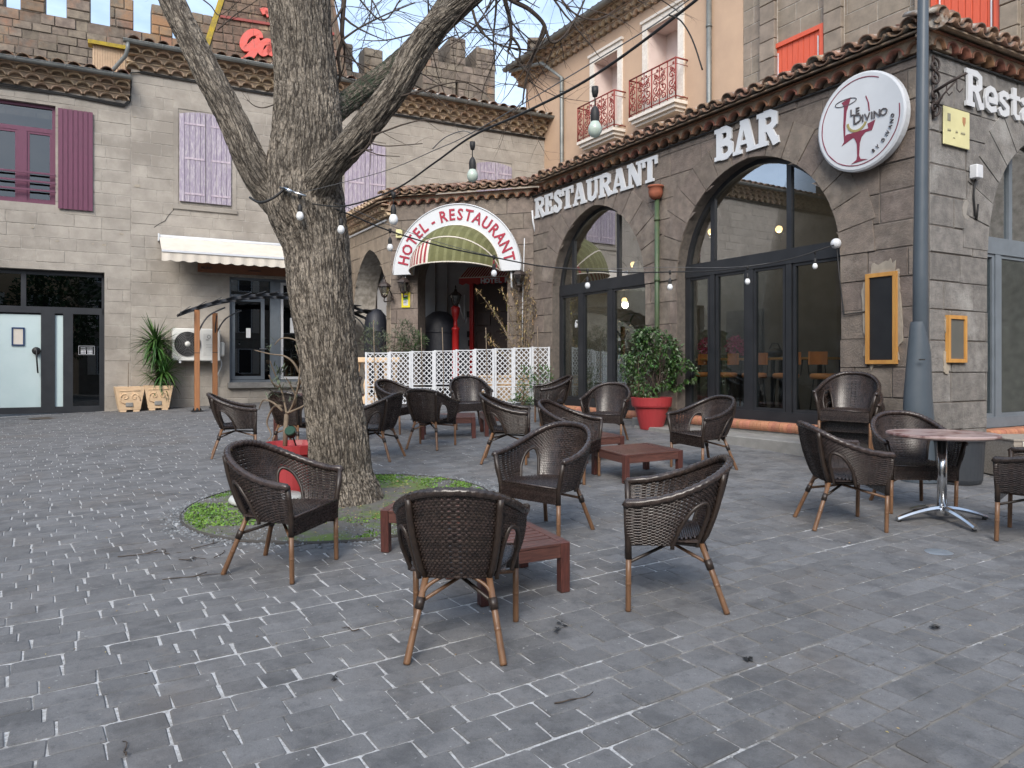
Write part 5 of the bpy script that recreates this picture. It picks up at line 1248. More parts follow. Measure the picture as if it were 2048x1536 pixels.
# white house flank beyond, right of castle
# ============================================================ TREE
TB = gp(690, 1003)
TR = thing('plane_tree', 'large bare furrowed tree leaning in the mossy circular bed', 'tree', (TB.x, TB.y, TB.z))
def catmull(P, n):
    out = []; P = [P[0]]+list(P)+[P[-1]]
    for i in range(1, len(P)-2):
        for j in range(n):
            t = j/n; a, b, c, d = P[i-1], P[i], P[i+1], P[i+2]
            out.append(.5*((2*b)+(-a+c)*t+(2*a-5*b+4*c-d)*t*t+(-a+3*b-3*c+d)*t**3))
    out.append(P[-2]); return out
def limb(name, pts, nseg=72, per=26, ridge=.016, moss=None, freq=1., knots=()):
    """pts: (x,y,z,r) world; bark ridges run along the limb"""
    P4 = catmull([Vector(p) for p in pts], per); pos = [Vector(p[:3]) for p in P4]; rad = [p[3] for p in P4]
    b = MB(); ridge_v = []; moss_v = []; co_v = []
    L_ = [0]
    for i in range(1, len(pos)): L_.append(L_[-1]+(pos[i]-pos[i-1]).length)
    def rf(i, j, an, r, p):
        ca_, sa_ = math.cos(an), math.sin(an); s_ = L_[i]
        k = 8.5*freq*max(r, .05)/.25
        wv = .8*noise.noise(Vector((ca_*1.5, sa_*1.5, s_*2.3)))
        q = Vector((ca_*k+wv, sa_*k+wv, s_*3.2))
        v = noise.noise(q*1.35); v2 = noise.noise(q*2.7+Vector((5, 5, 5)))
        rg = min(1, (abs(v)*2.6)**.6); rg = rg*.68+.32*min(1, (abs(v2)*2.6)**.6)
        ridge_v.append(rg); 
        mo = 0.
        if moss: mo = moss(p, ca_, sa_)
        moss_v.append(mo); co_v.extend((ca_*r, sa_*r, s_))
        big_ = noise.noise(Vector((ca_*.9, sa_*.9, s_*.8+7)))*.07*r
        for (kp, kr, kh) in knots:
            d_ = (p-Vector(kp)).length
            if d_ < kr*2.5: big_ += kh*math.exp(-(d_/kr)**2)
        return r+big_+ridge*(rg-.5)*2*min(1, r/.12)
    b.tube(pos, rad, nseg, rf=rf); o = b.build(name, M['bark'], TR); o.matrix_local = Matrix.Translation(-TB)
    me = o.data; nv = len(me.vertices)
    for nm, arr in (('ridge', ridge_v), ('moss', moss_v)):
        at = me.attributes.new(nm, 'FLOAT', 'POINT'); at.data.foreach_set('value', (arr+[0]*nv)[:nv])
    at = me.attributes.new('bark_co', 'FLOAT_VECTOR', 'POINT'); at.data.foreach_set('vector', (co_v+[0]*(3*nv))[:3*nv])
    return pos, rad
def q4(px, py, y, wpx): p = wp(px, py, y); return (p.x, p.y, p.z, wpx/2/F*y)
yT = TB.y
base = [(TB.x+.0, yT, TB.z-.15, .42), (TB.x, yT, TB.z+.03, .35), q4(681, 950, yT, 122), q4(676, 880, yT, 116), q4(664, 780, yT, 110), q4(655, 690, yT, 112), q4(641, 580, yT, 122), q4(633, 490, yT, 126), q4(614, 415, yT, 148), q4(610, 350, yT, 142), q4(615, 260, yT+.03, 132), q4(612, 160, yT+.06, 118), q4(602, 60, yT+.1, 116), q4(594, -60, yT+.15, 120), q4(590, -230, yT+.25, 96), q4(600, -420, yT+.3, 70)]
limb('trunk', base, 280, 34, .014, knots=[(wp(592, 520, yT-.35), .09, .05), (wp(668, 500, yT-.3), .09, .05), (wp(628, 190, yT-.35), .08, .04)])
limb('limb', [q4(604, 440, yT+.02, 84), q4(545, 390, yT-.05, 65), q4(505, 330, yT-.1, 61), q4(465, 240, yT-.15, 55), q4(418, 150, yT-.2, 53), q4(375, 65, yT-.22, 49), q4(335, -20, yT-.25, 47), q4(290, -140, yT-.3, 43), q4(250, -300, yT-.3, 34)], 120, 24, .009, knots=[(wp(490, 360, yT-.25), .07, .05), (wp(420, 225, yT-.3), .05, .03)])
limb('limb', [q4(622, 400, yT-.06, 90), q4(650, 345, yT-.3, 61), q4(700, 290, yT-.45, 56), q4(745, 235, yT-.55, 54), q4(795, 170, yT-.65, 51), q4(828, 110, yT-.7, 53), q4(868, 55, yT-.75, 50), q4(925, 5, yT-.85, 42), q4(1000, -60, yT-.95, 38), q4(1120, -170, yT-1.1, 32), q4(1260, -330, yT-1.2, 21)], 120, 24, .010, moss=lambda p, c, s: .0, knots=[(wp(815, 150, yT-.8), .07, .035), (wp(720, 290, yT-.6), .05, .03)])
limb('limb', [q4(625, 260, yT+.1, 70), q4(668, 225, yT+.3, 46), q4(720, 185, yT+.45, 41), q4(775, 145, yT+.55, 40), q4(835, 92, yT+.6, 43), q4(885, 20, yT+.7, 37), q4(930, -60, yT+.8, 33), q4(960, -200, yT+.9, 25), q4(1000, -360, yT+.9, 18)], 110, 24, .009, moss=lambda p, c, s: max(0, min(1, 1.3*(1-(p.z-4.1)*.7))))
# twigs
TW_ = MB(); RT = random.Random(11)
def twig(p, d, ln, r, depth, droop=.0, curl=None):
    n = max(4, int(ln/.09)); pts = [p]; rs = [r]; q = p.copy(); dd_ = d.normalized()
    ax = curl or Vector((RT.uniform(-1, 1), RT.uniform(-1, 1), RT.uniform(-1, 1))).normalized(); cu_ = RT.uniform(.04, .16)
    for i in range(n):
        dd_ = (dd_+ax.cross(dd_)*cu_+Vector((RT.gauss(0, .07), RT.gauss(0, .07), RT.gauss(0, .07)-droop))).normalized()
        q = q+dd_*ln/n; pts.append(q.copy()); rs.append(r*(1-.75*(i+1)/n))
        if depth > 0 and i > 0 and RT.random() < (.42 if depth > 1 else .5):
            sd_ = (dd_+Vector((RT.uniform(-1, 1), RT.uniform(-.7, .7), RT.uniform(-.9, .9)))*.95).normalized()
            twig(q.copy(), sd_, ln*RT.uniform(.3, .55)*(1-.4*i/n), rs[-1]*.62, depth-1, droop*.6)
    TW_.tube(pts, rs, 5 if r > .01 else 3, cap=False)
def twigs_along(P0, P1, n, L0, r0, dz=(-1, .3)):
    for i in range(n):
        t = RT.random(); p = P0.lerp(P1, t)
        twig(p, Vector((RT.uniform(-1, 1), RT.uniform(-.6, .6), RT.uniform(*dz))), L0*RT.uniform(.6, 1.2), r0*RT.uniform(.7, 1.1), 2, .03)
w3 = lambda px, py, dy: wp(px, py, yT+dy)
def path(pl, r0, r1, kids=8, L0=.7, dy=0):
    P = catmull([w3(a, b_, dy+k*.04) for k, (a, b_) in enumerate(pl)], 6); n = len(P)
    TW_.tube(P, [r0+(r1-r0)*i/(n-1) for i in range(n)], 6, cap=False)
    for k in range(kids):
        i = RT.randrange(2, n); d = (P[min(i+1, n-1)]-P[i-1]).normalized()
        twig(P[i].copy(), d*.5+Vector((RT.uniform(-1, 1), RT.uniform(-.6, .6), RT.uniform(-.9, .7))), L0*RT.uniform(.5, 1.1), (r0+(r1-r0)*i/n)*.55, 2, .015)
path([(695, -60), (688, 0), (684, 60), (685, 80), (676, 110), (680, 150), (672, 175), (660, 195)], .028, .008, 9, .75, .2)
path([(685, 78), (700, 105), (712, 125), (728, 142)], .013, .008, 4, .5, .2)
path([(690, -40), (760, 40), (800, 0), (820, -40)], .01, .006, 8, .7, .5)
path([(684, 80), (720, 55), (770, 30), (830, 5)], .012, .006, 9, .6, .3)
path([(1000, -60), (1010, 0), (1020, 40), (1022, 80), (1015, 105)], .024, .01, 8, .7, -.9)
path([(1022, 72), (1036, 90), (1040, 105), (1032, 130), (1010, 145)], .014, .004, 5, .6, -.9)
path([(960, -80), (1010, -10), (1060, 20), (1090, 55), (1075, 90), (1060, 130), (1050, 170), (1045, 210)], .026, .007, 12, .7, -1.)
path([(1092, 60), (1104, 85), (1130, 70), (1160, 20), (1180, -30)], .012, .007, 8, .6, -1.)
path([(800, 195), (830, 150), (860, 110), (890, 80), (915, 70)], .012, .005, 6, .6, -.6)
path([(945, 20), (960, 60), (1000, 90), (1060, 100), (1090, 95)], .012, .005, 10, .7, -.9)
path([(870, 60), (900, 30), (980, 60), (1050, 40)], .01, .004, 10, .7, -.6)
path([(1100, -40), (1140, 20), (1190, 40), (1230, 20)], .012, .004, 8, .7, -1.2)
path([(745, 300), (725, 300), (710, 305), (690, 320), (700, 320)], .006, .004, 2, .3, -.6)
path([(745, 262), (742, 280), (730, 298), (712, 312), (700, 318)], .012, .008, 1, .3, -.65)
path([(745, 270), (770, 262), (810, 248), (850, 240), (890, 246)], .009, .004, 2, .35, -.65)
path([(738, 286), (770, 292), (810, 290), (845, 287)], .006, .004, 1, .3, -.65)
path([(730, 300), (760, 310), (800, 313)], .006, .003, 1, .2, -.65)
path([(790, 195), (850, 180), (880, 170), (930, 165), (975, 190)], .010, .004, 5, .4, -.7)
path([(560, 365), (540, 345), (534, 320), (536, 300)], .008, .004, 3, .3, -.2)
path([(558, 205), (530, 215), (510, 212), (495, 200)], .007, .004, 3, .3, -.1)
path([(380, -20), (420, 10), (440, 30), (480, 0)], .008, .003, 4, .4, .1)
path([(435, 60), (470, 30), (500, 10), (545, -20)], .008, .003, 5, .5, .3)
twigs_along(w3(640, -60, .2), w3(860, -40, .6), 8, 1.1, .012)
twigs_along(w3(940, -10, -.8), w3(1240, -120, -1.1), 13, 1.15, .012)
twigs_along(w3(700, -120, .3), w3(1100, -200, -.4), 10, 1.3, .012)
twigs_along(w3(590, -250, .2), w3(1100, -350, -.5), 22, 1.5, .016, (-.4, 1))
twigs_along(w3(250, -250, -.2), w3(600, -420, .2), 18, 1.5, .016, (-.3, 1))
o = TW_.build('twigs', M['twig'], TR, kind='stuff'); o.matrix_local = Matrix.Translation(-TB)
# shoot scars
# ============================================================ bed
bx_, by_, br_ = BED
BD = thing('tree_bed', 'round bed of gravel and moss around the tree foot', 'bed', (bx_, by_, ground(bx_, by_)))
b = MB(); n = 72; rings = [0, .35, .7, 1.]
vs = [(bx_, by_, ground(bx_, by_)+.03)]
for r in rings[1:]:
    for i in range(n):
        a = 2*pi*i/n; rr = r*(br_-.01); x, y = bx_+rr*math.cos(a), by_+rr*math.sin(a); vs.append((x, y, ground(x, y)+.012+.02*(1-r)+.012*noise.noise(Vector((x*2, y*2, 0)))))
fs = [(0, 1+i, 1+(i+1) % n) for i in range(n)]+[(1+r*n+i, 1+(r+1)*n+i, 1+(r+1)*n+(i+1) % n, 1+r*n+(i+1) % n) for r in range(2) for i in range(n)]
b.add(vs, fs, sm=True); o = b.build('soil', M['soil'], BD); o.matrix_local = Matrix.Translation(-Vector(BD.location))
b = MB(); 
for i in range(n):
    a0, a1 = 2*pi*i/n, 2*pi*(i+1)/n; q = []
    for (r, dz) in ((br_, -.02), (br_, .02), (br_+.014, .006), (br_+.014, -.02)):
        for a in (a0, a1): x, y = bx_+r*math.cos(a), by_+r*math.sin(a); q.append((x, y, ground(x, y)+dz))
    b.add(q, [(0, 1, 3, 2), (2, 3, 5, 4), (4, 5, 7, 6)])
o = b.build('steel_edging', mat('dark_steel_edge', (.06, .055, .05)), BD); o.matrix_local = Matrix.Translation(-Vector(BD.location))
RG = random.Random(5); gv = MB()
def pebble(b, x, y, z, s):
    a = RG.uniform(0, 6.3); c_, s_ = math.cos(a)*s, math.sin(a)*s; h = s*RG.uniform(.4, .8)
    b.add([(x+c_, y+s_, z), (x-s_*.7, y+c_*.7, z), (x-c_, y-s_, z), (x+s_*.7, y-c_*.7, z), (x+c_*.2, y, z+h)], [(0, 1, 4), (1, 2, 4), (2, 3, 4), (3, 0, 4)])
zb = lambda x, y: ground(x, y)+.018+.012*noise.noise(Vector((x*2, y*2, 0)))
for i in range(15000):
    a = RG.uniform(0, 2*pi); r = (br_+.0)*math.sqrt(RG.random()); 
    if RG.random() < .09: r = br_+abs(RG.gauss(0, .09))
    x, y = bx_+r*math.cos(a), by_+r*math.sin(a); pebble(gv, x, y, zb(x, y)-.012 if r < br_ else ground(x, y), RG.uniform(.010, .024))
o = gv.build('gravel', M['gravel']); tag(o, 'dark fine gravel spread over the round tree bed', 'gravel', kind='stuff')
gr = MB()
def mossy(x, y):
    v = noise.noise(Vector((x*1.6, y*1.6, 2.))) + .5*noise.noise(Vector((x*5, y*5, 4.)))
    v += .55 if (x < -2.15 and y < 7.9) else 0
    v += .25 if y > 7.5 else 0
    v -= .45 if (y < 6.35) else 0
    v += .1 if (x > -1.3 and y < 6.9 and y > 6.4) else 0
    return v
cnt = 0
while cnt < 42000:
    a = RG.uniform(0, 2*pi); r = (br_-.03)*math.sqrt(RG.random()); x, y = bx_+r*math.cos(a), by_+r*math.sin(a); cnt += 1
    if mossy(x, y)+.35*noise.noise(Vector((x*9, y*9, 1))) < RG.uniform(.0, .45): continue
    if math.hypot(x-TB.x, y-TB.y) < .4: continue
    z = zb(x, y)-.005; h = RG.uniform(.004, .017); an = RG.uniform(0, 6.3); w_ = RG.uniform(.003, .008); dx, dy = math.cos(an)*w_, math.sin(an)*w_; lx, ly = RG.gauss(0, .012), RG.gauss(0, .012)
    gr.add([(x-dx, y-dy, z), (x+dx, y+dy, z), (x+lx+dx, y+ly+dy, z+h), (x+lx-dx, y+ly-dy, z+h*.9)], [(0, 1, 2, 3)])
o = gr.build('moss_and_weeds', M['grass']); tag(o, 'bright green moss and tiny weeds in patches round the tree', 'moss', kind='stuff')
lf = MB()
for i in range(900):
    if i < 640: a = RG.uniform(-1.6, 1.2); r = abs(RG.gauss(.6, .28)); x, y = TB.x+r*math.cos(a), TB.y+r*math.sin(a)
    else: x, y = RG.uniform(-4.5, 3.5), RG.uniform(3, 8)
    z = (zb(x, y)+.004 if math.hypot(x-bx_, y-by_) < br_ else ground(x, y)+.003); an = RG.uniform(0, 6.3); s_ = RG.uniform(.008, .022) if i < 640 else RG.uniform(.004, .012); c_, q_ = math.cos(an)*s_, math.sin(an)*s_
    lf.add([(x+c_, y+q_, z), (x-q_*.4, y+c_*.4, z+RG.uniform(0, s_*.5)), (x-c_, y-q_, z), (x+q_*.4, y-c_*.4, z+RG.uniform(0, s_*.5))], [(0, 1, 2, 3)])
o = lf.build('fallen_leaves', M['leaf_dry']); tag(o, 'small dry fallen leaves and crumbs by the tree foot and on the setts', 'leaves', kind='stuff')
tg = [(430, 1088, .4, 1.2), (300, 1110, .42, .4), (330, 1105, .25, 2.), (505, 1085, .3, .2), (560, 1082, .35, 2.6), (395, 1155, .42, .25), (620, 1090, .3, .8), (440, 1110, .22, 1.5), (250, 1500, .14, 1.9), (1150, 1400, .2, .6), (700, 1260, .12, 2.5), (385, 1120, .18, .2), (580, 1095, .25, 1.9), (460, 1075, .2, 3.)]
TWL = ['longest bare twig on the setts left of the tree bed', 'long thin twig on the setts farthest left of the bed', 'short twig crossing the long one at far left', 'small twig by the front left rim of the bed', 'twig close to the rear leg of the left chair', 'thin twig left of the chair before the bed', 'twig lying between the front legs of the left chair', 'tiny twig just left of the left chair rear foot', 'curled bit of twig alone at the bottom left', 'pale curved twig alone on the setts right of the nearest chair', 'small twig left of the nearest chair', 'tiny dark twig in the middle of the twig litter', 'twig at the gravel rim under the left chair', 'short twig above the others by the bed rim']
for i, (px, py, ln, an) in enumerate(tg):
    p = gp(px, py); b = MB(); n = 7; ph = RG.uniform(0, 6)
    P = [(p.x+math.cos(an+.25*math.sin(k+ph))*ln*(k/n-.5), p.y+math.sin(an+.25*math.sin(k+ph))*ln*(k/n-.5), ground(p.x, p.y)+.008+.006*math.sin(k*1.3+ph)) for k in range(n+1)]
    b.tube(P, [.0038*(1-.5*k/n) for k in range(n+1)], 5)
    if ln > .3: b.tube([P[3], (P[3][0]+.1*math.cos(an+.7), P[3][1]+.1*math.sin(an+.7), P[3][2]+.008)], .003, 4)
    o = b.build('fallen_twig', M['twig']); tag(o, TWL[i], 'twig', group='fallen twigs scattered on the setts')
for i, (px, py, s_) in enumerate([(1124, 1252, .032), (1498, 1325, .035), (1115, 1262, .03), (668, 1357, .03), (1870, 1258, .035), (385, 1122, .03)]):
    p = gp(px, py); b = MB(); 
    for k in range(5):
        a = RG.uniform(0, 6.3); x, y = p.x+RG.gauss(0, s_*.4), p.y+RG.gauss(0, s_*.6); l_ = s_*RG.uniform(.4, .9); c_, q_ = math.cos(a)*l_, math.sin(a)*l_; z = ground(x, y)+.006
        b.add([(x+c_, y+q_, z), (x-q_*.35, y+c_*.35, z+.012), (x-c_, y-q_, z+.004), (x+q_*.35, y-c_*.35, z+.008)], [(0, 1, 2, 3), (3, 2, 1, 0)])
    o = b.build('crumpled_leaf', M['black']); tag(o, ['crumpled black leaf right of the nearest chair', 'crumpled dark leaf in the right foreground', 'small dark scrap just below the black leaf', 'small dark leaf scrap left of the nearest chair feet', 'small dark scrap far right below the metal disc', 'small dark scrap beside the twig litter at left'][i], 'leaf', group='dark crumpled leaves on the setts')

# ============================================================ plants
def leafquad(b, p, d, up, ln, wd, fold=.25, mi=0):
    d = d.normalized(); s_ = d.cross(up)
    if s_.length < 1e-3: s_ = d.cross(Vector((1, 0, 0)))
    s_.normalize(); nrm = s_.cross(d)
    a, c = p, p+d*ln-nrm*ln*.12; m1 = p+d*ln*.45+s_*wd*.5+nrm*wd*fold; m2 = p+d*ln*.45-s_*wd*.5+nrm*wd*fold
    b.add([a, m1, c, m2], [(0, 1, 2), (0, 2, 3)], mi)
def blade(b, p, d, ln, wd, droop, n=5, mi=0):
    d = d.normalized(); s_ = d.cross(Vector((0, 0, 1)))
    if s_.length < 1e-3: s_ = Vector((1, 0, 0))
    s_.normalize(); q = p.copy(); vs = []
    for i in range(n+1):
        w_ = wd*(.5+.5*math.sin(pi*min(1, .25+i/n*.75)))*(1-(i/n)**3)
        vs += [q-s_*w_*.5+Vector((0, 0, w_*.2)), q, q+s_*w_*.5+Vector((0, 0, w_*.2))]
        d = (d+Vector((0, 0, -droop/n))).normalized(); q = q+d*ln/n
    b.add(vs, [(i*3+k, i*3+k+1, i*3+k+4, i*3+k+3) for i in range(n) for k in (0, 1)], mi)
RP = random.Random(21)
def rv(s=1): 
    while 1:
        v = Vector((RP.uniform(-1, 1), RP.uniform(-1, 1), RP.uniform(-1, 1)))
        if .05 < v.length < 1: return v*s
# climbing shrub in red pot
pp = gp(1303, 858); SH = thing('potted_shrub', 'tall leafy green shrub trained on stakes in bright red pot', 'plant', pp)
b = MB(); prof = [(.19, 0), (.285, .37), (.32, .375), (.33, .40), (.345, .53), (.325, .535), (.31, .5), (.001, .47)]
b.lathe([(.001, 0)]+prof, 30, sm=False); b.build('pot', M['red_plastic'], SH)
b = MB(); lb = MB(); s0_ = 1.
def cl(px, py): v = wp(px, py, pp.y)-pp; return v
for i in range(26):
    tx, tz = RP.gauss(0, .28), RP.uniform(.9, 1.6); top = Vector((tx, RP.gauss(0, .16), tz))
    P = catmull([Vector((RP.gauss(0, .06), RP.gauss(0, .05), .47)), Vector((tx*.3+RP.gauss(0, .06), RP.gauss(0, .08), .8)), top*.85+rv(.08), top], 5)
    b.tube(P, [.009-.006*k/len(P) for k in range(len(P))], 4)
b.build('stem', M['twig'], SH)
cl_c = [(0, 1.15, .42, .42), (.22, 1.25, .33, .3), (-.2, 1.3, .3, .3), (.05, 1.48, .3, .2), (.48, 1.05, .22, .25), (-.32, 1.0, .2, .25), (.15, .85, .28, .2), (-.1, .68, .22, .16), (.62, .92, .12, .14), (-.05, 1.6, .22, .1), (.4, .75, .1, .1), (.0, .45, .16, .12)]
cl_c = [(x*1.0, z, a, c) for x, z, a, c in cl_c]
for i in range(4200):
    cx_, cz_, rx, rz_ = RP.choice(cl_c[:5]+cl_c) ; v = rv(); v = v.normalized()*(v.length**.5)
    p = Vector((cx_+v.x*rx, v.y*.26, cz_+v.z*rz_))
    if noise.noise(p*4.2+Vector((3, 0, 0))) < -.18: continue
    leafquad(lb, p, (v*.6+rv()+Vector((0, 0, -.5))), Vector((RP.gauss(0, .4), -.4, 1)), RP.uniform(.05, .085), RP.uniform(.032, .052))
lb.build('foliage', M['leaf'], SH, kind='stuff')
b = MB()
for sx in (-.2, .14): b.tube([(sx, .05, .4), (sx*1.1, .05, 1.5)], .007, 5)
b.build('stake', M['branchy'], SH)
# yucca and the two peach cube planters
def planter(px, py, label, w_=.62, h=.58, plant=None, seed=0):
    u_, y_ = FL.hit(px, .48); p = FL.pt(u_, .48, 0); p.z = ground(p.x, p.y); t_ = thing('square_planter', label, 'planter', (p.x, p.y, p.z), math.atan2(FL.u.y, FL.u.x)+pi+R.uniform(-.06, .06))
    b = MB(); a, c = w_*.36, w_*.5
    b.v = [(-a, -a, .05), (a, -a, .05), (a, a, .05), (-a, a, .05), (-c, -c, h), (c, -c, h), (c, c, h), (-c, c, h), (-c*.86, -c*.86, h), (c*.86, -c*.86, h), (c*.86, c*.86, h), (-c*.86, c*.86, h), (-c*.8, -c*.8, h-.08), (c*.8, -c*.8, h-.08), (c*.8, c*.8, h-.08), (-c*.8, c*.8, h-.08)]
    b.f = [(0, 1, 5, 4), (1, 2, 6, 5), (2, 3, 7, 6), (3, 0, 4, 7), (4, 5, 9, 8), (5, 6, 10, 9), (6, 7, 11, 10), (7, 4, 8, 11), (8, 9, 13, 12), (9, 10, 14, 13), (10, 11, 15, 14), (11, 8, 12, 15), (12, 13, 14, 15), (3, 2, 1, 0)]; b.mi = [0]*14; b.sm = [False]*14
    for sx in (-1, 1):
        for sy in (-1, 1): b.box(sx*a*.62-a*.3, sx*a*.62+a*.3, sy*a*.66-a*.3, sy*a*.66+a*.3, 0, .06)
    b.build('pot', M['peach'], t_)
    fr_ = MB(); yf = lambda z: -(a+(c-a)*(z-.05)/(h-.05))-.004
    mm = lambda x, z: (x, yf(z), z)
    for s_ in (1, -1): scroll(fr_, (s_*.1, h*.6), .09, 1.2, mm, .012, 0, 14, s_)
    fr_.tube([mm(-.22, h*.86), mm(.22, h*.86)], .01, 5); fr_.tube([mm(.05, h*.8), mm(.2, h*.62), mm(.22, h*.45)], .01, 5); fr_.tube([mm(-.2, h*.75), mm(-.2, h*.4), mm(-.1, h*.32)], .01, 5)
    fr_.build('relief', M['peach'], t_)
    b = MB(); b.box(-.09, .07, yf(.18)-.012, yf(.18)+.02, .12, .22, bev=.01); b.build('broken_opening', M['concrete'], t_)
    return t_, p
t1, p1 = planter(258, 819, 'empty peach cast planter with dry stick, left of its twin')
b = MB(); b.tube([(-.02, 0, .5), (-.01, 0, 1.15)], .008, 5); b.build('dry_stick', M['branchy'], t1)
t2, p2 = planter(316, 817, 'peach cast planter holding the yucca, right of its twin')
YU = thing('yucca', 'spiky green yucca growing from the right peach planter', 'plant', p2+Vector((0, 0, .5)))
b = MB(); b.tube([(0, 0, -.05), (-.02, 0, .5), (-.05, 0, .98)], .03, 7); b.tube([(.1, 0, -.05), (.1, 0, .25)], .025, 7); b.build('stem', M['twig'], YU)
b = MB()
for (c, n, ln, up) in ((Vector((-.06, 0, 1.1)), 120, .62, .35), (Vector((-.03, 0, .85)), 70, .55, -.1), (Vector((.12, 0, .38)), 95, .6, .4), (Vector((0, 0, .2)), 40, .5, .2)):
    for i in range(n):
        a = RP.uniform(0, 2*pi); e = RP.uniform(up-.6, 1.15); d = Vector((math.cos(a)*math.cos(e), math.sin(a)*math.cos(e), math.sin(e)))
        blade(b, c+Vector((0, 0, RP.uniform(-.12, .1))), d, ln*1.2*RP.uniform(.7, 1.1), .045, RP.uniform(.5, 1.7)*(1.2-max(0, e)), 5)
b.build('leaf_blades', M['yucca'], YU)
# small olive in the red tub behind the trunk
po = gp(588, 983); OP = thing('red_tub_olive', 'young pruned olive in a big red tub left of the trunk', 'plant', po)
b = MB(); b.lathe([(.001, 0), (.24, 0), (.3, .4), (.33, .41), (.345, .5), (.32, .5), (.3, .45), (.001, .43)], 28, sm=False); b.build('pot', M['red_plastic'], OP)
vv = lambda px, py: wp(px, py, po.y)-po
b = MB(); b.tube([vv(570, 900), vv(571, 860), vv(573, 828)], [.026, .024, .024], 8)
brs = [[(573, 828), (565, 800), (556, 770), (548, 745), (543, 722)], [(573, 828), (585, 810), (597, 780), (602, 750), (600, 720), (588, 690)], [(568, 822), (550, 805), (528, 800), (515, 820)], [(575, 826), (600, 815), (618, 800)], [(556, 775), (545, 768), (540, 750)], [(600, 745), (590, 725), (570, 712), (540, 708), (505, 700)], [(565, 812), (545, 815), (530, 845), (540, 870), (536, 880)], [(573, 828), (590, 800), (582, 770), (575, 755)], [(597, 775), (612, 740), (606, 700), (590, 680), (560, 676), (546, 690)]]
for k, bl_ in enumerate(brs):
    P = catmull([vv(*q)+Vector((0, .06*math.sin(k*2+j), 0)) for j, q in enumerate(bl_)], 4); b.tube(P, [.015*(1-.75*i/len(P)) for i in range(len(P))], 5)
b.build('stem', M['branchy'], OP)
b = MB()
for (px, py, n) in ((556, 745, 26), (562, 775, 16), (548, 790, 14), (590, 770, 10), (600, 700, 8), (540, 690, 8), (575, 800, 10)):
    for i in range(n): p = vv(px+RP.gauss(0, 7), py+RP.gauss(0, 8)); p.y += RP.gauss(0, .04); blade(b, p, rv()+Vector((0, 0, .4)), RP.uniform(.06, .12), .014, .6, 3)
b.build('foliage', M['leaf_grey'], OP)
SP_ = thing('garden_spotlight', 'small dark green spotlight clipped to the red tub rim', 'lamp', po+vv(588, 868)+Vector((0, -.08, 0)))
b = MB(); b.lathe([(.001, 0), (.045, .0), (.055, .08), (.05, .085), (.001, .07)], 12, m=T3(0, 0, 0, .9)); b.build('lamp_head', mat('bottle_green', (.015, .06, .04)), SP_)
b = MB(); b.tube([(0, .02, 0), (.03, .05, -.12)], .008, 5); b.build('lamp_stem', M['black'], SP_)
ps = gp(533, 1006)
cs = MB(); cs.lathe([(.001, 0), (.34, 0), (.345, .03), (.33, .055), (.001, .06)], 36); o = cs.build('concrete_disc', mat('pale_grey_slab', (.52, .53, .5), (.44, .45, .43), 8, .8)); o.location = (ps.x, ps.y, ps.z+.02); tag(o, 'pale round concrete slab lying on the moss beneath the red tub', 'slab')
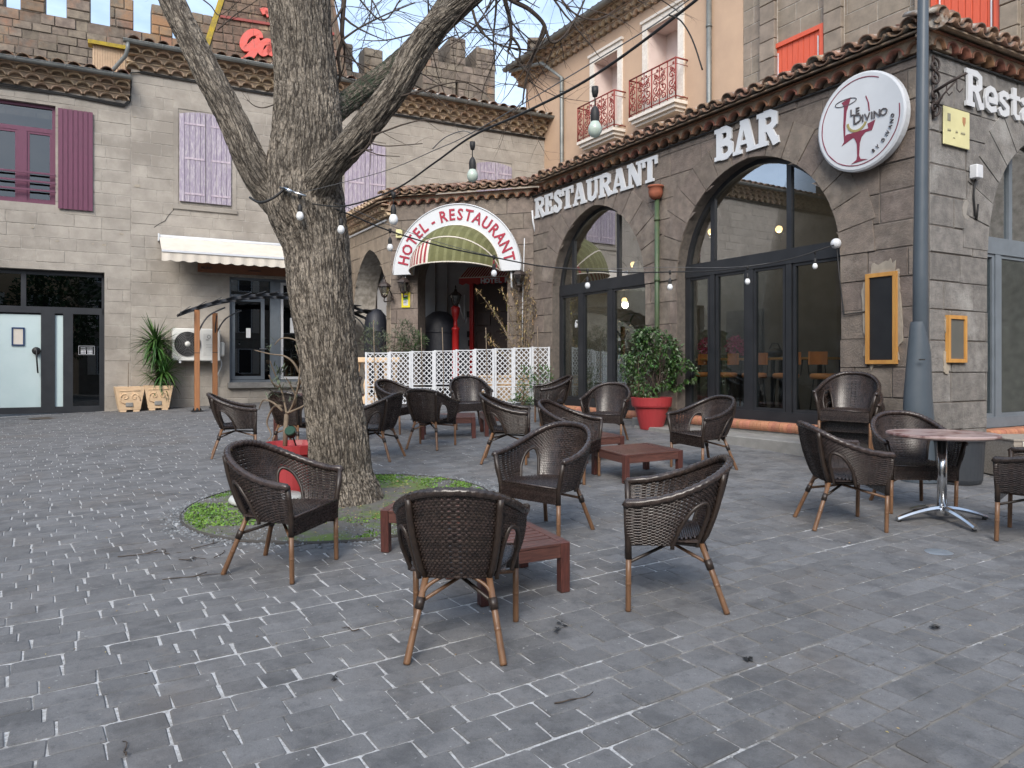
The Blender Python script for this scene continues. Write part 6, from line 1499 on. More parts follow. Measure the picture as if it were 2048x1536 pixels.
# ============================================================ WICKER TUB CHAIR (faces +y, origin on the ground)
def sgnp(v, p): return math.copysign(abs(v)**p, v)
def rim(t):
    s_, c_ = math.sin(pi*t/2), max(0., math.cos(pi*t/2))
    return Vector((.335*sgnp(s_, .78), .28-.59*c_**.62, .635+.205*(c_**1.15)))
def bot(t):
    s_, c_ = math.sin(pi*t/2), max(0., math.cos(pi*t/2))
    return Vector((.275*sgnp(s_, .7), .262-.43*c_**.6, .385))
def shell(t, v):
    a, b_ = bot(t), rim(t); p = a.lerp(b_, v); out = Vector((p.x, p.y-.05, 0)); 
    if out.length > 1e-4: out.normalize()
    return p+out*(.018*math.sin(pi*v)), out
AT, AW_, AH_ = .585, .175, .68
def in_arch(t, v): 
    x = abs(abs(t)-AT)/AW_
    return x < 1 and v < AH_*math.sqrt(max(0, 1-x**2.4))
def make_chair():
    C = thing('wicker_chair', 'x', 'chair')
    NW, NS = 30, 96; b = MB()
    for k in range(NW):
        v0 = k/NW; up = (k > NW*.42); h = (.92 if up and k < NW*.93 else .99)/NW
        row = []
        for i in range(NS+1):
            t = -1+2*i/NS; und = .0075*math.cos(pi*(i+k)); vm = v0+.5/NW
            p, o = shell(t, vm); a = bot(t); r_ = rim(t); up_v = (r_-a)
            row.append((p+o*und-up_v*h*.5, p+o*(und+.0045), p+o*und+up_v*h*.5, in_arch(t, vm)))
        run = []
        for q in row+[(0, 0, 0, True)]:
            if q[3]:
                if len(run) > 1:
                    vs = [w_ for r_ in run for w_ in r_[:3]]
                    b.add(vs, [(i*3+j, i*3+j+1, i*3+j+4, i*3+j+3) for i in range(len(run)-1) for j in (0, 1)], sm=True)
                run = []
            else: run.append(q)
    for i in range(0, NS+1, 2):           # upright stakes
        t = -1+2*(i+.0)/NS; col = []
        for k in range(13):
            v = k/12
            if in_arch(t, v): continue
            p, o = shell(t, v); col.append(p)
        for a, c in zip(col, col[1:]):
            if (c-a).length > .12: continue
            tn = (shell(t+.004, .5)[0]-shell(t-.004, .5)[0]).normalized()*.0128
            b.add([a-tn, a+tn, c+tn, c-tn], [(0, 1, 2, 3)])
    b.build('backrest', M['wicker'], C)
    # seat: woven rows front to back inside the shell curve
    b = MB(); zS = .425
    def sw(y):         # half width at y
        lo, hi = 0., 1.
        for _ in range(18):
            m_ = (lo+hi)/2
            if bot(m_).y < y: lo = m_
            else: hi = m_
        return bot(lo).x
    ny = 34
    for k in range(ny):
        y = -.15+(.285+.15)*(k+.5)/ny; hw = sw(min(y, .255))-.004; n = 36; vs = []; hh = (.435/ny)*.5
        for i in range(n+1):
            x = -hw+2*hw*i/n; z = zS+.005*math.cos(pi*(i+k))-.012*(x/hw)**2*0+.006*(1-(x/hw)**2)
            vs += [(x, y-hh, z-.002), (x, y, z+.002), (x, y+hh, z-.002)]
        b.add(vs, [(i*3+j, i*3+j+1, i*3+j+4, i*3+j+3) for i in range(n) for j in (0, 1)], sm=True)
    b.box(-.24, .24, -.12, .27, zS-.022, zS-.012)
    b.build('seat', M['wicker'], C)
    b = MB()
    for k in range(12):                 # woven front apron
        z = .305+(.43-.305)*(k+.5)/12; vs = []; n = 44
        for i in range(n+1):
            x = -.268+.536*i/n; y = .287+.006*math.cos(pi*(i+k)); vs += [(x, y, z-.0052), (x, y+.002, z), (x, y, z+.0052)]
        b.add(vs, [(i*3+j, i*3+j+1, i*3+j+4, i*3+j+3) for i in range(n) for j in (0, 1)], sm=True)
    b.box(-.262, .262, .265, .278, .305, .425); b.tube([(-.265, .287, .43), (.265, .287, .43)], .008, 6)
    b.build('apron', M['wicker'], C)
    b = MB(); n = 120; pts = [rim(-1+2*i/n)+Vector((0, 0, .004)) for i in range(n+1)]
    pts = [pts[0]+Vector((0, .012, -.02))]+pts+[pts[-1]+Vector((0, .012, -.02))]
    b.tube(pts, .0235, 10, rf=lambda i, j, an, r, p: r*(1+.12*math.sin(i*1.6+an*2)))
    b.build('rim', M['wicker'], C)
    for s_ in (-1, 1):
        b = MB(); P = []
        for i in range(17):
            x = -1+2*i/16; v = AH_*math.sqrt(max(0, 1-abs(x)**2.4)); p, o = shell(s_*(AT+x*AW_), v+.005); P.append(p+o*.004)
        P = [P[0]-Vector((0, 0, .02))]+P+[P[-1]-Vector((0, 0, .02))]
        b.tube(P, .0125, 8, rf=lambda i, j, an, r, p: r*(1+.08*math.sin(i*5+an))); b.build('arm_loop', M['wrap'], C)
        # front leg: wrapped above the apron bottom, bare below
        x = s_*.277
        b = MB(); b.tube([(x, .272, 0), (x, .272, .01), (x, .272, .148), (x, .272, .155), (x, .272, .158), (x, .272, .164), (x, .272, .167), (x, .272, .175), (x, .272, .31)], [.016, .0165, .0165, .0165, .018, .018, .0165, .0165, .0165], 10); fl = b.build('leg', M['cane'], C)
        b = MB(); b.tube([(x, .272, .305), (x, .275, .40), (s_*.30, .28, .5), (s_*.33, .285, .64)], .019, 8, rf=lambda i, j, an, r, p: r); b.build('leg_wrap', M['wrap'], fl)
        # rear leg and back post
        top = Vector((s_*.158, -.142, .385)); foot = Vector((s_*.235, -.285, 0.)); kn = foot.lerp(top, .4)
        b = MB(); dk_ = (top-foot).normalized(); b.tube([foot, foot+dk_*.01, kn-dk_*.012, kn-dk_*.006, kn-dk_*.003, kn+dk_*.003, kn+dk_*.006, kn+dk_*.012, top], [.0172, .0175, .0165, .0165, .0182, .0182, .0165, .0165, .0165], 10); rl = b.build('leg', M['cane'], C)
        b = MB(); w0 = foot.lerp(top, .62); w1 = foot.lerp(top, .76); b.tube([w0, w1], .0225, 8); b.build('leg_wrap', M['wrap'], rl)
        b = MB(); P = []
        for i in range(9):
            v = i/8; p, o = shell(s_*(.30+.08*v), v); P.append(p+o*.017)
        P[0] = top; b.tube(P, .0175, 8); b.build('back_post', M['wrap'], C)
        b = MB(); m_ = foot.lerp(top, .7); b.tube(catmull([m_, m_+Vector((-s_*.03, .02, .07)), Vector((s_*.07, -.14, .385)), Vector((s_*.03, -.14, .39))], 4), .0095, 6); b.build('curved_brace', M['cane'], C)
        b = MB(); b.tube([foot.lerp(top, .7), (0, .02, .335), (-s_*.27, .265, .285)], .0105, 6); b.build('cross_brace', M['wrap'] if s_ > 0 else M['cane'], C)
    b = MB(); b.tube([(-.15, -.13, .385), (.15, -.13, .385)], .012, 6); b.tube([(-.27, .26, .39), (-.16, -.13, .385)], .012, 6); b.tube([(.27, .26, .39), (.16, -.13, .385)], .012, 6); b.build('seat_rail', M['wrap'], C)
    return C
CH0 = make_chair(); CH0['group'] = 'dark brown wicker tub chairs'
used = [False]
def chair(x, y, head, label, z=None, tilt=0):
    c = CH0 if not used[0] else copy_tree(CH0); used[0] = True
    rz = -math.radians(head); e = .25
    z0 = ground(x, y) if z is None else z
    nx_, ny_ = (ground(x+e, y)-ground(x-e, y))/(2*e), (ground(x, y+e)-ground(x, y-e))/(2*e)
    q = Vector((0, 0, 1)).rotation_difference(Vector((-nx_, -ny_, 1)).normalized()).to_matrix()
    c.rotation_euler = (q @ Matrix.Rotation(rz, 3, 'Z')).to_euler(); c.location = (x, y, z0)
    c['label'] = label; c['category'] = 'chair'; return c
def at_(px, py): p = gp(px, py); return p.x, p.y
CHAIRS = [
 (*at_(922, 1282), 2, 'wicker chair nearest the camera, seen from behind at the slatted table'),
 (-1.59, 5.22, 107, 'wicker chair in front of the tree bed, facing right'),
 (.30, 6.12, 218, 'wicker chair facing camera left behind the nearest slatted table'),
 (.98, 4.60, 279, 'wicker chair at the right front seen from its side, facing left'),
 (2.74, 6.38, 92, 'wicker chair left of the round pedestal table, facing right'),
 (3.66, 7.0, 184, 'wicker chair behind the round pedestal table, facing the camera'),
 (4.12, 5.88, 312, 'wicker chair cut by the right picture edge, dark side panel'),
 (2.28, 9.0, 243, 'wicker chair between red pot and step, facing left'),
 (1.42, 11.3, 203, 'wicker chair directly left of the red pot, facing the camera'),
 (.72, 13.3, 262, 'wicker chair by the small glazed arch, seen from the side'),
 (-.72, 13.0, 166, 'wicker chair in front of the lattice fence centre, facing the camera'),
 (-1.90, 12.6, 120, 'wicker chair by the left end of the lattice fence, facing right'),
 (-1.17, 10.85, 18, 'wicker chair with its back to camera between trunk and centre tables'),
 (-1.75, 9.9, 286, 'wicker chair right behind the trunk, facing left toward it'),
 (-.08, 9.55, 94, 'wicker chair mid plaza facing right toward the middle slatted table'),
 (.62, 8.4, 113, 'wicker chair with dark back left of the middle slatted table'),
 (-3.78, 10.35, 70, 'wicker chair farthest left, left of the red tub'),
 (-3.05, 10.7, 20, 'wicker chair with its back to camera behind the red tub'),
 (-2.95, 13.4, 250, 'wicker chair almost hidden behind the trunk near the balustrade'),
]
for c in CHAIRS: chair(*c)
sx_, sy_ = 4.10, 9.2; z0 = ground(sx_, sy_); hd = 214; dv = Vector((math.sin(math.radians(hd)), math.cos(math.radians(hd)), 0))
for k, lab in enumerate(('bottom wicker chair of the stack against the corner pier', 'middle wicker chair of the stack against the corner pier', 'top wicker chair of the stack against the corner pier')):
    q = Vector((sx_, sy_, 0))-dv*(-.0+.15*(1-k))*1.0
    chair(q.x, q.y, hd, lab, z=z0+k*.135)

# ============================================================ slatted low tables
def slat_table(x, y, yaw, L_, W_, h, label, group='slatted hardwood low tables', name='slatted_table'):
    z0 = ground(x, y); nx_, ny_ = (ground(x+.3, y)-ground(x-.3, y))/.6, (ground(x, y+.3)-ground(x, y-.3))/.6
    t_ = thing(name, label, 'table', (x, y, z0), 0, group)
    q = Vector((0, 0, 1)).rotation_difference(Vector((-nx_, -ny_, 1)).normalized()).to_matrix(); t_.rotation_euler = (q @ Matrix.Rotation(math.radians(yaw), 3, 'Z')).to_euler()
    a, c = L_/2, W_/2
    for sx in (-1, 1):
        for sy in (-1, 1): MB().box(sx*(a-.062), sx*a, sy*(c-.062), sy*c, 0, h-.001, bev=.004).build('leg', M['darkwood_up'], t_)
    for sy in (-1, 1): MB().box(-a+.064, a-.064, sy*(c-.028), sy*(c-.003), h-.095, h-.022, bev=.002).build('side_rail', M['darkwood'], t_); MB().box(-a+.064, a-.064, sy*(c-.06), sy*(c-.0), h-.02, h, bev=.003).build('top_rail', M['darkwood'], t_)
    for sx in (-1, 1): MB().box(sx*(a-.028), sx*(a-.003), -c+.064, c-.064, h-.095, h-.022, bev=.002).build('side_rail', M['darkwood'], t_); MB().box(sx*(a-.06), sx*a, -c+.063, c-.063, h-.0195, h+.0005, bev=.003).build('top_rail', M['darkwood'], t_)
    n = int((W_-.13)/.062); pt = (W_-.126)/n
    me = MB().box(-a+.062, a-.062, -pt/2+.010, pt/2-.010, -.018, 0, bev=.003).mesh('slat', M['darkwood'])
    for i in range(n): link('slat', me, t_, None, Matrix.Translation((0, -c+.063+(i+.5)*pt, h-.002)))
    MB().box(-a+.1, a-.1, -.02, .02, h-.06, h-.022).build('cross_bar', M['darkwood'], t_)
    return t_
slat_table(-.046, 4.84, 26, .60, .62, .315, 'slatted low table in front, right behind the nearest chair')
slat_table(-.53, 5.76, -13, .76, .56, .315, 'slatted low table beside the gravel, behind left of the nearest chair')
slat_table(1.40, 8.55, 27, .78, .66, .31, 'slatted low table in mid plaza right of two chairs')
slat_table(1.02, 9.75, 27, .60, .60, .31, 'slatted low table just behind the mid plaza table')
slat_table(-1.00, 11.95, 4, .85, .62, .33, 'slatted low table near the fence, left of its neighbour')
slat_table(-.12, 12.2, 10, .72, .62, .33, 'slatted low table near the fence, right of its neighbour')
t_ = thing('dining_table', 'dark wooden dining table behind the red tub and trunk', 'table', (-3.0, 11.7, ground(-3.0, 11.7)), .3)
for sx in (-1, 1):
    for sy in (-1, 1): MB().box(sx*.58, sx*.64, sy*.28, sy*.34, 0, .70, bev=.004).build('leg', M['darkwood_up'], t_)
for i in range(7): MB().box(-.68, .68, -.37+i*.107, -.37+i*.107+.098, .70, .725, bev=.003).build('slat', M['darkwood'], t_)
# ============================================================ round pedestal table
c0 = gp(1884, 1041)
RTb = thing('round_table', 'round wine red pedestal table on polished aluminium four star foot', 'table', c0, math.radians(-6))
b = MB(); b.lathe([(.001, .715), (.40, .715), (.425, .72), (.435, .73), (.435, .742), (.428, .75), (.40, .752), (.001, .752)], 64, sm=False); b.build('table_top', M['werz'], RTb)
b = MB(); b.lathe([(.001, .06), (.038, .06), (.038, .715), (.001, .715)], 24); b.lathe([(.001, .04), (.055, .05), (.06, .09), (.05, .12), (.04, .125), (.001, .125)], 24); b.build('column', M['alu'], RTb)
b = MB(); b.lathe([(.001, .69), (.16, .695), (.16, .714), (.001, .714)], 16); b.build('top_plate', M['black'], RTb)
for k in range(4):
    a = math.radians([192, 282, 12, 102][k]); d = Vector((math.cos(a), math.sin(a), 0)); s_ = Vector((-d.y, d.x, 0)); vs = []; n = 8
    for i in range(n+1):
        f = i/n; r = .03+.38*f; z = .085*(1-f**1.6)+.012; w_ = .034-.008*f
        for (q, zz_) in ((-1, 0), (-.6, .02), (.6, .02), (1, 0), (.8, -.018), (-.8, -.018)): vs.append(d*r+s_*(q*w_)+Vector((0, 0, z+zz_*(1-.3*f)+.01)))
    fs = [(i*6+j, i*6+(j+1) % 6, (i+1)*6+(j+1) % 6, (i+1)*6+j) for i in range(n) for j in range(6)]+[tuple(range(6))[::-1], tuple(n*6+j for j in range(6))]
    b = MB(); b.add(vs, fs, sm=False); ft = b.build('foot', M['alu'], RTb)
    b = MB(); b.lathe([(.001, 0), (.018, 0), (.018, .02), (.001, .02)], 10, c=(d.x*.39, d.y*.39)); b.build('foot_glide', M['black'], ft)
# ============================================================ lamp pole, bin, crate
pb = gp(1835, 962); LP = thing('lamp_pole', 'tall slate grey street lamp pole with flared base cover by the corner', 'lamp pole', pb)
b = MB(); b.tube([(.06, .05, 0), (.06, .05, 2.3), (.09, .05, 5.5), (.11, .05, 9)], [.085, .077, .053, .04], 20); b.build('pole', M['pole'], LP)
b = MB(); n = 22; rows_ = 16; vs = []
for i in range(rows_+1):
    f = i/rows_; z = .1+1.63*f
    for j in range(n):
        a = 2*pi*j/n; rr = .185*(1-f)**.75+.0; rr = .10+(.19-.10)*(1-f)**.9
        x, y = rr*math.cos(a), rr*math.sin(a)*.8-.0
        zz_ = z
        if f > .55:           # the top is cut on a slant, highest at the left front
            lim = 1.10+.63*max(0, min(1, .5-.5*math.cos(a-math.radians(215)+pi)))
            zz_ = min(z, .1+lim)
        vs.append((x+.06-.045*(1-abs(f-.5)), y+.02, zz_))
b.add(vs, [(i*n+j, i*n+(j+1) % n, (i+1)*n+(j+1) % n, (i+1)*n+j) for i in range(rows_) for j in range(n)], sm=True); b.build('base_cover', M['pole'], LP)
b = MB(); b.lathe([(.001, .0), (.20, .0), (.2, .03), (.185, .04), (.182, .16), (.001, .16)], 24, c=(.03, .02), sm=False); bs = b.build('base_ring', M['pole'], LP)
b = MB()
for k in range(4):
    a = k*pi/2-pi/2; b.lathe([(.001, .03), (.014, .03), (.014, .055), (.001, .06)], 6, c=(.03+.192*math.cos(a), .02+.192*math.sin(a)))
b.build('anchor_bolt', M['zinc'], bs)
b = MB()
for (z) in (.42, 1.31): b.box(-.06, -.0, -.152, -.14, z, z+.014)
b.build('inspection_slot', M['black'], LP)
pbn = gp(1938, 972); BN = thing('plastic_tub', 'charcoal plastic planter tub behind the round table', 'tub', (pbn.x, pbn.y+.24, ground(pbn.x, pbn.y+.24)))
b = MB(); b.lathe([(.001, 0), (.24, 0), (.255, .04), (.275, .45), (.29, .452), (.29, .50), (.27, .50), (.255, .46), (.001, .44)], 32, sm=False); b.build('tub_body', M['binplastic'], BN)
CR = thing('plank_crate', 'whitewashed plank box at the right edge beside the brick sill', 'crate', (5.95, 8.55, ground(5.95, 8.55)), math.radians(3))
for k in range(3): MB().box(-.55, 1.1, -.32+k*.0, -.30, .42-k*.135-.125, .42-k*.135, bev=.003).build('plank', M['oldwood'], CR)
for k in range(5): MB().box(-.56, 1.1, -.33+k*.132, -.33+k*.132+.125, .425, .445, bev=.003).build('plank', M['oldwood'], CR)
MB().box(-.55, -.53, -.30, .3, .02, .42).build('end_board', M['oldwood'], CR); MB().box(-.46, -.4, -.34, -.325, .02, .42).build('corner_batten', M['white_trim'], CR)
dk = gp(1876, 1104); b = MB(); b.lathe([(.001, .006), (.085, .006), (.1, .0)], 32); o = b.build('floor_disc', mat('frosted_steel', (.42, .47, .52), (.36, .4, .45), 5, .35, metal=.6)); o.location = dk; tag(o, 'round metal ground light disc set flush in the setts', 'ground light')
mh = gp(95, 836); b = MB(); b.lathe([(.001, .004), (.32, .004), (.36, .0)], 36); o = b.build('manhole_cover', mat('rusty_cast_iron', (.10, .075, .05), (.07, .055, .045), 12, .7, .5, 60)); o.location = mh; tag(o, 'round rusty manhole cover before the black glazed door', 'manhole')
# black mesh stand at the right edge
# ============================================================ AC unit
a_, z_ = FL.at(343, 725, .2); c_, z2_ = FL.at(440, 661, .35)
ACt = thing('air_conditioner', 'white wall air conditioner unit with round grey fan grille', 'air conditioner', FL.pt((a_+c_)/2, .25, z_))
h_ = .80; z_ = FL.at(390, 722, .4)[1]
b = MB(); b.box(c_, a_, .08, .42, z_, z_+h_, bev=.02); cas = b.build('casing', M['ac'], ACt, FL)
ufc = FL.at(375, 690, .42)[0]; zf = z_+h_*.52
b = MB(); b.lathe([(.001, 0), (.30, 0), (.30, .012), (.001, .012)], 32, m=T3(ufc, .42, zf, -pi/2)); b.build('fan_recess', M['black'], ACt, FL)
b = MB()
for r in [.05+.035*k for k in range(8)]: b.tube([(ufc+r*math.cos(2*pi*i/28), .447, zf+r*math.sin(2*pi*i/28)) for i in range(29)], .008, 4, cap=False)
for k in range(10): a = k*pi/5; b.tube([(ufc, .444, zf), (ufc+.3*math.cos(a), .444, zf+.3*math.sin(a))], .004, 4)
b.lathe([(.001, 0), (.065, 0), (.065, .02), (.001, .02)], 16, 1, m=T3(ufc, .438, zf, -pi/2)); b.build('fan_grille', [M['grille'], M['ac']], ACt, FL)
b = MB(); ul = FL.at(418, 690, .42)[0]; b.box(ul-.13, ul+.13, .42, .424, z_+.12, z_+.68); b.box(ul-.07, ul+.07, .424, .427, z_+.4, z_+.405, 1); b.box(ul-.07, ul+.07, .424, .427, z_+.34, z_+.345, 1); b.build('service_panel', [mat('ivory_panel', (.72, .72, .68)), M['grille']], ACt, FL)
b = MB(); b.lathe([(.035, 0), (.045, 0), (.045, .004), (.035, .004)], 16, m=T3(ul, .424, z_+.6, -pi/2)); squig(b, ul+.07, z_+.51, 4, .03, .427); b.build('maker_mark', M['grille'], ACt, FL)
b = MB(); b.box(c_+.15, c_+.2, .02, .42, z_-.05, z_); b.box(a_-.2, a_-.15, .02, .42, z_-.05, z_); b.build('wall_bracket', M['white'], ACt, FL)
b = MB(); b.tube(catmull([Vector((c_-.0, .2, z_+.1)), Vector((c_-.06, .15, z_-.1)), Vector((c_+.08, .12, z_-.5)), Vector((c_+.05, .12, z_-.9)), Vector((c_-.14, .2, z_-1.05))], 6), .016, 6); b.build('drain_hose', M['white'], ACt, FL)
b = MB(); b.box(c_-.12, c_-.02, .08, .3, z_+.12, z_+.48, bev=.03); b.build('valve_cover', M['ac'], ACt, FL)
# ============================================================ pergola in front of the grey facade
def post(px, py, ptop, t_, fr=None):
    p = gp(px, py); zt_ = CAMZ+(HY-ptop)/F*p.y; return p, zt_
PG = thing('pergola', 'curved dark slatted pergola on orange wooden posts before the shop window', 'pergola', gp(430, 800))
def world(o, par): o.matrix_local = Matrix.Translation(-Vector(par.location)); return o
pA = gp(394, 812); pBk = gp(432, 800); yA = pA.y
pp_ = []
uA_ = FL.hit(394, 2.0)[0]
def fp(px, d): u, y = FL.hit(px, d); return u
# two posts at the left end, two at the right end, along the facade
dF_, dBk = 2.1, 1.25
ends = [(FL.hit(394, dF_)[0], dF_), (FL.hit(430, dBk)[0], dBk), (FL.hit(738, dF_)[0], dF_), (FL.hit(705, dBk)[0], dBk)]
zt_p = FL.at(394, 620, dF_)[1]
for (u, d) in ends:
    g0 = FL.pt(u, d, 0); z0 = ground(g0.x, g0.y)
    b = MB(); b.box(u-.055, u+.055, d-.055, d+.055, z0+.03, zt_p, bev=.006); ps_ = b.build('post', M['postwood'], PG, FL)
    b = MB(); b.box(u-.12, u+.12, d-.12, d+.12, z0, z0+.03); b.lathe([(.001, 0), (.1, 0), (.07, .06), (.001, .06)], 4, c=(u, d), m=T3(0, 0, z0+.03)); b.build('post_shoe', M['black'], ps_)
    b = MB(); b.box(u-.057, u+.057, d-.057, d+.057, z0+1.32, z0+1.335); b.build('post_joint', M['black'], ps_)
ul_, ur_ = ends[0][0], ends[2][0]; mid_ = (ul_+ur_)/2; half = abs(ul_-ur_)/2
zc_r = lambda u: zt_p+.02+.38*(1-((u-mid_)/half)**2)
dk_metal = mat('anthracite_metal', (.035, .038, .045), (.045, .048, .055), 4, .5)
for d in (dF_, dBk):
    b = MB(); n = 18
    for i in range(n):
        u0, u1 = ul_+.35+(ur_-ul_-.7)*i/n, ul_+.35+(ur_-ul_-.7)*(i+1)/n
        z0, z1 = zc_r(u0), zc_r(u1)
        b.add([(u0, d-.025, z0), (u1, d-.025, z1), (u1, d+.025, z1), (u0, d+.025, z0), (u0, d-.025, z0+.07), (u1, d-.025, z1+.07), (u1, d+.025, z1+.07), (u0, d+.025, z0+.07)], [(0, 1, 2, 3), (7, 6, 5, 4), (4, 5, 1, 0), (5, 6, 2, 1), (6, 7, 3, 2), (7, 4, 0, 3)])
    b.build('arched_beam', dk_metal, PG, FL)
for i in range(15):
    u = ul_+.25+(ur_-ul_-.5)*i/14; z = zc_r(u)+.075
    sl_ = -.0+(.76*(u-mid_)/half)/half*1.
    b = MB(); b.box(-.11, .11, dBk-.3, dF_+.3, -.006, .006, m=Matrix.Translation((u, 0, z)) @ Matrix.Rotation(.35*(u-mid_)/half+.22, 4, 'Y')); b.build('roof_slat', dk_metal, PG, FL)
b = MB()
for (u, d) in ends:
    s_ = -1 if u > mid_ else 1
    b.tube(catmull([Vector((u, d, zt_p-.75)), Vector((u+s_*.05, d, zt_p-.45)), Vector((u+s_*.25, d, zt_p-.12)), Vector((u+s_*.6, d, zt_p+.08))], 5), .018, 6)
    o_ = dBk-dF_ if d == dF_ else dF_-dBk
    b.tube(catmull([Vector((u, d, zt_p-.75)), Vector((u, d+o_*.08, zt_p-.4)), Vector((u, d+o_*.35, zt_p-.08))], 5), .015, 6)
b.build('curved_brace', dk_metal, PG, FL)

# ============================================================ white lattice fence
fa, fb = Vector((-3.18, 16.55, 0)), Vector((.82, 16.15, 0))
pxs = [731, 778, 823, 868, 911, 949, 989, 1027, 1063, 1100]
def onl(px):
    k = (px-CX)/F; d = fb-fa; t = (k*fa.y-fa.x)/(d.x-k*d.y); return fa+d*t
PT = [onl(p) for p in pxs]
for i in range(9):
    a, c = PT[i], PT[i+1]; zig = .10*(1 if i % 2 else -1)
    a = a+Vector((0, zig*.5, 0)); c = c+Vector((0, -zig*.5, 0))
    L_ = (c-a).length; zg_ = ground((a.x+c.x)/2, (a.y+c.y)/2)
    top = [1.86, 1.97][0]+.11*i/8; h = top-zg_
    nm = ['first lattice panel at the left end of the white fence', 'second white lattice panel from the left', 'third white lattice panel from the left', 'fourth white lattice panel from the left', 'middle panel of the nine white lattice panels', 'fourth white lattice panel from the right', 'third white lattice panel from the right', 'second white lattice panel from the right', 'last lattice panel at the right end by the glazed arch'][i]
    T_ = thing('lattice_panel', nm, 'fence', (a.x, a.y, zg_), math.atan2((c-a).y, (c-a).x), 'white lattice fence panels before the hotel')
    for x in (0.0, L_-.045): MB().box(x, x+.045, -.02, .02, 0, h, bev=.003).build('post', M['white'], T_)
    zs_ = [.02, h*.56, h-.02]
    for z in (.02, h*.30, h*.36, h-.03): 
        MB().box(.045, L_-.045, -.014, .014, z, z+.022).build('rail', M['white'], T_)
    b = MB()
    for (z0, z1) in ((.04, h*.30), (h*.38, h-.03)):
        x0, x1 = .045, L_-.045; st_ = .112; H_ = z1-z0; W_ = x1-x0
        for sgn in (1, -1):
            k = -int(H_/st_)-1
            while k*st_ < W_+H_:
                # line x = k*st + sgn*(z)
                if sgn > 0: p0, p1 = (k*st_, 0), (k*st_+H_, H_)
                else: p0, p1 = (k*st_+H_, 0), (k*st_, H_)
                # clip in x
                (xa, za), (xb, zb_) = p0, p1
                dx = xb-xa; ts = [0, 1]
                t0, t1 = sorted(((0-xa)/dx, (W_-xa)/dx)); t0, t1 = max(0, t0), min(1, t1)
                if t1-t0 > .02:
                    q0 = Vector((x0+xa+dx*t0, 0, z0+(zb_-za)*t0)); q1 = Vector((x0+xa+dx*t1, 0, z0+(zb_-za)*t1))
                    d = (q1-q0).normalized(); n_ = Vector((-d.z, 0, d.x))*.009; y = .004*sgn
                    A = [q0-n_, q1-n_, q1+n_, q0+n_]
                    b.add([v+Vector((0, y-.004, 0)) for v in A]+[v+Vector((0, y+.0035, 0)) for v in A], [(0, 1, 2, 3), (7, 6, 5, 4), (0, 4, 5, 1), (2, 6, 7, 3)])
                k += 1
    b.build('lattice', M['white'], T_)
# sticks and climbers at the fence
for i, (px, top, lab) in enumerate(((752, 640, 'thin bamboo stake behind the left fence end'), (846, 655, 'thin bamboo stake left of the black barrel'), (888, 655, 'thin bamboo stake before the black barrel'), (974, 655, 'thin bamboo stake in front of the brown door'), (1076, 653, 'thin bamboo stake near the right fence end'))):
    p = onl(px)+Vector((0, -.2, 0)); z0 = ground(p.x, p.y)
    b = MB(); b.tube([(0, 0, 0), (.01, 0, .6), (-.02, 0, CAMZ+(HY-top)/F*p.y-z0)], .009, 5); o = b.build('bamboo_stake', M['branchy']); o.location = (p.x, p.y, z0); tag(o, lab, 'stake')
def bush(name, label, base, clumps, n, m, ls=(.03, .06), asp=.35, stems=8, sm_=None, blades=False, pot=None):
    t_ = thing(name, label, 'plant', base); b = MB()
    for i in range(stems):
        c = RP.choice(clumps); tp = Vector((c[0]+RP.gauss(0, c[2]*.5), RP.gauss(0, c[2]*.4), c[1]+RP.uniform(-.3, .8)*c[3]))
        b.tube(catmull([Vector((RP.gauss(0, .04), 0, 0)), tp*.45+rv(.08), tp], 4), [.008-.0007*k for k in range(9)], 4)
    b.build('stem', sm_ or M['branchy'], t_); b = MB()
    for i in range(n):
        c = RP.choice(clumps); v = rv(); p = Vector((c[0]+v.x*c[2], v.y*c[2]*.8, c[1]+v.z*c[3]))
        if noise.noise(p*5) < -.15: continue
        l_ = RP.uniform(*ls); leafquad(b, p, v+rv()+Vector((0, 0, .5)), Vector((0, -.3, 1)), l_, l_*asp)
    b.build('foliage', m, t_, kind='stuff'); return t_
p = onl(775)+Vector((0, .5, 0)); z0 = ground(p.x, p.y)
bush('olive_bush', 'grey green olive bush behind the left fence panels', (p.x, p.y, z0), [(-.3, 1.3, .4, .3), (.1, 1.25, .35, .3), (.45, 1.35, .3, .3), (-.4, 1.55, .2, .25), (.3, 1.6, .25, .25)], 1700, M['leaf_grey'], (.05, .1), .25, 30, M['twig'])
bush('rosemary_bush', 'dense green bush low behind the left fence panels', (p.x+.3, p.y+.3, z0), [(0, 1.25, .3, .22), (.2, 1.4, .25, .2)], 900, M['yucca'], (.06, .12), .2, 10)
p = onl(1048)+Vector((.0, .55, 0)); z0 = ground(p.x, p.y)
DP_ = thing('dry_shrub', 'tall dry yellowing shrub with pods beside the hotel doorway', 'plant', (p.x, p.y, z0)); b = MB(); lb = MB()
for (tx, tz) in ((-1.05, 2.45), (-.75, 2.1), (-.5, 2.5), (-.3, 2.75), (-.15, 2.4), (.05, 2.7), (.2, 2.3), (.3, 2.0), (-.8, 1.4), (.1, 2.9), (-.1, 1.9)):
    P = catmull([Vector((RP.gauss(0, .05), RP.gauss(0, .05), 0)), Vector((tx*.25, RP.gauss(0, .06), tz*.5)), Vector((tx*.7, RP.gauss(0, .1), tz*.85)), Vector((tx, RP.gauss(0, .1), tz))], 5)
    b.tube(P, [.014-.010*k/len(P) for k in range(len(P))], 5)
    for q in P[5:]:
        for k in range(5): blade(lb, q+rv(.08), rv()+Vector((0, 0, .3)), RP.uniform(.06, .14), .022, .8, 3)
b.build('stem', M['branchy'], DP_); lb.build('foliage', M['leaf_dry'], DP_)
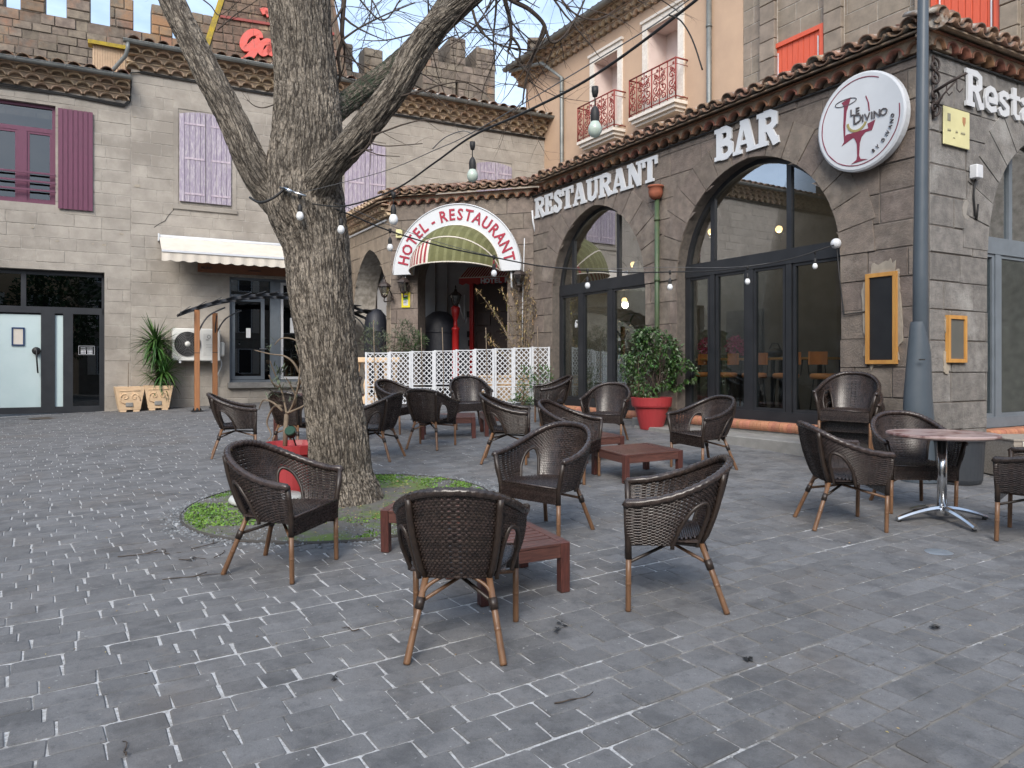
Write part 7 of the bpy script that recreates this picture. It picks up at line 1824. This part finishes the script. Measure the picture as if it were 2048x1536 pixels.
for (px, lab) in ((1048, 'leafy green climber before the second fence panel from right'), (1085, 'leafy green climber at the right fence end')):
    p = onl(px)+Vector((0, -.25, 0)); z0 = ground(p.x, p.y); bush('climber', lab, (p.x, p.y, z0), [(0, .25, .22, .2), (.05, .6, .2, .25), (-.1, .1, .25, .1)], 420, M['yucca'], (.05, .1), .4, 10)
# peach balustrade behind the fence and planter boxes
def balustrade(pa, pb_, label, n):
    d = pb_-pa; L_ = d.length; z0 = ground(*((pa+pb_)/2).xy); t_ = thing('balustrade', label, 'balustrade', (pa.x, pa.y, z0), math.atan2(d.y, d.x))
    MB().box(0, L_, -.12, .12, 0, .16, bev=.01).build('base_rail', M['peach'], t_); MB().box(-.02, L_+.02, -.14, .14, .92, 1.04, bev=.02).build('hand_rail', M['peach'], t_)
    b = MB(); b.lathe([(.07, .16), (.07, .2), (.045, .22), (.07, .34), (.085, .42), (.06, .52), (.04, .6), (.055, .64), (.04, .68), (.06, .8), (.07, .86), (.07, .92)], 12); me = b.mesh('baluster', M['peach'])
    for i in range(n): link('baluster', me, t_, None, Matrix.Translation(((i+.5)*L_/n, 0, 0)))
balustrade(Vector((-4.0, 17.1, 0)), Vector((-2.5, 16.95, 0)), 'peach cast stone balustrade between trunk and lattice fence', 7)
for (px, w_, lab) in ((960, .9, 'peach cast planter box seen through the fence centre'), (1030, .75, 'peach cast planter box seen through the right fence panels')):
    p = onl(px)+Vector((0, .45, 0)); z0 = ground(p.x, p.y); t_ = thing('planter_box', lab, 'planter', (p.x, p.y, z0), -.1)
    MB().box(-w_/2, w_/2, -.2, .2, 0, .52, bev=.03).build('box_body', M['peach'], t_); MB().box(-w_/2-.03, w_/2+.03, -.23, .23, .52, .58, bev=.02).build('box_rim', M['peach'], t_)
    b = MB(); mm = lambda x, z: (x, -.203, z)
    for s_ in (1, -1): scroll(b, (s_*.15, .28), .11, 1.3, mm, .014, 0, 14, s_)
    b.build('relief', M['peach'], t_)
# covered barrels in the court
for (px, d, ztop, w_, lab) in ((880, -1.3, 622, .95, 'round topped object under navy black cover inside the hotel arch'), (752, .0, 617, .62, 'round topped object under black cover in the side arch')):
    if px == 880: p = FH.pt(FH.hit(px, d)[0], d, 0)
    else: p = wp(px, 700, 18.9)
    z0 = ground(p.x, p.y)+.1; h_ = CAMZ+(HY-ztop)/F*p.y-z0
    b = MB(); b.lathe([(.001, 0), (w_*.46, 0), (w_*.47, h_*.3), (w_*.48, h_*.62), (w_*.47, h_*.8), (w_*.38, h_*.92), (w_*.2, h_*.985), (.001, h_)], 24); b.lathe([(w_*.48, h_*.72), (w_*.5, h_*.735), (w_*.48, h_*.75)], 24)
    o = b.build('covered_barbecue', M['tarp']); o.location = (p.x, p.y, z0); tag(o, lab, 'covered barbecue')
# lanterns
def lantern(name, label, mtx, s_=1., arm=True, m=None):
    t_ = thing(name, label, 'lantern', mtx.translation); m = m or M['iron']
    loc = lambda o: setattr(o, 'matrix_local', Matrix.Translation(-Vector(t_.location)) @ mtx) or o
    b = MB(); b.lathe([(.001, .30), (.02, .29), (.03, .25), (.1, .2), (.125, .16), (.12, .155), (.001, .17)], 6, sm=False); b.lathe([(.001, -.07), (.015, -.05), (.05, -.03), (.06, -.01), (.06, 0), (.001, 0)], 6, sm=False); b.lathe([(.001, .37), (.012, .35), (.018, .33), (.006, .3)], 8)
    for k in range(6):
        a = k*pi/3; b.tube([(.058*math.cos(a), .058*math.sin(a), 0), (.108*math.cos(a), .108*math.sin(a), .158)], .006, 4)
    loc(b.build('lantern_frame', m, t_))
    b = MB(); b.lathe([(.054, 0), (.103, .156)], 6, sm=False); loc(b.build('lantern_glass', glass_l, t_))
    if arm:
        b = MB(); b.tube(catmull([Vector((0, -.14, -.1)), Vector((0, -.1, -.1)), Vector((0, 0, -.12)), Vector((0, .0, -.04))], 4), .012, 6); b.tube([(0, -.16, -.02), (0, -.02, .24), (0, 0, .3)], .01, 6); b.lathe([(.001, 0), (.045, 0), (.045, .015), (.001, .015)], 12, m=T3(0, -.165, -.05, -pi/2)); loc(b.build('wall_arm', m, t_))
glass_l = glass_mat('lantern_glass', (.7, .68, .6), .1)
def lan(fr, px, py, d, label, sc=1.25, **k):
    u, z = fr.at(px, py, d); lantern('wall_lantern', label, fr.m @ Matrix.Translation((u, d, z-.12)) @ Matrix.Scale(sc, 4), **k)
lan(FH, 807, 572, .22, 'black wall lantern on the left pier of the hotel arch'); lan(FH, 1038, 558, .22, 'black wall lantern on the right pier of the hotel arch', 1.3)
lan(FB, 769, 580, .22, 'black wall lantern on the side wall beside the pointed arch')
# red lamp post in the court
p = FH.pt(FH.hit(911, -1.0)[0], -1.0, 0); z0 = ground(p.x, p.y); zt_ = CAMZ+(HY-612)/F*p.y
RL = thing('red_lamp_post', 'bright red lamp post with black lantern inside the hotel arch', 'lamp post', (p.x, p.y, z0)); H_ = zt_-z0
b = MB(); b.lathe([(.001, 0), (.11, 0), (.11, .1), (.085, .12), (.085, H_-.6), (.1, H_-.58), (.1, H_-.54), (.05, H_-.5), (.045, H_-.35), (.09, H_-.2), (.115, H_-.05), (.06, H_), (.001, H_)], 10); b.build('post', M['red'], RL)
lantern('post_lantern', 'black lantern on top of the red lamp post', Matrix.Translation((p.x, p.y, z0+H_+.05)) @ Matrix.Scale(1.25, 4), arm=False)
b = MB(); p2_ = FH.pt(FH.hit(926, -1.5)[0], -1.6, 0); b.tube([(p2_.x, p2_.y, 3.35), (p2_.x, p2_.y, 2.55+.12), (p.x+.08, p.y, z0+H_+.03)], .02, 6); o = b.build('awning_arm', M['white']); tag(o, 'white bent metal arm below the small red awning', 'bracket')
# yellow sign, sensor box
b = MB(); (u0, z1), (u1, z0_) = FH.at(803, 585, .03), FH.at(820, 615, .03); b.box(u1, u0, .02, .035, z0_, z1, 0, bev=.005); b.box(u1+.05, u0-.05, .035, .037, z0_+.05, z1-.07, 1); b.box(u1+.05, u0-.05, .0372, .038, z1-.17, z1-.1, 2)
o = b.build('yellow_sign', [M['yellow'], M['white'], mat('green_print', (.15, .5, .08))]); o.matrix_world = FH.m; tag(o, 'small yellow certificate sign below the left hotel lantern', 'sign')
b = MB(); squig(b, u0-.05, z0_+.1, 4, .03, .037); squig(b, u0-.05, z0_+.17, 3, .03, .037); b.build('sign_print', M['inkgrey'], o)
b = MB(); u0, z1 = FH.at(800, 468, .03); b.box(u0-.08, u0+.08, .02, .1, z1-.1, z1+.1, bev=.01); b.lathe([(.001, 0), (.05, 0), (.05, .02), (.001, .03)], 12, m=T3(u0, .1, z1, -pi/2)); o = b.build('alarm_box', M['brass']); o.matrix_world = FH.m; tag(o, 'small cream alarm box left of the arched sign', 'box')
b = MB(); u0, z1 = FR.at(1672, 487, .06); b.ball((u0, .06, z1), .07, 10, 6); b.tube([(u0, .05, z1), (u0-.05, .05, z1-.5), (u0-.1, .03, z1-.95), (u0-.45, .03, z1-.93)], .01, 5, 1); o = b.build('cable_clamp', [M['white'], M['cable']]); o.matrix_world = FR.m; tag(o, 'white cable clamp at the right shoulder of the big arch', 'clamp')
# ============================================================ string lights
def bulb(P, sc, label, clear=False, grp='bulbs on the string lights'):
    t_ = thing('light_bulb', label, 'bulb', P, R.uniform(0, 3), grp); r = .0325*sc
    b = MB(); b.lathe([(.001, -r*3.15), (r*.6, -r*2.95), (r*.93, -r*2.4), (r, -r*1.95), (r*.9, -r*1.45), (r*.62, -r*.95), (r*.5, -r*.6), (r*.5, -r*.45)], 18); 
    b.build('bulb_glass', M['bulb_clear'] if clear else M['bulb'], t_)
    b = MB(); b.lathe([(r*.56, -r*1.0), (r*.62, -r*.8), (r*.64, r*.3), (r*.5, r*.9), (r*.25, r*1.3), (.003, r*1.4)], 14); b.tube([(0, 0, r*1.2), (.001, 0, r*3)], .003, 5); b.lathe([(.001, r*2.6), (r*.35, r*2.7), (r*.5, r*3.4), (r*.5, r*4.1), (.001, r*4.2)], 10); b.build('socket', M['cable'], t_)
def cable_thing(name, label, P, r, m): b = MB(); b.tube(P, r, 6); o = b.build(name, m); return tag(o, label, 'cable')
c1 = [Vector((3.2, -1.0, 3.9)), wp(1700, -260, 2.3), wp(1390, 2, 2.75), wp(1190, 150, 3.3), wp(1055, 222, 3.75), wp(945, 272, 4.2), wp(870, 325, 4.8), wp(787, 380, 5.4), wp(690, 412, 6.4), wp(625, 408, 6.95)]
cable_thing('festoon_cable', 'thick black festoon cable crossing from top right to the trunk', catmull(c1, 8), .0065, M['cable'])
c2 = [Vector((3.2, -1.0, 3.95)), wp(1690, -275, 2.3), wp(1385, -6, 2.75), wp(1180, 128, 3.3), wp(945, 265, 4.3), wp(870, 300, 4.9), wp(760, 345, 5.9), wp(600, 386, 6.95)]
cable_thing('steel_wire', 'thin steel support wire running above the festoon cable', catmull(c2, 8), .0028, M['wire'])
c4 = [wp(945, 268, 4.25), wp(925, 262, 4.25), wp(890, 275, 4.4), wp(865, 298, 4.6)]
cable_thing('loose_wire', 'loose curled wire end near the middle hanging bulb', catmull(c4, 6), .003, M['wire'])
c5 = [wp(1338, 30, 2.8), wp(1362, 42, 2.8), wp(1385, 80, 2.8), wp(1405, 140, 2.8)]
cable_thing('loose_wire', 'loose black wire end hanging before the apricot house', catmull(c5, 6), .003, M['cable'])
ye = FR.pt(*[FR.hit(1668, .12)[0], .12, 0]).y
c3 = [wp(600, 390, 6.95), wp(690, 425, 7.2), wp(780, 462, 7.5), wp(880, 492, 7.9), wp(985, 514, 8.3), wp(1080, 532, 8.7), wp(1175, 541, 9.0), wp(1260, 545, 9.25), wp(1340, 544, 9.45), wp(1420, 542, 9.65), wp(1495, 534, 9.85), wp(1580, 518, 10.05), wp(1668, 490, ye)]
cable_thing('festoon_cable', 'black festoon cable from the trunk across to the big arch', catmull(c3, 5), .0075, M['cable'])
c3b = [p+Vector((0, 0, .03+.03*math.sin(i))) for i, p in enumerate(c3)]; c3b[-1] = c3[-1]
cable_thing('steel_wire', 'thin steel wire beside the lower festoon cable', catmull(c3b, 5), .003, M['wire'])
def hang(px, py_cable, y, sc, label, drop, clear=False): P = wp(px, py_cable, y); bulb(P-Vector((0, 0, .0325*sc*4+drop)), sc, label, clear)
hang(1190, 152, 3.3, .94, 'largest hanging bulb, frosted greenish, before the apricot house', .05, True)
hang(945, 274, 4.2, .95, 'clear hanging bulb before the upper grey wall', .03, True)
hang(787, 382, 5.4, 1., 'white hanging bulb left of the arched hotel sign top', .01)
for (px, py, y, lab, sc) in ((600, 392, 6.9, 'white bulb hanging before the trunk fork', 1.05), (682, 420, 7.05, 'white bulb hanging at the right edge of the trunk', 1.05), (780, 462, 7.5, 'small white bulb before the side wall arch', .95), (988, 515, 8.3, 'white bulb before the basket awning', 1.0), (1175, 542, 9.0, 'white bulb before the small glazed arch', 1.0), (1340, 545, 9.45, 'white bulb before the pier between the arches', 1.05), (1495, 535, 9.85, 'white bulb before the big arch middle', 1.05), (1630, 505, 10.1, 'white bulb before the big arch right side', 1.05)):
    hang(px, py, y, sc, lab, -.02)
b = MB(); P = [wp(560, 375, 6.93), wp(590, 385, 6.9), wp(612, 392, 6.88)]; b.tube(P, .01, 6); b.tube([wp(568, 376, 6.9), wp(585, 384, 6.88)], .018, 6); o = b.build('turnbuckle', M['alu']); tag(o, 'steel turnbuckle on the trunk holding the light wires', 'fitting')
b = MB(); b.tube(catmull([wp(575, 372, 6.93), wp(548, 395, 6.92), wp(520, 405, 6.95), wp(500, 395, 7.1)], 5), .012, 6); o = b.build('cable_loop', M['cable']); tag(o, 'black cable loop around the left limb at the fork', 'cable')
# ============================================================ red Ga lettering
SGa = thing('red_gable_lettering', 'faded red script letters Ga on the dark gabled tower', 'sign', wp(515, 96, yg))
ug, zg1 = FG.at(484, 113)
letter('Q', SGa, FG, FG.at(497, 105)[0]+.05, CAMZ+(HY-112)/F*yg, .85, M['signred'], .08, .16, sl=.0, bold=.0) if False else None
def redstroke(pts, w_, k):
    b = MB(); fx = lambda px, py: (FG.at(px, py)[0], FG.at(px, py)[1])
    P = [Vector(fx(*q)) for q in pts]; P3 = catmull([Vector((q.x, q.y, 0)) for q in P], 4)
    stroke(b, [(q.x, q.y) for q in P3], w_, .06+.001*k, .14+.002*k, lambda x, y: (x, y))
    # stroke keeps orientation in (u,z); both windings are fine for a closed prism
    return b.build('letter', M['signred'], SGa, FG)
redstroke([(519, 79), (516, 70), (504, 68), (492, 76), (486, 90), (490, 99), (501, 96), (511, 86)], .22, 0); redstroke([(512, 86), (508, 104), (498, 118), (487, 124), (484, 118)], .24, 1); redstroke([(504, 92), (514, 84), (519, 82)], .16, 2)
redstroke([(541, 88), (533, 86), (523, 92), (520, 104), (526, 110), (535, 104), (541, 92), (539, 106), (545, 110), (552, 106)], .19, 3)
redstroke([(522, 27), (530, 25), (538, 29), (531, 32)], .2, 4)

# ============================================================ inside the restaurant
def stool(u, d, rot, label):
    p = FR.pt(u, d, ZS-.1); t_ = thing('bar_stool', label, 'stool', p, rot, 'tan leather bar stools behind the glass'); h_ = .72
    b = MB(); b.lathe([(.001, h_), (.19, h_), (.205, h_+.03), (.2, h_+.07), (.17, h_+.085), (.001, h_+.088)], 20); b.build('seat', M['stool'], t_)
    b = MB()
    for k in range(4):
        a = pi/4+k*pi/2; b.tube([(.15*math.cos(a), .15*math.sin(a), h_), (.23*math.cos(a), .23*math.sin(a), 0)], .012, 6)
    b.tube([(.2*math.cos(pi*k/6), .2*math.sin(pi*k/6), .25) for k in range(13)], .009, 5); b.tube([(-.14, -.18, h_+.05), (-.14, -.22, h_+.3)], .01, 5); b.tube([(.14, -.18, h_+.05), (.14, -.22, h_+.3)], .01, 5); b.build('leg_frame', M['black'], t_)
    b = MB(); n = 8
    for i in range(n):
        a0, a1 = math.radians(-90-45+90*i/n), math.radians(-90-45+90*(i+1)/n); q = []
        for a in (a0, a1):
            for z in (h_+.22, h_+.42):
                for r in (.2, .23): q.append((r*math.cos(a), r*math.sin(a), z))
        b.add(q, [(0, 2, 6, 4), (1, 5, 7, 3), (2, 3, 7, 6), (0, 4, 5, 1), (0, 1, 3, 2), (4, 6, 7, 5)])
    b.build('backrest', M['stool'], t_)
ang_u = math.atan2(FR.u.y, FR.u.x)
for (u, d, rt, lab) in ((2.2, -.95, 1.2, 'rightmost tan bar stool behind the big glazed arch'), (2.95, -1.0, 0, 'second tan bar stool from the right behind the glass'), (3.6, -1.0, .3, 'third tan bar stool from the right behind the glass'), (4.3, -1.05, -.2, 'fourth tan bar stool from the right behind the glass'), (5.0, -1.1, .1, 'leftmost tan bar stool behind the big arch glass')): stool(u, d, ang_u+rt, lab)
for (u, lab) in ((3.0, 'high bar table at the right behind the big arch'), (4.2, 'high bar table in the middle behind the big arch'), (5.4, 'high bar table at the left behind the big arch')):
    p = FR.pt(u, -1.55, ZS-.1); t_ = thing('bar_table', lab, 'table', p, ang_u, 'high bar tables behind the glass')
    MB().box(-.5, .5, -.3, .3, 1.02, 1.06, bev=.005).build('table_top', M['ocwood'], t_)
    for sx in (-1, 1):
        for sy in (-1, 1): MB().box(sx*.46-.025, sx*.46+.025, sy*.26-.025, sy*.26+.025, 0, 1.02).build('leg', M['black'], t_)
for (u, lab) in ((5.15, 'magenta flower bunch on the left high table indoors'), (4.45, 'magenta flower bunch on the middle high table indoors')):
    p = FR.pt(u, -1.5, ZS-.1+1.06); t_ = thing('flower_bunch', lab, 'flowers', p); b = MB(); b.lathe([(.001, 0), (.05, 0), (.06, .12), (.001, .12)], 12); b.build('vase', M['black'], t_)
    b = MB()
    for i in range(420): v = rv(); leafquad(b, Vector((v.x*.2, v.y*.2, .22+v.z*.17)), v+rv(), Vector((0, 0, 1)), .05, .035)
    b.build('flower_head', M['pinkflower'], t_, kind='stuff')
p = FR.pt(3.6, -1.5, ZS-.1+1.06); t_ = thing('black_bag', 'black bag lying on the high bar table', 'bag', p); b = MB(); b.ball((0, 0, .08), .15, 12, 8, sz=.55); b.tube([(-.1, 0, .13), (-.05, 0, .24), (.05, 0, .24), (.1, 0, .13)], .012, 5); b.build('bag_body', M['black'], t_)
for (u, z, lab) in ((7.0, 3.45, 'white cone pendant lamp inside the small arch'),):
    p = FR.pt(u, -1.3, z); t_ = thing('pendant_lamp', lab, 'lamp', p); b = MB(); b.lathe([(.02, .3), (.05, .28), (.19, 0), (.18, 0), (.04, .27)], 20); b.build('lamp_shade', M['white'], t_); b = MB(); b.tube([(0, 0, .28), (0, 0, 1.7)], .005, 5); b.build('cord', M['black'], t_)
for i, (u, z) in enumerate(((7.5, 3.75), (5.2, 4.1), (7.8, 3.0), (3.6, 3.9))):
    p = FR.pt(u, -1.6, z); t_ = thing('globe_lamp', ('high glowing globe lamp hanging inside the small arch', 'glowing globe lamp hanging between the two arches indoors', 'lowest glowing globe lamp hanging inside the small arch', 'glowing globe lamp hanging inside the big arch')[i], 'lamp', p); b = MB(); b.ball((0, 0, 0), .06, 12, 8); b.build('globe', mat('warm_brass_glass', (.6, .42, .15), rough=.2, metal=.6) if i == 0 else bpy.data.materials['warm_brass_glass'], t_)
    if i != 1:
        gm = bpy.data.materials['warm_brass_glass'].node_tree.nodes['Principled BSDF']; gm.inputs['Emission Color'].default_value = (1, .62, .25, 1); gm.inputs['Emission Strength'].default_value = 1.6
    pl_ = bpy.data.lights.new('globe_light', 'POINT'); pl_.energy = 9; pl_.color = (1, .78, .55); pl_.shadow_soft_size = .08; lo = bpy.data.objects.new('globe_light', pl_); COL.objects.link(lo); lo.parent = t_; lo.location = (0, 0, -.1); b = MB(); b.tube([(0, 0, .05), (0, 0, 5.1-z)], .004, 4); b.build('cord', M['black'], t_)
# foliage plants indoors behind the small arch
for (u, d, h_, lab) in ((7.0, -.9, 1.9, 'tall green indoor plant behind the small arch door'), (7.6, -1.2, 1.4, 'low green indoor plant behind the small arch door'), (6.4, -1.1, 1.6, 'green indoor plant at the right of the small arch')):
    p = FR.pt(u, d, ZS-.1); t_ = thing('indoor_plant', lab, 'plant', p); b = MB(); b.lathe([(.001, 0), (.15, 0), (.2, .35), (.001, .33)], 16); b.build('pot', M['black'], t_)
    b = MB()
    for i in range(120):
        a = RP.uniform(0, 6.28); e = RP.uniform(-.2, 1.2); z = RP.uniform(.35, h_); blade(b, Vector((RP.gauss(0, .06), RP.gauss(0, .06), z)), Vector((math.cos(a)*math.cos(e), math.sin(a)*math.cos(e), math.sin(e))), RP.uniform(.25, .5), RP.uniform(.03, .07), 1.3, 5)
    b.build('foliage', M['yucca'], t_)
p = FR.pt(7.95, -.65, ZS-.1); b = MB(); b.lathe([(.001, 0), (.2, 0), (.21, .03), (.2, .06), (.215, .2), (.2, .34), (.21, .37), (.2, .4), (.001, .4)], 20); o = b.build('steel_keg', M['alu']); o.location = p; tag(o, 'steel beer keg on the floor behind the small arch door', 'keg')
# rough pillar and inner wall pieces

# ============================================================ the other side of the square (seen only in the panes)
def townhouse(x, y, rz, w_, h, m, label, cols, rows_, shm):
    t_ = thing('townhouse', label, 'house', (x, y, 0), rz)
    b = MB(); b.box(-w_/2, w_/2, -6, 0, -1, h); wl = b.build('wall', m, t_)
    b = MB(); b.add([(-w_/2-.3, .5, h), (w_/2+.3, .5, h), (w_/2+.3, -6, h+1.8), (-w_/2-.3, -6, h+1.8), (-w_/2-.3, .5, h+.15), (w_/2+.3, .5, h+.15), (w_/2+.3, -6, h+1.95), (-w_/2-.3, -6, h+1.95)], [(3, 2, 1, 0), (4, 5, 6, 7), (0, 1, 5, 4), (1, 2, 6, 5), (3, 0, 4, 7)]); b.build('roof', M['tile_top'], t_)
    for i in range(cols):
        for j in range(rows_):
            u = -w_/2+(i+.5)*w_/cols; z = 1.0+j*3.1
            f = MB(); rect_frame(f, u-.55, u+.55, z, z+1.9, .08, .0, .06); wf = f.build('window', M['white'], t_)
            MB().box(u-.47, u+.47, .005, .02, z+.08, z+1.82).build('window_pane', M['room_dark'], wf)
            for s_ in (-1, 1): MB().box(u+s_*.6, u+s_*1.1, .01, .06, z, z+1.9).build('shutter', shm, wf)
townhouse(-6, -14, .0, 22, 9, mat('ochre_render', (.6, .42, .25), (.52, .37, .22), 2, .9), 'ochre townhouse across the square behind the viewpoint', 7, 3, M['white_trim'])
townhouse(14, -13, .25, 16, 10, mat('grey_stone_render', (.3, .27, .23), (.24, .21, .18), 2, .9), 'grey stone townhouse across the square behind the viewpoint', 5, 3, M['white_trim'])
townhouse(-19, 3, -pi/2, 22, 13.5, mat('brown_stone_render', (.2, .165, .13), (.15, .125, .1), 2, .9), 'brown stone townhouse closing the left side of the square', 6, 3, M['lilac'])
townhouse(19, 2, pi/2+.1, 20, 9, mat('pale_ochre_render', (.7, .52, .33), (.62, .46, .3), 2, .9), 'pale ochre townhouse closing the right side of the square', 6, 3, M['redshut'])
for (x, y, s_, lab) in ((-12, -8, 1.3, 'broad evergreen tree behind the viewpoint at left'), (-15, 2, 1.4, 'evergreen tree at the left side of the square'), (3, -11, 1.2, 'broad evergreen tree behind the viewpoint at right'), (-15.2, 9, 1.35, 'evergreen tree beside the left grey house')):
    t_ = thing('evergreen_tree', lab, 'tree', (x, y, ground(x, y))); b = MB(); b.tube([(0, 0, 0), (.1, 0, 2), (0, .1, 4*s_)], [.28, .2, .1], 8); b.build('trunk', M['twig'], t_); b = MB()
    for i in range(2600):
        v = rv(); leafquad(b, Vector((v.x*2.4*s_, v.y*2.4*s_, 4.2*s_+v.z*2.3*s_)), v+rv(), Vector((0, 0, 1)), .32, .2)
    b.build('crown', M['leaf'], t_, kind='stuff')
